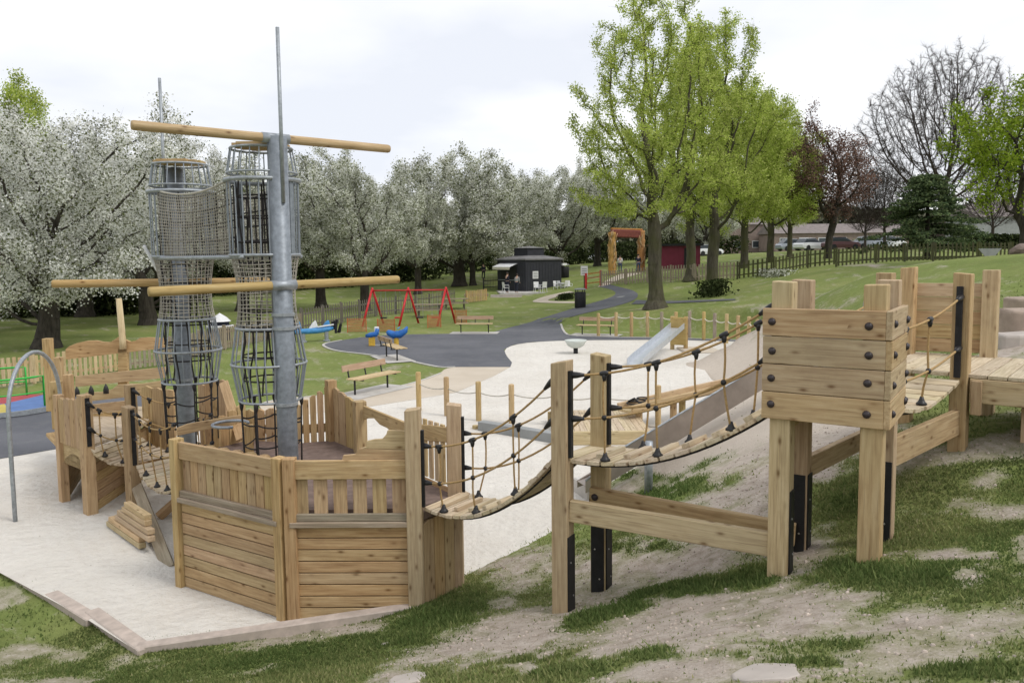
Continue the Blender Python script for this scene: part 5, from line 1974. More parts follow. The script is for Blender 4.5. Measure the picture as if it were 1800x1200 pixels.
# ------------------------------------------------------------------ picnic tables
pt = thing('picnic_table', 'weathered picnic table on the far lawn behind the swings', 'picnic table', (0, 0, 0), 'weathered picnic tables')
for i in range(5):
    MB().box((0, -.32 + .16 * i, .74), (1.9, 0, 0), (0, .145, 0), (0, 0, .045)).build('table_board', W['greyl'], pt)
for s_ in (-1, 1):
    MB().box((0, .72 * s_, .45), (1.9, 0, 0), (0, .26, 0), (0, 0, .05)).build('seat', W['greyl'], pt)
    for x in (-.65, .65):
        MB().beam((x, .30 * s_, .73), (x, .68 * s_, 0), .06, .09, up=(1, 0, 0)).build('leg', W['grey'], pt)
for x in (-.65, .65):
    MB().box((x, 0, .41), (0, 1.6, 0), (.05, 0, 0), (0, 0, .1)).build('cross_bar', W['grey'], pt)
p = on_ground(755, 556)
pt.location = (p.x, p.y, tz(p.x, p.y)); pt.rotation_euler = (0, 0, .15)
pt['label'] = 'weathered grey picnic table close behind the right leg of the red swings'
p = on_ground(800, 543)
copy_tree(pt, (p.x, p.y, tz(p.x, p.y)), .1, 'weathered grey picnic table farther back, before the boarded fence panel')

# ------------------------------------------------------------------ bins
def bin_(px, py, h, r, lab_):
    p = on_ground(px, py)
    root = thing('litter_bin', lab_, 'litter bin', p)
    MB().lathe([(r * .95, 0), (r, .05), (r, h * .80), (r * .96, h * .82)], p, 18).build('body', MAT['plate'], root, smooth=True)
    for k in range(4):
        a = k * PI / 2 + .4
        MB().tube([p + Vector((r * .9 * math.cos(a), r * .9 * math.sin(a), h * .8)), p + Vector((r * .9 * math.cos(a), r * .9 * math.sin(a), h * .95))], .03, 5).build('lid_stay', MAT['plate'], root)
    MB().lathe([(r * 1.12, h * .93), (r * 1.14, h * .96), (r * .8, h), (.001, h * 1.02)], p, 18).build('lid', MAT['concd'], root, smooth=True)
    return root


bin_(1020, 541, 1.25, .36, 'black round litter bin with a hooded lid beside the asphalt path')
bin_(993, 488, 1.35, .42, 'black litter bin on the terrace behind the kiosk chairs')

# ------------------------------------------------------------------ kiosk
kz = .45
kc = at_y(931, 512, 71.0)
kc = Vector((kc.x, kc.y + 1.0, tz(kc.x, kc.y)))
kz = at_y(928, 513, 68.6).z
kc.z = kz
ko = thing('kiosk', 'dark grey square cafe kiosk with low hipped roof, roof lantern and white awning', 'kiosk', kc)
KA = math.radians(38)
S_ = 4.1
ku, kv = Vector((math.cos(KA), math.sin(KA), 0)), Vector((-math.sin(KA), math.cos(KA), 0))


def kbox(c0, sx_, sy_, z0_, z1_, name, mat, par=None, bev=0.0):
    return MB().box(kc + ku * c0[0] + kv * c0[1] + UP * ((z0_ + z1_) / 2), ku * sx_, kv * sy_, UP * (z1_ - z0_)).build(name, MAT[mat] if isinstance(mat, str) else mat, par or ko, bev)


def kpt(x, y, z):
    return kc + ku * x + kv * y + UP * z


hw = S_ / 2
# left-facing front (toward -kv ... the face seen left is normal -ku ; right face normal -kv)
kbox((0, 0), S_, S_, 0, 2.72, 'walls', 'kiosk')
mbp = MB()
for i in range(12):
    y = -hw + S_ * (i + .5) / 12
    mbp.box(kpt(-hw - .012, y, 1.27), UP * 2.5, kv * .04, ku * .02)
    mbp.box(kpt(y, -hw - .012, 1.27), UP * 2.5, ku * .04, kv * .02)
mbp.build('cladding_battens', MAT['kiosk'], ko)
kbox((-hw - .02, .35), .05, 2.3, 1.0, 2.05, 'serving_hatch', 'black')
kbox((-hw - .16, .35), .3, 2.4, .95, 1.0, 'counter', 'galv')
MB().prism([kpt(-hw - .03, 1.6, 2.42), kpt(-hw - .9, 1.6, 2.12), kpt(-hw - .9, -.9, 2.12), kpt(-hw - .03, -.9, 2.42)], UP * .03).build('awning', MAT['white'], ko)
vp = []
for i in range(26):
    f = i / 25
    vp.append(kpt(-hw - .91, 1.6 - 2.5 * f, 1.88 + (.05 if i % 2 else 0)))
MB().prism([kpt(-hw - .91, 1.6, 2.13)] + vp + [kpt(-hw - .91, -.9, 2.13)], ku * .015).build('awning_valance', MAT['ropew'], ko)
kbox((-1.0, -hw - .03), .62, .03, 1.1, 1.75, 'menu_board', 'white')
for i in range(4):
    kbox((-1.0, -hw - .05), .46, .02, 1.2 + i * .13, 1.25 + i * .13, 'menu_line', 'concd')
hr = hw + .14
mb = MB()
mb._add([kpt(-hr, -hr, 2.72), kpt(hr, -hr, 2.72), kpt(hr, hr, 2.72), kpt(-hr, hr, 2.72), kpt(-hr, -hr, 2.84), kpt(hr, -hr, 2.84), kpt(hr, hr, 2.84), kpt(-hr, hr, 2.84),
         kpt(-.8, -.8, 3.16), kpt(.8, -.8, 3.16), kpt(.8, .8, 3.16), kpt(-.8, .8, 3.16)],
        [(3, 2, 1, 0), (0, 1, 5, 4), (1, 2, 6, 5), (2, 3, 7, 6), (3, 0, 4, 7), (4, 5, 9, 8), (5, 6, 10, 9), (6, 7, 11, 10), (7, 4, 8, 11), (8, 9, 10, 11)])
mb.build('roof', MAT['roof'], ko)
kbox((0, 0), 1.9, 1.9, 3.0, 3.78, 'roof_lantern', 'kiosk')
mb = MB()
mb._add([kpt(-1.05, -1.05, 3.78), kpt(1.05, -1.05, 3.78), kpt(1.05, 1.05, 3.78), kpt(-1.05, 1.05, 3.78), kpt(0, 0, 3.98)], [(3, 2, 1, 0), (0, 1, 4), (1, 2, 4), (2, 3, 4), (3, 0, 4)])
mb.build('lantern_roof', MAT['roof'], ko)
kbox((hw + .3, -hw - .02), .5, .2, 2.2, 2.4, 'lamp_box', 'white')

ter = MB()
tp = [at_y(x, y, d_) for x, y, d_ in ((880, 514, 66.2), (1000, 514, 66.5), (1010, 500, 73), (870, 500, 73))]
ter.prism([Vector((p.x, p.y, kz - .6)) for p in tp], UP * .62)
tag(ter.build('terrace', MAT['conc'], base=kc), kind='structure')
stp = thing('stone_steps', 'four broad grey stone steps leading up to the kiosk terrace', 'steps', at_y(888, 526, 64))
for i in range(4):
    c = at_y(890, 524, 65.6 - .34 * i)
    MB().box((c.x, 65.7 - .36 * i, kz - .08 - .17 * i - .3), (2.6, 0, 0), (0, .37, 0), (0, 0, .62)).build('step', MAT['stonep'], stp, .01)
lw = MB().box((at_y(880, 520, 66).x - 2.0, 66.0, kz - .35), (2.0, 0, 0), (0, .3, 0), (0, 0, .75)).build('low_wall', MAT['stone'], base=(0, 0, 0))
tag(lw, 'low stone retaining wall left of the kiosk steps', 'wall', kind='thing')

# white garden chairs and tables on the terrace
ch = thing('garden_chair', 'white garden chair', 'chair', (0, 0, 0), 'white garden chairs by the kiosk')
MB().box((0, 0, .43), (.46, 0, 0), (0, .44, 0), (0, 0, .03)).build('seat', MAT['white'], ch)
MB().box((0, .22, .68), (.44, 0, 0), Vector((0, .06, .46)), (0, .025, 0)).build('backrest', MAT['white'], ch)
for x in (-.2, .2):
    for y in (-.19, .2):
        MB().tube([(x, y, .43), (x * 1.15, y * 1.15, 0)], .022, 5).build('leg', MAT['white'], ch)
    MB().tube([(x * 1.15, .2, .66), (x * 1.15, -.2, .64), (x * 1.1, -.2, .42)], .02, 5).build('armrest', MAT['white'], ch)
spots = [(944, 516, 66.6, .3, 'white garden chair in front of the kiosk, alone near the path'), (955, 515, 66.7, -2.6, 'white garden chair turned away beside the lone chair by the kiosk'),
         (979, 507, 68.5, 1.0, 'white garden chair at the right corner of the kiosk'), (985, 505, 69.0, 2.2, 'white garden chair leaning with the pile of chairs right of the kiosk'),
         (992, 508, 68.2, 4.0, 'white garden chair nearest the black bin on the terrace'), (1000, 506, 68.8, 0.4, 'white garden chair at the far right of the kiosk terrace'),
         (889, 508, 66.9, 2.0, 'folded white chair by the serving hatch of the kiosk')]
for i, (px, py, d_, a, lab_) in enumerate(spots):
    p = at_y(px, py, d_)
    o = ch if i == 0 else copy_tree(ch)
    o.location = (p.x, p.y, kz + .02)
    o.rotation_euler = (0, 0, a)
    o['label'] = lab_
tb = thing('garden_table', 'white round garden table among the chairs right of the kiosk', 'table', at_y(988, 508, 68.6))
p = at_y(988, 508, 68.6); p.z = kz + .02
MB().lathe([(.45, .70), (.46, .72), (.001, .73)], p, 16).build('table_top', MAT['white'], tb)
MB().lathe([(.2, 0), (.04, .05), (.04, .70)], p, 10).build('leg', MAT['white'], tb)
# gate and sign where the path leaves the terrace
gt = thing('path_gate', 'red low gate with posts across the path beside the kiosk', 'gate', on_ground(1035, 506))
ga, gb = on_ground(1030, 508), on_ground(1056, 503)
for e in (ga, gb):
    MB().post(e.x, e.y, tz(e.x, e.y) - .1, tz(e.x, e.y) + 1.25, .16).build('post', MAT['red'], gt)
for z in (.35, .75, 1.1):
    MB().beam(ga + UP * z + Vector((.2, 2.5, 0)), gb + UP * z + Vector((0, 0, 0)), .04, .1).build('rail', W['carve'], gt)
sg = thing('notice_sign', 'small white notice board on a post before the red gate', 'sign', on_ground(1027, 508))
p = on_ground(1027, 508)
MB().tube([p, p + UP * 1.5], .04, 6).build('post', MAT['plate'], sg)
MB().box(p + UP * 1.45 + Vector((0, -.05, 0)), (.55, 0, 0), (0, .03, 0), (0, 0, .75)).build('panel', MAT['white'], sg)
for i in range(3):
    MB().box(p + UP * (1.25 + .18 * i) + Vector((0, -.075, 0)), (.38, 0, 0), (0, .012, 0), (0, 0, .06)).build('text_line', MAT['concd'], sg)

# ------------------------------------------------------------------ carved arch
az = thing('carved_arch', 'tall entrance arch of two carved orange timber pillars under a dark red lintel', 'arch', at_y(1102, 478, 76))
ay = 76.0
pl_, pr_ = at_y(1076, 478, ay), at_y(1127, 472, ay + 1)
for p, h in ((pl_, 4.15), (pr_, 4.0)):
    zb = tz(p.x, p.y)
    prof = []
    mb = MB()
    for k in range(22):
        f = k / 21
        prof.append((.40 - .06 * f + .02 * math.sin(k * 1.3) + random.uniform(-.025, .025), zb - .1 + h * f))
    mb.lathe(prof, (p.x, p.y, 0), 12)
    mb.build('pillar', W['carve'], az, smooth=True)
    mb = MB()
    for k in range(22):
        a = random.uniform(-PI, 0)
        z = zb + random.uniform(.3, h - .2)
        q_ = Vector((p.x + .37 * math.cos(a), p.y + .37 * math.sin(a), z))
        mb.tube([q_ - UP * .35 + Vector((random.uniform(-.15, .15), 0, 0)), q_ + Vector((0, -.08, 0)), q_ + UP * .35 + Vector((random.uniform(-.15, .15), 0, 0))], [.02, .06, .02], 6)
    mb.build('carving', W['gold'], az, smooth=True)
zb = tz(pl_.x, pl_.y)
MAT['lintel'] = plain("red_brown_timber", (.20, .055, .04), .7, 0, .25)
MB().beam(Vector((pl_.x - .1, ay, zb + 3.95)), Vector((pr_.x + .1, ay + 1, zb + 3.85)), .5, .75).build('lintel', MAT['lintel'], az, .08)
MB().beam(Vector((pl_.x - .1, ay, zb + 4.38)), Vector((pr_.x + .1, ay + 1, zb + 4.28)), .34, .16).build('top_board', W['carve'], az, .05)

# ------------------------------------------------------------------ crimson shed
sh = thing('shed', 'low crimson boarded shed with flat black roof behind the lime trunks', 'shed', at_y(1190, 480, 74))
p = at_y(1190, 482, 74.0); zb = tz(p.x, p.y)
MB().box((p.x, p.y + 1.3, zb + 1.05), (4.3, 0, 0), (0, 2.6, 0), (0, 0, 2.1)).build('walls', MAT['magenta'], sh)
MB().box((p.x, p.y + 1.3, zb + 2.2), (4.8, 0, 0), (0, 3.1, 0), (0, 0, .2)).build('roof', MAT['plate'], sh)
MB().box((p.x + 1.1, p.y - .02, zb + .95), (.9, 0, 0), (0, .05, 0), (0, 0, 1.9)).build('door', MAT['plate'], sh)

# ------------------------------------------------------------------ small hut with white conical roof
ht = thing('play_hut', 'small white cone-topped play hut beyond the grey picket fence', 'play hut', at_z(387, 607, 0))
p = at_z(388, 597, 0)
MB().lathe([(.45, 0), (.45, .62)], p, 14).build('walls', MAT['navy'], ht)
MB().lathe([(.60, .55), (.62, .64), (.5, .67)], p, 18, caps=False).build('brim', MAT['white'], ht)
MB().lathe([(.40, .60), (.40, .84)], p, 14).build('dark_band', MAT['navy'], ht)
MB().lathe([(.48, .84), (.30, 1.02), (.001, 1.22)], p, 16).build('cone_roof', MAT['white'], ht)

# ------------------------------------------------------------------ stones at the right
def stone(name, lab_, px, depth, th, mat, group=None, seed=1):
    rnd = random.Random(seed)
    pts = [at_y(x, y, d_) for (x, y, d_) in px]
    o = MB().prism(pts, UP * th).build(name, MAT[mat], bevel=.03, base=pts[0])
    o.modifiers['Bevel'].segments = 2
    return tag(o, lab_, 'stone', group)


def slab(cx_, cy_, d_, a, b, h, ang, lab_, mat, seed):
    c = at_y(cx_, cy_, d_)
    rnd = random.Random(seed)
    ca, sa = math.cos(ang), math.sin(ang)
    pts = []
    for k in range(9):
        t_ = 2 * PI * k / 9
        r = 1 + rnd.uniform(-.12, .12)
        x, y = a * r * math.copysign(abs(math.cos(t_)) ** .6, math.cos(t_)), b * r * math.copysign(abs(math.sin(t_)) ** .6, math.sin(t_))
        pts.append(Vector((c.x + x * ca - y * sa, c.y + x * sa + y * ca, c.z - .3 + rnd.uniform(-.02, .02))))
    o = MB().prism(pts, UP * (h + .3)).build('boulder', MAT[mat], bevel=.04, base=c, bseg=2)
    tag(o, lab_, 'boulder', 'sandstone blocks on the mound')


slab(1800, 573, 12.0, .36, .30, .26, .2, 'reddish sandstone block with a flat top right of the landing posts', 'stone', 1)
slab(1806, 540, 13.6, .34, .28, .17, .1, 'upper pinkish sandstone block lying behind the reddish one', 'stone', 2)
slab(1802, 588, 11.4, .5, .25, .03, .25, 'flat pale grey slab set in the turf in front of the sandstone blocks', 'stonep', 3)
for (px, py, a_, b_, an_, lab_) in ((718, 1194, .13, .08, .2, 'pale flat stone sunk in the turf at the bottom edge, below the hull'),
                                   (1345, 1184, .17, .09, -.2, 'pinkish flat stone sunk in the worn grass at the bottom edge, below the tower'),
                                   (677, 1131, .035, .025, .5, 'small white pebble lying on the grass in front of the edging board')):
    g_ = on_ground(px, py)
    rnd = random.Random(px)
    pts_ = []
    for k in range(11):
        t_ = 2 * PI * k / 11
        r__ = 1 + rnd.uniform(-.16, .16)
        pts_.append(Vector((g_.x + a_ * r__ * math.cos(t_) * math.cos(an_) - b_ * r__ * math.sin(t_) * math.sin(an_), g_.y + a_ * r__ * math.cos(t_) * math.sin(an_) + b_ * r__ * math.sin(t_) * math.cos(an_) * 1.6, 0)))
    for q_ in pts_:
        q_.z = tz(q_.x, q_.y) - .05
    zm_ = sum(q_.z for q_ in pts_) / len(pts_)
    nrm_ = Vector((0, -.25, 1)).normalized()
    o = MB().prism(pts_, UP * (.05 + min(.012, a_ * .6))).build('flat_stone', MAT['stonep'], bevel=.012, base=g_, bseg=2)
    tag(o, lab_, 'stone')
c = at_y(1790, 486, 22); c.z = tz(c.x, c.y)
bmx = bmesh.new()
bmesh.ops.create_icosphere(bmx, subdivisions=3, radius=.42)
for v in bmx.verts:
    k = vnoise(np.array([[v.co.x * 2 + 9, v.co.y * 2 + v.co.z * 3]]), 1.0, 9)[0]
    v.co *= .72 + .6 * k
me = bpy.data.meshes.new('boulder'); bmx.to_mesh(me); bmx.free(); me.materials.append(MAT['rock'])
o = bpy.data.objects.new('boulder', me); COL.objects.link(o); o.location = (c.x + .12, c.y, c.z + .06); o.scale = (.75, .75, .55)
tag(o, 'rough brown boulder below the white arch tube on the mound', 'boulder')
c = at_y(1797, 470, 23.5)
o = MB().tube([c + Vector((.42 * math.cos(a), 0, .40 * math.sin(a) - .05)) for a in np.linspace(0, PI, 15)], .11, 12).build('arch_tube', MAT['dish'], smooth=True, base=c)
tag(o, 'pale grey tube bent into an arch on the mound at the right edge', 'arch tube')
p = at_y(1475, 520, 17)
o = MB().tube([(p.x, p.y, tz(p.x, p.y) - .1), (p.x, p.y, tz(p.x, p.y) + .55)], .022, 6).build('wooden_stake', W['post'], base=p)
tag(o, 'thin upright wooden stake on the grass behind the lookout tower', 'stake')
p = at_y(1733, 450, 48)
rt = thing('grey_sign', 'pale grey downward-pointing sign panel on the dark fence', 'sign', p)
MB().prism([p + Vector((-.7, -.4, .45)), p + Vector((.7, -.4, .45)), p + Vector((.3, -.4, .0)), p + Vector((-.3, -.4, 0))], Vector((0, .05, 0))).build('panel', MAT['concd'], rt)
MB().tube([p + Vector((0, -.36, 0)), p + Vector((0, -.36, -.8))], .04, 6).build('post', MAT['plate'], rt)

# ------------------------------------------------------------------ people (tiny in the distance)
def person(px, py, d_, ang, lab_, top='navy', leg='denim', h=1.72, lean=0.0, z=None, sit=False):
    base = at_y(px, py, d_)
    zb = tz(base.x, base.y) if z is None else z
    root = thing('person', lab_, 'person', (base.x, base.y, zb))
    s = h / 1.75
    J = {'pel': (0, 0, .95), 'che': (0, .02 - lean, 1.3), 'nec': (0, -lean, 1.48), 'hea': (0, -.02 - lean, 1.62), 'top': (0, -lean, 1.74),
         'lh': (.10, 0, .9), 'lk': (.11, -.04, .5), 'la': (.11, .03, .08), 'lt': (.11, -.13, .04),
         'rh': (-.10, 0, .9), 'rk': (-.12, .05, .5), 'ra': (-.12, .12, .08), 'rt': (-.12, -.03, .04),
         'ls': (.19, -lean, 1.42), 'le': (.25, .04 - lean, 1.13), 'lw': (.22, -.12 - lean, .92), 'lf': (.21, -.17 - lean, .84),
         'rs': (-.19, -lean, 1.42), 're': (-.25, .04 - lean, 1.13), 'rw': (-.2, -.14 - lean, .94), 'rf': (-.19, -.19 - lean, .86)}
    Ed = [('pel', 'che'), ('che', 'nec'), ('nec', 'hea'), ('hea', 'top'), ('pel', 'lh'), ('lh', 'lk'), ('lk', 'la'), ('la', 'lt'), ('pel', 'rh'), ('rh', 'rk'), ('rk', 'ra'), ('ra', 'rt'),
          ('che', 'ls'), ('ls', 'le'), ('le', 'lw'), ('lw', 'lf'), ('che', 'rs'), ('rs', 're'), ('re', 'rw'), ('rw', 'rf')]
    Rd = {'pel': .14, 'che': .155, 'nec': .06, 'hea': .105, 'top': .07, 'lh': .10, 'rh': .10, 'lk': .065, 'rk': .065, 'la': .042, 'ra': .042, 'lt': .035, 'rt': .035,
          'ls': .065, 'rs': .065, 'le': .045, 're': .045, 'lw': .032, 'rw': .032, 'lf': .03, 'rf': .03}

    def sk(name, edges, grow, mat):
        names = sorted({n_ for e in edges for n_ in e}, key=lambda n_: (n_ != 'pel', n_))
        if 'pel' not in names:
            names = sorted(names)
        me = bpy.data.meshes.new(name)
        me.from_pydata([tuple(x * s for x in J[n_]) for n_ in names], [(names.index(a), names.index(b)) for a, b in edges], [])
        o = bpy.data.objects.new(name, me)
        COL.objects.link(o)
        m = o.modifiers.new('Skin', 'SKIN')
        for i, n_ in enumerate(names):
            r = Rd[n_] * s * grow
            me.skin_vertices[0].data[i].radius = (r, r * .85)
            me.skin_vertices[0].data[i].use_root = (i == 0)
        o.modifiers.new('Subdivision', 'SUBSURF').levels = 1
        o.modifiers['Subdivision'].render_levels = 1
        me.materials.append(MAT[mat])
        o.parent = root
        return o
    sk('body', Ed, 1.0, 'skin')
    sk('jacket', [e for e in Ed if e in (('pel', 'che'), ('che', 'ls'), ('ls', 'le'), ('le', 'lw'), ('che', 'rs'), ('rs', 're'), ('re', 'rw'))], 1.16, top)
    sk('trousers', [e for e in Ed if e in (('pel', 'lh'), ('lh', 'lk'), ('lk', 'la'), ('pel', 'rh'), ('rh', 'rk'), ('rk', 'ra'))], 1.14, leg)
    mb = MB()
    mb.lathe([(.085, -.02), (.112, .03), (.11, .08), (.07, .125), (.001, .14)], (0, .012 - lean, 1.62 * 1.0), 12)
    ho = mb.build('hair', MAT['hair'])
    ho.parent = root
    ho.scale = (s, s, s)
    root.rotation_euler = (0, 0, ang)
    return root


person(850, 491, 84, .6, 'person in dark clothes walking on the grass left of the kiosk', 'navy', 'navy')
person(892, 510, 67.0, 2.2, 'person in a dark top standing at the kiosk serving hatch', 'navy', 'navy', z=kz + .02)
person(908, 512, 66.6, 2.6, 'person in a pale grey top bending by the kiosk front', 'concd', 'navy', 1.6, .12, z=kz + .02)
person(1122, 475, 74.8, 0.2, 'person in dark clothes standing at the right pillar of the carved arch', 'navy', 'denim')
person(1090, 472, 79, 3.0, 'person in a pale top passing under the carved arch', 'white', 'denim')

# ------------------------------------------------------------------ parked cars and houses beyond
def car_meshes(root, paint):
    ORG[root.name] = Vector((0, 0, 0))
    def loft(secs, name, mat, smooth=True):
        mb = MB()
        n = len(secs[0])
        vs = [p for s_ in secs for p in s_]
        fs = []
        for i in range(len(secs) - 1):
            for k in range(n):
                k2 = (k + 1) % n
                fs.append((i * n + k, i * n + k2, (i + 1) * n + k2, (i + 1) * n + k))
        fs.append(tuple(reversed(range(n))))
        fs.append(tuple((len(secs) - 1) * n + k for k in range(n)))
        mb._add(vs, fs)
        return mb.build(name, mat, root, .03)
    def sec(x, w_, zb, zt):
        return [(x, -w_, zb), (x, w_, zb), (x, w_ * 1.02, (zb + zt) / 2), (x, w_ * .93, zt), (x, -w_ * .93, zt), (x, -w_ * 1.02, (zb + zt) / 2)]
    loft([sec(-2.1, .75, .35, .75), sec(-1.9, .85, .22, .9), sec(-.9, .87, .2, .95), sec(.9, .87, .2, .93), sec(1.7, .84, .22, .85), sec(2.1, .7, .33, .68)], 'body', paint)
    loft([sec(-1.75, .70, .9, .95), sec(-1.2, .66, .9, 1.42), sec(.2, .66, .9, 1.45), sec(1.05, .70, .88, .93)], 'cabin', MAT['glass'])
    loft([sec(-1.2, .63, 1.40, 1.44), sec(-.5, .63, 1.42, 1.48), sec(.2, .62, 1.42, 1.46)], 'roof', paint)
    for x in (-1.3, 1.3):
        for y in (-.82, .82):
            w_ = MB()
            w_.tube([(x, y - .1, .32), (x, y + .1, .32)], .32, 16)
            w_.build('wheel', MAT['tyre'], root)
    for y in (-.55, .55):
        MB().box((2.06, y, .62), (.05, 0, 0), (0, .25, 0), (0, 0, .12)).build('headlight', MAT['white'], root)


cw = plain("car_white", (.70, .71, .72), .3, 0, .05)
cm = plain("car_maroon", (.11, .045, .045), .3, 0, .05)
csv = plain("car_silver", (.42, .45, .5), .3, .4, .05)
cd = []
for i, (px, dist, mt, ang, lab_) in enumerate(((1424, 96, cw, .5, 'white parked car just left of the copper tree trunk, behind the fence'), (1394, 100, csv, .2, 'silver parked car at the left end of the row beyond the fence'),
                                              (1478, 94, cm, .1, 'dark maroon parked car right of the copper tree trunk'), (1530, 95, csv, .05, 'pale silver parked car with big windows beyond the mound'),
                                              (1562, 98, cw, .3, 'white parked car partly hidden by the dark fir'), (1243, 104, cw, .4, 'white parked car glimpsed between the lime trunks'),
                                              (960, 118, cw, .1, 'white parked car among the trunks right of the kiosk roof'), (1060, 116, cw, .0, 'white parked car seen left of the carved arch'))):
    r_ = thing('parked_car', lab_, 'car', (0, 0, 0), 'parked cars beyond the park')
    if i in (0, 1, 2):
        car_meshes(r_, mt)
        cd.append(r_)
    else:
        bpy.data.objects.remove(r_)
        src = cd[{cw: 0, csv: 1, cm: 2}[mt]]
        r_ = copy_tree(src, label=lab_)
    p = at_y(px, 440, dist)
    r_.location = (p.x, p.y, tz(p.x, p.y))
    ORG[r_.name] = Vector(r_.location)
    r_.rotation_euler = (0, 0, ang)


def house(px, d_, wdt, dep, h, lab_, rise=2.2, wall='brick', ang=0.0):
    p = at_y(px, 430, d_)
    z = tz(p.x, p.y)
    r_ = thing('house', lab_, 'house', (p.x, p.y, z))
    u = Vector((math.cos(ang), math.sin(ang), 0)); v_ = Vector((-u.y, u.x, 0))
    P = lambda x, y, zz: Vector((p.x, p.y, z)) + u * x + v_ * y + UP * zz
    MB().box(P(0, dep / 2, h / 2), u * wdt, v_ * dep, UP * h).build('wall', MAT[wall], r_)
    mb = MB()
    a, b = wdt / 2 + .3, .3
    mb._add([P(-a, -b, h), P(a, -b, h), P(a, dep + b, h), P(-a, dep + b, h), P(-a, dep / 2, h + rise), P(a, dep / 2, h + rise)], [(0, 1, 5, 4), (2, 3, 4, 5), (0, 4, 3), (1, 2, 5), (3, 2, 1, 0)])
    rf = mb.build('roof', MAT['tile'], r_)
    MB().box(P(wdt * .3, dep / 2, h + rise + .3), u * .8, v_ * .5, UP * 1.2).build('chimney', MAT['brick'], rf)
    nwin = max(2, int(wdt / 3))
    for fl_ in range(max(1, int(h / 2.6))):
        for i in range(nwin):
            x = -wdt / 2 + wdt * (i + .5) / nwin
            f_ = MB().box(P(x, -.03, 1.5 + 2.6 * fl_), u * 1.5, v_ * .08, UP * 1.2).build('window', MAT['white'], r_)
            MB().box(P(x, -.08, 1.5 + 2.6 * fl_), u * 1.3, v_ * .03, UP * 1.0).build('pane', MAT['glass'], f_)
    return r_


house(1765, 118, 9, 7, 4.6, 'grey-walled house with white windows at the right edge beyond the fence', 2.0, 'concd', .1)
house(1480, 128, 22, 7, 2.8, 'long low brick building behind the parked cars', 1.6, 'brick', .05)
house(1830, 124, 12, 8, 5.2, 'brick house at the far right behind the maple', 2.4, 'brick', .0)
house(1330, 135, 16, 8, 4.8, 'brick house hidden behind the lime trees', 2.4, 'brick', .0)
# ------------------------------------------------------------------ trees
def grow_tree(env, trunk_h, trunk_lean, n_attr, step, infl, kill, seed, r_tip=.016, r_trunk=.4, iters=120, up=.12, flare=1.7, fork=None, jit=.18):
    """space colonisation. env: list of (cx,cy,cz,rx,ry,rz,weight) ellipsoids relative to the trunk foot."""
    r = np.random.default_rng(seed)
    wts = np.array([e[3] * e[4] * e[5] * (e[6] if len(e) > 6 else 1) for e in env])
    wts = wts / wts.sum()
    pick = r.choice(len(env), n_attr, p=wts)
    d = r.normal(size=(n_attr, 3))
    d /= np.linalg.norm(d, axis=1)[:, None]
    rad = r.random(n_attr) ** (1 / 2.4)
    E = np.array([e[:6] for e in env])[pick]
    Apt = E[:, :3] + d * rad[:, None] * E[:, 3:6]
    Apt = Apt[Apt[:, 2] > .4]
    nodes = [np.zeros(3)]
    par = [-1]
    m = max(3, int(trunk_h / step))
    for i in range(1, m + 1):
        f = i / m
        nodes.append(np.array([trunk_lean[0] * f + .03 * math.sin(i * 1.1 + seed), trunk_lean[1] * f, trunk_h * f]))
        par.append(i - 1)
    N = np.array(nodes)
    P = list(par)
    near = np.full(len(Apt), -1)
    nd = np.full(len(Apt), 1e9)
    stale = np.zeros(len(Apt), int)

    def upd(i0):
        nonlocal near, nd
        new = N[i0:]
        if len(new) == 0 or len(Apt) == 0:
            return
        D2 = np.linalg.norm(Apt[:, None] - new[None], axis=2)
        k = D2.argmin(1)
        v = D2[np.arange(len(Apt)), k]
        b = v < nd
        near[b] = k[b] + i0
        nd[b] = v[b]
    upd(0)
    for it in range(iters):
        act = nd < infl
        if not act.any():
            infl *= 1.6
            if infl > 60:
                break
            continue
        dirs = {}
        ids = near[act]
        vec = Apt[act] - N[ids]
        vec /= np.linalg.norm(vec, axis=1)[:, None] + 1e-9
        uid = np.unique(ids)
        S = np.zeros((len(N), 3))
        np.add.at(S, ids, vec)
        S = S[uid]
        S /= np.linalg.norm(S, axis=1)[:, None] + 1e-9
        S += r.normal(scale=jit, size=S.shape)
        S[:, 2] += up
        S /= np.linalg.norm(S, axis=1)[:, None] + 1e-9
        new = N[uid] + S * step
        i0 = len(N)
        N = np.concatenate([N, new])
        P += list(uid)
        old = nd.copy()
        upd(i0)
        stale = np.where(act & (nd > old - step * .08), stale + 1, np.where(act, 0, stale))
        keep = (nd > kill) & (stale < 5)
        # nodes that keep sprouting in place: drop attractors they cannot reach
        Apt, near, nd, stale = Apt[keep], near[keep], nd[keep], stale[keep]
        if len(Apt) == 0 or len(N) > 15000:
            break
    P = np.array(P)
    n = len(N)
    R = np.zeros(n)
    nch = np.zeros(n, int)
    for i in range(n - 1, 0, -1):
        if nch[i] == 0:
            R[i] = r_tip ** 2.35
        R[P[i]] += R[i]
        nch[P[i]] += 1
    R = R ** (1 / 2.35)
    k = r_trunk / R[0]
    # keep tips thin but reach the wanted trunk radius
    g = math.log(r_trunk / r_tip) / math.log(max(R[0] / r_tip, 1.01))
    R = r_tip * (R / r_tip) ** g
    return N, P, R, nch


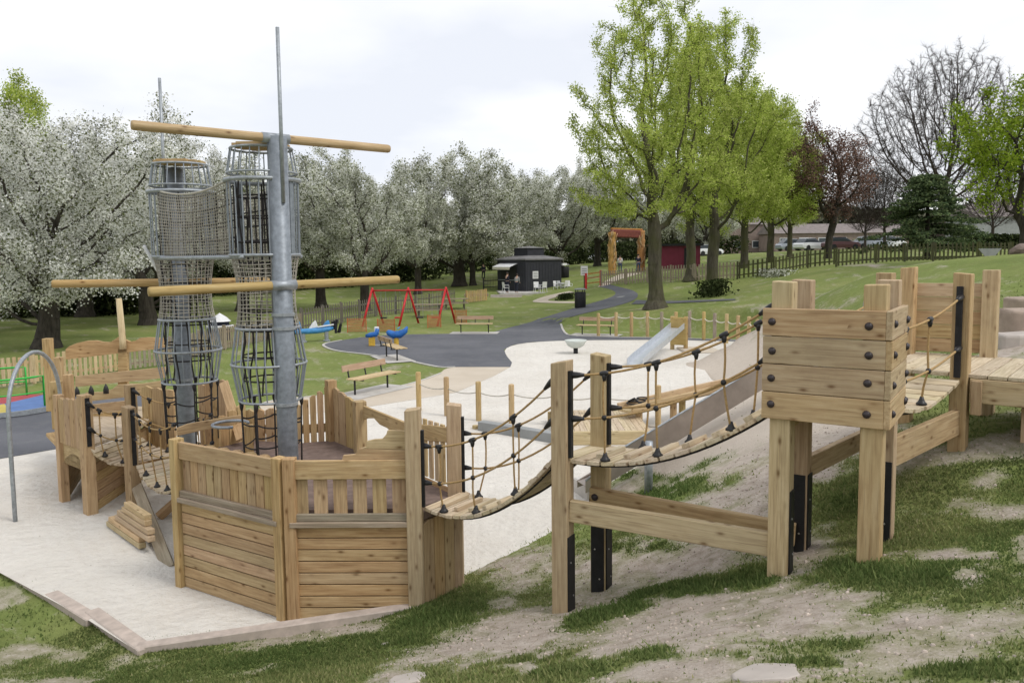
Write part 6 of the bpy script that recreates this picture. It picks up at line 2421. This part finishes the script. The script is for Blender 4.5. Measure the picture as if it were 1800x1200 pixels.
def branch_mesh(name, N, P, R, mat, parent, flare=1.7, trunk_h=3.0, seed=0):
    idx_ = np.arange(1, len(N))
    a, b = N[P[idx_]], N[idx_]
    ra, rb_ = R[P[idx_]], R[idx_]
    ra = np.minimum(ra, rb_ * 1.6)
    fz = lambda z: 1 + (flare - 1) * np.exp(-np.clip(z, 0, None) / .40)
    ra = ra * fz(a[:, 2]) if flare != 1 else ra
    rb_ = rb_ * fz(b[:, 2]) if flare != 1 else rb_
    Vs, Fs = [], []
    base = 0
    for lo, hi, k in ((.10, 9, 10), (.035, .10, 6), (0, .035, 3)):
        mk = (rb_ >= lo) & (rb_ < hi)
        if not mk.any():
            continue
        A_, B_, RA, RB = a[mk], b[mk], ra[mk], rb_[mk]
        t_ = B_ - A_
        B_ = B_ + t_ * (.06 if hi < 1 else .02)
        t_ /= np.linalg.norm(t_, axis=1)[:, None] + 1e-9
        ref = np.where(np.abs(t_[:, 2:3]) < .9, np.array([[0, 0, 1.0]]), np.array([[1.0, 0, 0]]))
        u = np.cross(t_, ref)
        u /= np.linalg.norm(u, axis=1)[:, None]
        w_ = np.cross(t_, u)
        ang = np.arange(k) * 2 * PI / k
        ring = u[:, None] * np.cos(ang)[None, :, None] + w_[:, None] * np.sin(ang)[None, :, None]
        va = A_[:, None] + ring * RA[:, None, None]
        vb = B_[:, None] + ring * RB[:, None, None]
        vv = np.concatenate([va, vb], 1)
        m = len(A_)
        Vs.append(vv.reshape(-1, 3))
        off = base + np.arange(m)[:, None] * (2 * k)
        kk = np.arange(k)
        q_ = np.stack([kk, (kk + 1) % k, k + (kk + 1) % k, k + kk], -1)
        Fs.append((off[:, :, None] + q_[None]).reshape(-1, 4))
        base += m * 2 * k
    V = np.concatenate(Vs)
    F = np.concatenate(Fs)
    me = bpy.data.meshes.new(name)
    me.vertices.add(len(V))
    me.vertices.foreach_set("co", V.astype(np.float32).ravel())
    me.loops.add(len(F) * 4)
    me.loops.foreach_set("vertex_index", F.ravel().astype(np.int32))
    me.polygons.add(len(F))
    me.polygons.foreach_set("loop_start", np.arange(0, len(F) * 4, 4, dtype=np.int32))
    me.polygons.foreach_set("loop_total", np.full(len(F), 4, dtype=np.int32))
    me.update(calc_edges=True)
    me.polygons.foreach_set("use_smooth", [True] * len(F))
    me.materials.append(mat)
    o = bpy.data.objects.new(name, me)
    COL.objects.link(o)
    o.parent = parent
    return o


def leaves(name, centres, mat, parent, n, sig, size, seed, drop=0.0, flat=0.0, clump=None, aspect=.8):
    r = np.random.default_rng(seed)
    ci = r.integers(0, len(centres), n)
    tint = r.random(len(centres))
    c = centres[ci] + r.normal(scale=sig, size=(n, 3)) * np.array([1, 1, 1 - flat])
    c[:, 2] -= drop * r.random(n)
    nrm = r.normal(size=(n, 3)); nrm[:, 2] += .5
    nrm /= np.linalg.norm(nrm, axis=1)[:, None]
    t_ = np.cross(nrm, r.normal(size=(n, 3)))
    t_ /= np.linalg.norm(t_, axis=1)[:, None]
    b_ = np.cross(nrm, t_)
    s_ = size * (.55 + .9 * r.random(n))[:, None] / 2
    V = np.stack([c - t_ * s_, c - b_ * s_ * aspect, c + t_ * s_, c + b_ * s_ * aspect], 1).reshape(-1, 3)
    rv = r.random(n)
    ex = np.clip(tint[ci] * .8 + .2 * r.random(n), 0, 1)
    return quads_mesh(name, V, np.repeat(rv, 4), mat, parent, np.repeat(ex, 4))


def twigs(name, N, P, R, r_tip, per, mat, parent, seed, ln=.75):
    r = np.random.default_rng(seed + 9)
    ids = np.where(R < r_tip * 2.6)[0]
    ids = ids[ids > 2]
    ids = np.repeat(ids, per)
    d = N[ids] - N[P[ids]]
    d /= np.linalg.norm(d, axis=1)[:, None] + 1e-9
    f = r.random(len(ids))[:, None]
    a = N[P[ids]] * (1 - f) + N[ids] * f
    d = d + r.normal(scale=.5, size=d.shape) + np.array([0, 0, .25])
    d /= np.linalg.norm(d, axis=1)[:, None] + 1e-9
    b = a + d * (ln * (.4 + .9 * r.random(len(ids))))[:, None]
    n = len(ids)
    NN = np.concatenate([a, b])
    PP = np.concatenate([np.arange(n), np.arange(n)])
    RR_ = np.concatenate([np.full(n, r_tip * .55), np.full(n, r_tip * .3)])
    # branch_mesh skips node 0: put a dummy in front
    NN = np.concatenate([a[:1], NN]); PP = np.concatenate([[0], PP + 1]); RR_ = np.concatenate([[r_tip * .3], RR_])
    keep = np.ones(len(NN), bool); keep[1:n + 1] = False
    A_, B_ = NN[PP[n + 1:]], NN[n + 1:]
    t_ = (B_ - A_)
    u = np.cross(t_, r.normal(size=t_.shape)); u /= np.linalg.norm(u, axis=1)[:, None] + 1e-9
    w_ = np.cross(t_, u); w_ /= np.linalg.norm(w_, axis=1)[:, None] + 1e-9
    q = r_tip * .5
    V = np.stack([A_ + u * q, A_ - u * q, B_], 1).reshape(-1, 3)
    V2_ = np.stack([A_ + w_ * q, A_ - w_ * q, B_], 1).reshape(-1, 3)
    VV = np.concatenate([V, V2_])
    return quads_mesh(name, VV, np.zeros(len(VV)), mat, parent, per=3)


def make_tree(name, label, cat, env, trunk_h, lean, n_attr, step, kill, seed, r_tip, r_trunk, barkm, leafm, n_leaf, sig, size, group=None, up=.12, flare=1.6, drop=0.0, infl=None, leafr=2.2, leafpart='crown', flat=0.0, shoots=0, twig=0, jit=.18):
    root = thing(name, label, cat, (0, 0, 0), group)
    if shoots:
        r_s = np.random.default_rng(seed + 50)
        env = list(env)
        e0 = list(env)
        for _ in range(shoots):
            e = e0[r_s.integers(0, len(e0))]
            a = r_s.random() * 2 * PI
            q_ = r_s.uniform(.2, .8)
            env.append((e[0] + e[3] * q_ * math.cos(a), e[1] + e[4] * q_ * math.sin(a), e[2] + e[5] * math.sqrt(1 - q_ * q_) + .5, .35, .35, r_s.uniform(.5, 1.1), 4))
    N, P, R, nch = grow_tree(env, trunk_h, lean, n_attr, step, infl or step * 9, kill, seed, r_tip, r_trunk, up=up, jit=jit)
    branch_mesh('trunk', N, P, R, barkm, root, flare, trunk_h, seed)
    if twig:
        twigs('twigs', N, P, R, r_tip, twig, barkm, root, seed)
    if n_leaf:
        tips = N[(R < r_tip * leafr) & (N[:, 2] > trunk_h * .6)]
        leaves(leafpart, tips, leafm, root, n_leaf, sig, size, seed + 1, drop, flat)
    return root


def place(root, px, py, d_, rot=0.0, sc=1.0, z=None, label=None, copy=False, zs=None):
    o = copy_tree(root) if copy else root
    p = at_y(px, py, d_)
    o.location = (p.x, p.y, tz(p.x, p.y) - .05 if z is None else z)
    o.rotation_euler = (0, 0, rot)
    o.scale = (sc, sc, zs or sc)
    if label:
        o['label'] = label
    return o


def lumps(env, n, rmin, rmax, flat, seed, base=.16):
    r = np.random.default_rng(seed)
    wts = np.array([e[3] * e[4] * e[5] for e in env], float)
    wts /= wts.sum()
    out_ = [tuple(e[:6]) + (base,) for e in env]
    for _ in range(n):
        e = env[r.choice(len(env), p=wts)]
        d = r.normal(size=3)
        d /= np.linalg.norm(d)
        q_ = r.uniform(.45, 1.0)
        R_ = r.uniform(rmin, rmax)
        out_.append((e[0] + d[0] * e[3] * q_, e[1] + d[1] * e[4] * q_, max(1.6, e[2] + d[2] * e[5] * q_), R_, R_, R_ * flat, 1.6))
    return out_


CH = 'white blossoming cherry trees'
chA = make_tree('cherry_tree', 'x', 'tree', lumps([(0, 0, 6.2, 5.6, 5.2, 4.4), (-2.5, 1, 8.0, 3, 3, 2.8), (3.0, -1, 7.2, 3.0, 3.0, 3.0), (0, -3, 4.2, 4.5, 3, 2.0), (-4, -1, 4.5, 3, 3, 2)], 60, .7, 1.5, .9, 3), 2.2, (.2, .1), 1700, .42, .75, 5, .016, .42, MAT['barkd'], MAT['blossom'], 105000, .22, .088, CH, shoots=26, twig=1)
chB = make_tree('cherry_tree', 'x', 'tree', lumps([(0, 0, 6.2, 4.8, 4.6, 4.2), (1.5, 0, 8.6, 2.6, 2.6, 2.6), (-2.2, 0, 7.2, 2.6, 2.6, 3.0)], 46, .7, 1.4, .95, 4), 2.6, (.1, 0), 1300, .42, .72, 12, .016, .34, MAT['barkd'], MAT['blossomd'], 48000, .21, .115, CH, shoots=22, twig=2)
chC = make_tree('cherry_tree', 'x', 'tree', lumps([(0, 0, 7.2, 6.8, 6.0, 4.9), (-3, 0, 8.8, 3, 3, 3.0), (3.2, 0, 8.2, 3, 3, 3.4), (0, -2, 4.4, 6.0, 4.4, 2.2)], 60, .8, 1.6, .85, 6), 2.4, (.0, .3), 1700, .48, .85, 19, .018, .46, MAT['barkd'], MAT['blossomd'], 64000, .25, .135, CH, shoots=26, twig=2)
place(chA, 82, 605, 33.5, .3, .98, label='huge white blossoming cherry filling the left edge, on a thick dark trunk behind the hoop')
place(chA, -30, 600, 41, 2.4, .98, label='white cherry at the far left edge, behind the largest one', copy=True)
place(chA, 262, 565, 45, 4.1, 1.0, label='white cherry behind the rear mast, right of the largest one', copy=True, zs=.98)
place(chA, 150, 560, 52, 1.2, 1.08, label='white cherry filling the gap between the largest one and the rear mast', copy=True)
place(chB, 425, 548, 57, .4, 1.0, label='white cherry whose twigs show between the two masts', zs=.95)
place(chB, 565, 545, 60, 2.2, 1.05, label='white cherry with bare upright twigs just right of the near mast', copy=True)
place(chB, 643, 545, 55, 3.6, .88, label='lower white cherry above the red swings, in front of the big rounded one', copy=True)
place(chC, 808, 520, 78, .2, 1.22, zs=1.12, label='big rounded grey-white cherry with a dark trunk behind the picnic tables')
place(chC, 890, 512, 86, 1.9, .95, label='pale cherry directly behind the kiosk roof', copy=True)
place(chC, 985, 490, 92, 3.1, 1.0, label='hazy pale cherry between the kiosk and the carved arch', copy=True)
place(chB, 735, 530, 72, 1.0, .85, label='slim cherry seen between the low one and the big rounded one', copy=True)
place(chC, 470, 545, 78, 4.4, .95, label='distant pale cherry behind the net between the masts', copy=True)
place(chC, 690, 520, 92, 5.1, .9, label='distant grey cherry behind the red swings', copy=True)
place(chB, 1050, 480, 98, 5.1, 1.1, label='faint pale tree behind the carved arch', copy=True)
place(chB, 1145, 480, 95, .7, 1.0, label='faint pale tree between the arch and the crimson shed', copy=True)
place(chC, 1240, 470, 108, 2.7, .85, label='faint grey tree far behind the lime trunks', copy=True)
place(chB, 832, 520, 78, 2.9, .8, label='small dark-trunked cherry immediately left of the kiosk', copy=True)

LI = 'tall lime trees in fresh green leaf'
liA = make_tree('lime_tree', 'tallest fresh green lime tree with a thick straight trunk beside the asphalt path', 'tree',
                lumps([(0, 0, 9.0, 5.0, 4.6, 4.6), (.2, 0, 13.0, 4.0, 3.6, 3.2), (-2.6, 0, 5.9, 3.2, 3.0, 1.9), (1.8, -1, 6.2, 3.2, 3.2, 2.0), (.3, 0, 15.0, 2.6, 2.4, 1.6)], 70, .75, 1.45, .6, 8, .12), 4.6, (-.15, 0), 2000, .42, .72, 31, .017, .36, MAT['barkg'], MAT['lime'], 72000, .155, .088, LI, up=.2, flare=2.1, shoots=14, leafr=2.6, twig=2)
liB = make_tree('lime_tree', 'x', 'tree', lumps([(0, 0, 10.0, 4.2, 4.0, 4.8), (-.3, 0, 14.4, 2.7, 2.6, 2.6), (0, 0, 6.2, 3.6, 3.4, 2.0)], 64, .75, 1.4, .6, 9, .12), 4.6, (.2, 0), 1800, .45, .75, 37, .017, .34, MAT['barkg'], MAT['lime'], 62000, .17, .095, LI, up=.2, flare=2.2, shoots=14, leafr=2.6, twig=2)
liC = make_tree('lime_tree', 'x', 'tree', lumps([(0, 0, 7.8, 4.4, 3.8, 4.6), (0, 0, 11.6, 3.2, 3.0, 3.0), (-.5, 0, 5.0, 3.8, 3.4, 2.4)], 60, .8, 1.5, .7, 10, .12), 3.2, (0, 0), 1700, .45, .8, 43, .017, .28, MAT['barkg'], MAT['lime'], 60000, .24, .115, LI, up=.15, flare=1.4, shoots=14)
place(liA, 1153, 540, 41.5, .5, .985, zs=1.0)
place(liB, 1250, 517, 47.5, .2, .96, label='second lime tree from the left, its ivy-footed trunk right of the tallest one')
place(liB, 1216, 490, 56, 2.6, .95, label='lime tree standing farther back between the two thickest trunks', copy=True)
place(liC, 1308, 478, 60, .9, 1.0, label='lime tree with a grey trunk in front of the mossy fence')
place(liC, 1354, 455, 68, 2.9, 1.0, label='rounded bright lime tree at the right end of the green group', copy=True)
place(liC, 1388, 447, 78, 4.6, .86, label='small bright green tree touching the copper-leaved tree', copy=True)
place(liC, 38, 560, 62, 1.2, 1.2, label='yellow-green tree rising behind the cherries at the upper left corner', copy=True, zs=1.27)

pu_ = make_tree('copper_tree', 'copper-leaved tree with a forked dark trunk behind the mossy fence', 'tree', lumps([(0, 0, 6.8, 3.9, 3.6, 3.6), (-1.4, 0, 8.6, 2.4, 2.4, 2.4), (1.5, 0, 7.0, 2.6, 2.4, 2.6)], 30, .7, 1.3, .9, 12, .4), 1.9, (.1, 0), 1200, .36, .62, 53, .022, .26, MAT['barkd'], MAT['purple'], 20000, .26, .12, up=.2, flare=1.3, shoots=10, twig=2)
place(pu_, 1455, 452, 67, .4, 1.14, zs=1.02)
ba = make_tree('bare_tree', 'large bare grey tree spreading against the sky behind the dark fir', 'tree', [(0, 0, 11.5, 7.4, 6.6, 7.2), (0, 0, 15.5, 5.6, 5, 4.4), (-4.5, 0, 8, 3.4, 3, 3.2), (4.5, 0, 9, 3.6, 3, 3.6)], 3.4, (.2, 0), 9000, .5, .55, 61, .0125, .32, MAT['twig'], None, 0, .3, .1, up=.22, flare=1.4, shoots=34, twig=12, jit=.07)
place(ba, 1650, 450, 80, .2, 1.16, zs=.98)
fi = thing('fir_tree', 'dark spreading conifer with drooping layered boughs behind the long mossy fence', 'tree', (0, 0, 0))
r_ = np.random.default_rng(71)
N_, P_, R_ = [np.zeros(3)], [-1], [.26]
for i in range(1, 13):
    N_.append(np.array([0, 0, i * .62])); P_.append(i - 1); R_.append(.26 * (1 - i / 14))
tipc = []
for i in range(2, 13):
    z = i * .62
    for k in range(9):
        a = r_.random() * 2 * PI
        Lb = (1 - z / 8.2) ** .9 * 5.4 * (.65 + .5 * r_.random()) + .3
        prev = i
        m = 6
        for j in range(1, m + 1):
            f_ = j / m
            q_ = np.array([math.cos(a) * Lb * f_, math.sin(a) * Lb * f_, z + .35 * f_ - .75 * f_ * f_ + r_.normal() * .04])
            N_.append(q_); P_.append(prev); R_.append(.05 * (1.1 - f_)); prev = len(N_) - 1
            if j > 1:
                for _ in range(4):
                    tipc.append(q_ + np.array([r_.normal() * .3, r_.normal() * .3, -.05 * r_.random()]))
branch_mesh('trunk', np.array(N_), np.array(P_), np.array(R_), MAT['barkd'], fi, 1.3)
leaves('crown', np.array(tipc), MAT['fir'], fi, 34000, .2, .17, 72, .12, .7)
place(fi, 1628, 458, 58, 0, .92, zs=.80)
for k_, (bx, bd, bs, br) in enumerate(((1520, 84, .42, 1.0), (1555, 92, .5, 2.0), (1745, 88, .5, 3.1))):
    place(ba, bx, 445, bd, br, bs, label=('small bare tree right of the copper tree, before the low brick building', 'bare tree between the copper tree and the dark fir', 'bare tree behind the clipped hedge at the right')[k_], copy=True)
ma = make_tree('maple_tree', 'bright green spreading tree with long dark limbs at the right edge', 'tree', lumps([(0, 0, 5.8, 4.6, 4.2, 3.0), (-2.5, 0, 5.4, 2.6, 2.6, 2.6), (2.4, 0, 7.2, 3, 3, 3), (-3.4, 0, 3.4, 1.6, 1.8, 1.6)], 42, .6, 1.2, .6, 14, .12), 1.5, (.1, 0), 1200, .36, .62, 83, .015, .26, MAT['barkd'], MAT['maple'], 24000, .20, .115, up=.1, flare=1.3)
place(ma, 1800, 470, 42, .8, 1.05)

# under-storey behind the cherries: hedge and scrub masses
def scrub(name, label, pts, h, th, n, size, mat, seed, kind=None, cat='hedge', zoff=-.1):
    r = np.random.default_rng(seed)
    P = np.array([(p[0], p[1]) for p in pts])
    s_ = np.concatenate([[0], np.cumsum(np.hypot(*np.diff(P, axis=0).T))])
    u = r.random(n) * s_[-1]
    x = np.interp(u, s_, P[:, 0]); y = np.interp(u, s_, P[:, 1])
    hh = h * (.6 + .8 * vnoise(np.stack([u * .35, u * 0 + seed], 1), 1.0, seed))
    zf = r.random(n) ** .8
    wd_ = th * np.sqrt(np.clip(1 - (zf * 1.0 - .15) ** 2, .05, 1))
    x += r.normal(size=n) * wd_ * .5; y += r.normal(size=n) * wd_ * .5
    z = terrain(np.stack([x, y], 1)) + zoff + zf * hh
    c = np.stack([x, y, z], 1)
    m = len(c)
    nrm = r.normal(size=(m, 3)); nrm[:, 2] += .3
    nrm /= np.linalg.norm(nrm, axis=1)[:, None]
    t_ = np.cross(nrm, r.normal(size=(m, 3))); t_ /= np.linalg.norm(t_, axis=1)[:, None]
    b_ = np.cross(nrm, t_)
    q_ = size * (.6 + .8 * r.random(m))[:, None] / 2
    V = np.stack([c - t_ * q_, c - b_ * q_ * .8, c + t_ * q_, c + b_ * q_ * .8], 1).reshape(-1, 3)
    ex = vnoise(np.stack([x, y], 1), .8, seed + 3)
    org = np.array([P[:, 0].mean(), P[:, 1].mean(), 0.0])
    o = quads_mesh(name, V - org, np.repeat(r.random(m), 4), mat, None, np.repeat(ex, 4))
    o.location = org
    if kind:
        o['kind'] = kind
    return tag(o, label, cat)


W2 = lambda lst: [at_y(x, 450, d_).xy for x, d_ in lst]
scrub('hedge', 'dense shade-dark shrubbery beneath the white cherries on the left', W2([(-300, 50), (0, 52), (200, 56), (300, 62)]), 3.6, 2.4, 22000, .30, MAT['hedge'], 91)  # shade under the crowns is put into these dark undergrowth leaves
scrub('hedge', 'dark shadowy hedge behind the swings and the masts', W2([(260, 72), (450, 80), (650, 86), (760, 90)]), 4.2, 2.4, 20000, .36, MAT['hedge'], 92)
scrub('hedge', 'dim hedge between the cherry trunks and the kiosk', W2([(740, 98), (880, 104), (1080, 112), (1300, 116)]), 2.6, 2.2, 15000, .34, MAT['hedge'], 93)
scrub('hedge', 'clipped dark hedge at the right beyond the long mossy fence', W2([(1690, 78), (1880, 74)]), 1.4, 1.0, 7000, .22, MAT['hedge'], 94)
scrub('hedge', 'low white-flowered bushes at the foot of the mossy fence', [on_ground(x, 484).xy for x in (1335, 1385)], .55, .6, 1500, .12, MAT['blossomd'], 95, cat='bush')
scrub('hedge', 'ivy and leafy shoots round the foot of the second lime trunk', [on_ground(x, 521).xy for x in (1238, 1266)], .9, .8, 1500, .14, MAT['hedge'], 96, cat='ivy')
scrub('tree_belt', 'far belt of pale trees beyond the park', W2([(-400, 112), (0, 122), (500, 126), (900, 128), (1300, 142), (1700, 146), (2100, 140)]), 8.0, 4.0, 90000, .75, MAT['wood_far'], 97, kind='stuff')
scrub('shrub', 'round dark green bush at the lower right of the kiosk lawn', [on_ground(x, 526).xy for x in (985, 1003)], .5, .5, 900, .12, MAT['hedge'], 98, cat='bush')

# ------------------------------------------------------------------ grass blades close to the camera
def blades(name, n, dmin, dmax, hmin, hmax, seed, mat, lush_only=False, ang=.80):
    r = np.random.default_rng(seed)
    u = r.random(n)
    dd = np.sqrt(dmin ** 2 + u * (dmax ** 2 - dmin ** 2))
    aa_ = (r.random(n) * 2 - 1) * ang
    x, y = dd * np.sin(aa_), dd * np.cos(aa_)
    Pq = np.stack([x, y], 1)
    out_ = poly_sd(Pq, FL) > .08
    Pq = Pq[out_]
    Pq = Pq[r.random(len(Pq)) < np.clip((21 - np.hypot(Pq[:, 0], Pq[:, 1])) / 11, 0, 1)]
    z = terrain(Pq)
    P3 = np.concatenate([Pq, z[:, None]], 1)
    dm_, lm_ = ground_masks(P3)
    keep = (r.random(len(P3)) > np.clip(dm_ * 1.9 + .08, 0, .98)) if not lush_only else (r.random(len(P3)) < lm_ * 1.1 - .12)
    P3, lm_, dm_ = P3[keep], lm_[keep], dm_[keep]
    m = len(P3)
    h = (hmin + (hmax - hmin) * r.random(m) ** 1.5) * (1 + .5 * lm_) * (1 - .45 * np.clip(dm_ * 2, 0, 1))
    a = r.random(m) * 2 * PI
    wv = np.stack([np.cos(a), np.sin(a), np.zeros(m)], 1) * (.004 + .004 * r.random(m) + .0006 * np.hypot(P3[:, 0], P3[:, 1]))[:, None]
    ln = r.normal(scale=.55, size=(m, 2)) * h[:, None]
    tip = P3 + np.concatenate([ln, h[:, None]], 1)
    V = np.stack([P3 - wv - [0, 0, .01], P3 + wv - [0, 0, .01], tip], 1).reshape(-1, 3)
    ex = np.clip(vnoise(P3[:, :2], 1.1, 44, 4) * .9 + .25 * r.random(m) - .1, 0, 1)
    rv = np.clip(.35 + .55 * (vnoise(P3[:, :2], .6, 45, 4) - .5) * 2 + r.normal(scale=.2, size=m) - .35 * lm_, 0, 1)
    o = quads_mesh(name, V, np.repeat(rv, 3), mat, None, np.repeat(ex, 3), per=3)
    o['kind'] = 'stuff'
    return o


MAT['blade'] = leafmat("grass_blades", [(.0, (.11, .16, .05)), (.4, (.195, .235, .086)), (.75, (.29, .295, .125)), (1, (.43, .395, .225))], .3)
blades('grass', 420000, 2.2, 9.0, .012, .034, 101, MAT['blade'])
blades('grass', 190000, 9.0, 22.0, .015, .045, 102, MAT['blade'])
blades('grass', 80000, 3.0, 13.0, .025, .06, 103, MAT['blade'], True)
# loose stones and crumbs on the worn soil
r_ = np.random.default_rng(5)
Q = np.stack([r_.uniform(-3, 5, 11000), r_.uniform(3.0, 10, 11000)], 1)
Q = Q[poly_sd(Q, FL) > .05]
Z_ = terrain(Q)
P3 = np.concatenate([Q, Z_[:, None]], 1)
dm_, lm_ = ground_masks(P3)
P3 = P3[dm_ > .25]
vs, fs = [], []
mb = MB()
for p in P3[:4200]:
    s_ = .004 + .014 * random.random() ** 3
    mb.lathe([(s_ * .7, -s_ * .4), (s_, 0), (s_ * .6, s_ * .6), (.0005, s_ * .75)], tuple(p), 5, caps=False)
o = mb.build('pebbles', plain('soil_crumbs', (.40, .34, .29), .95, 0, .5, 9.0))
o['kind'] = 'stuff'
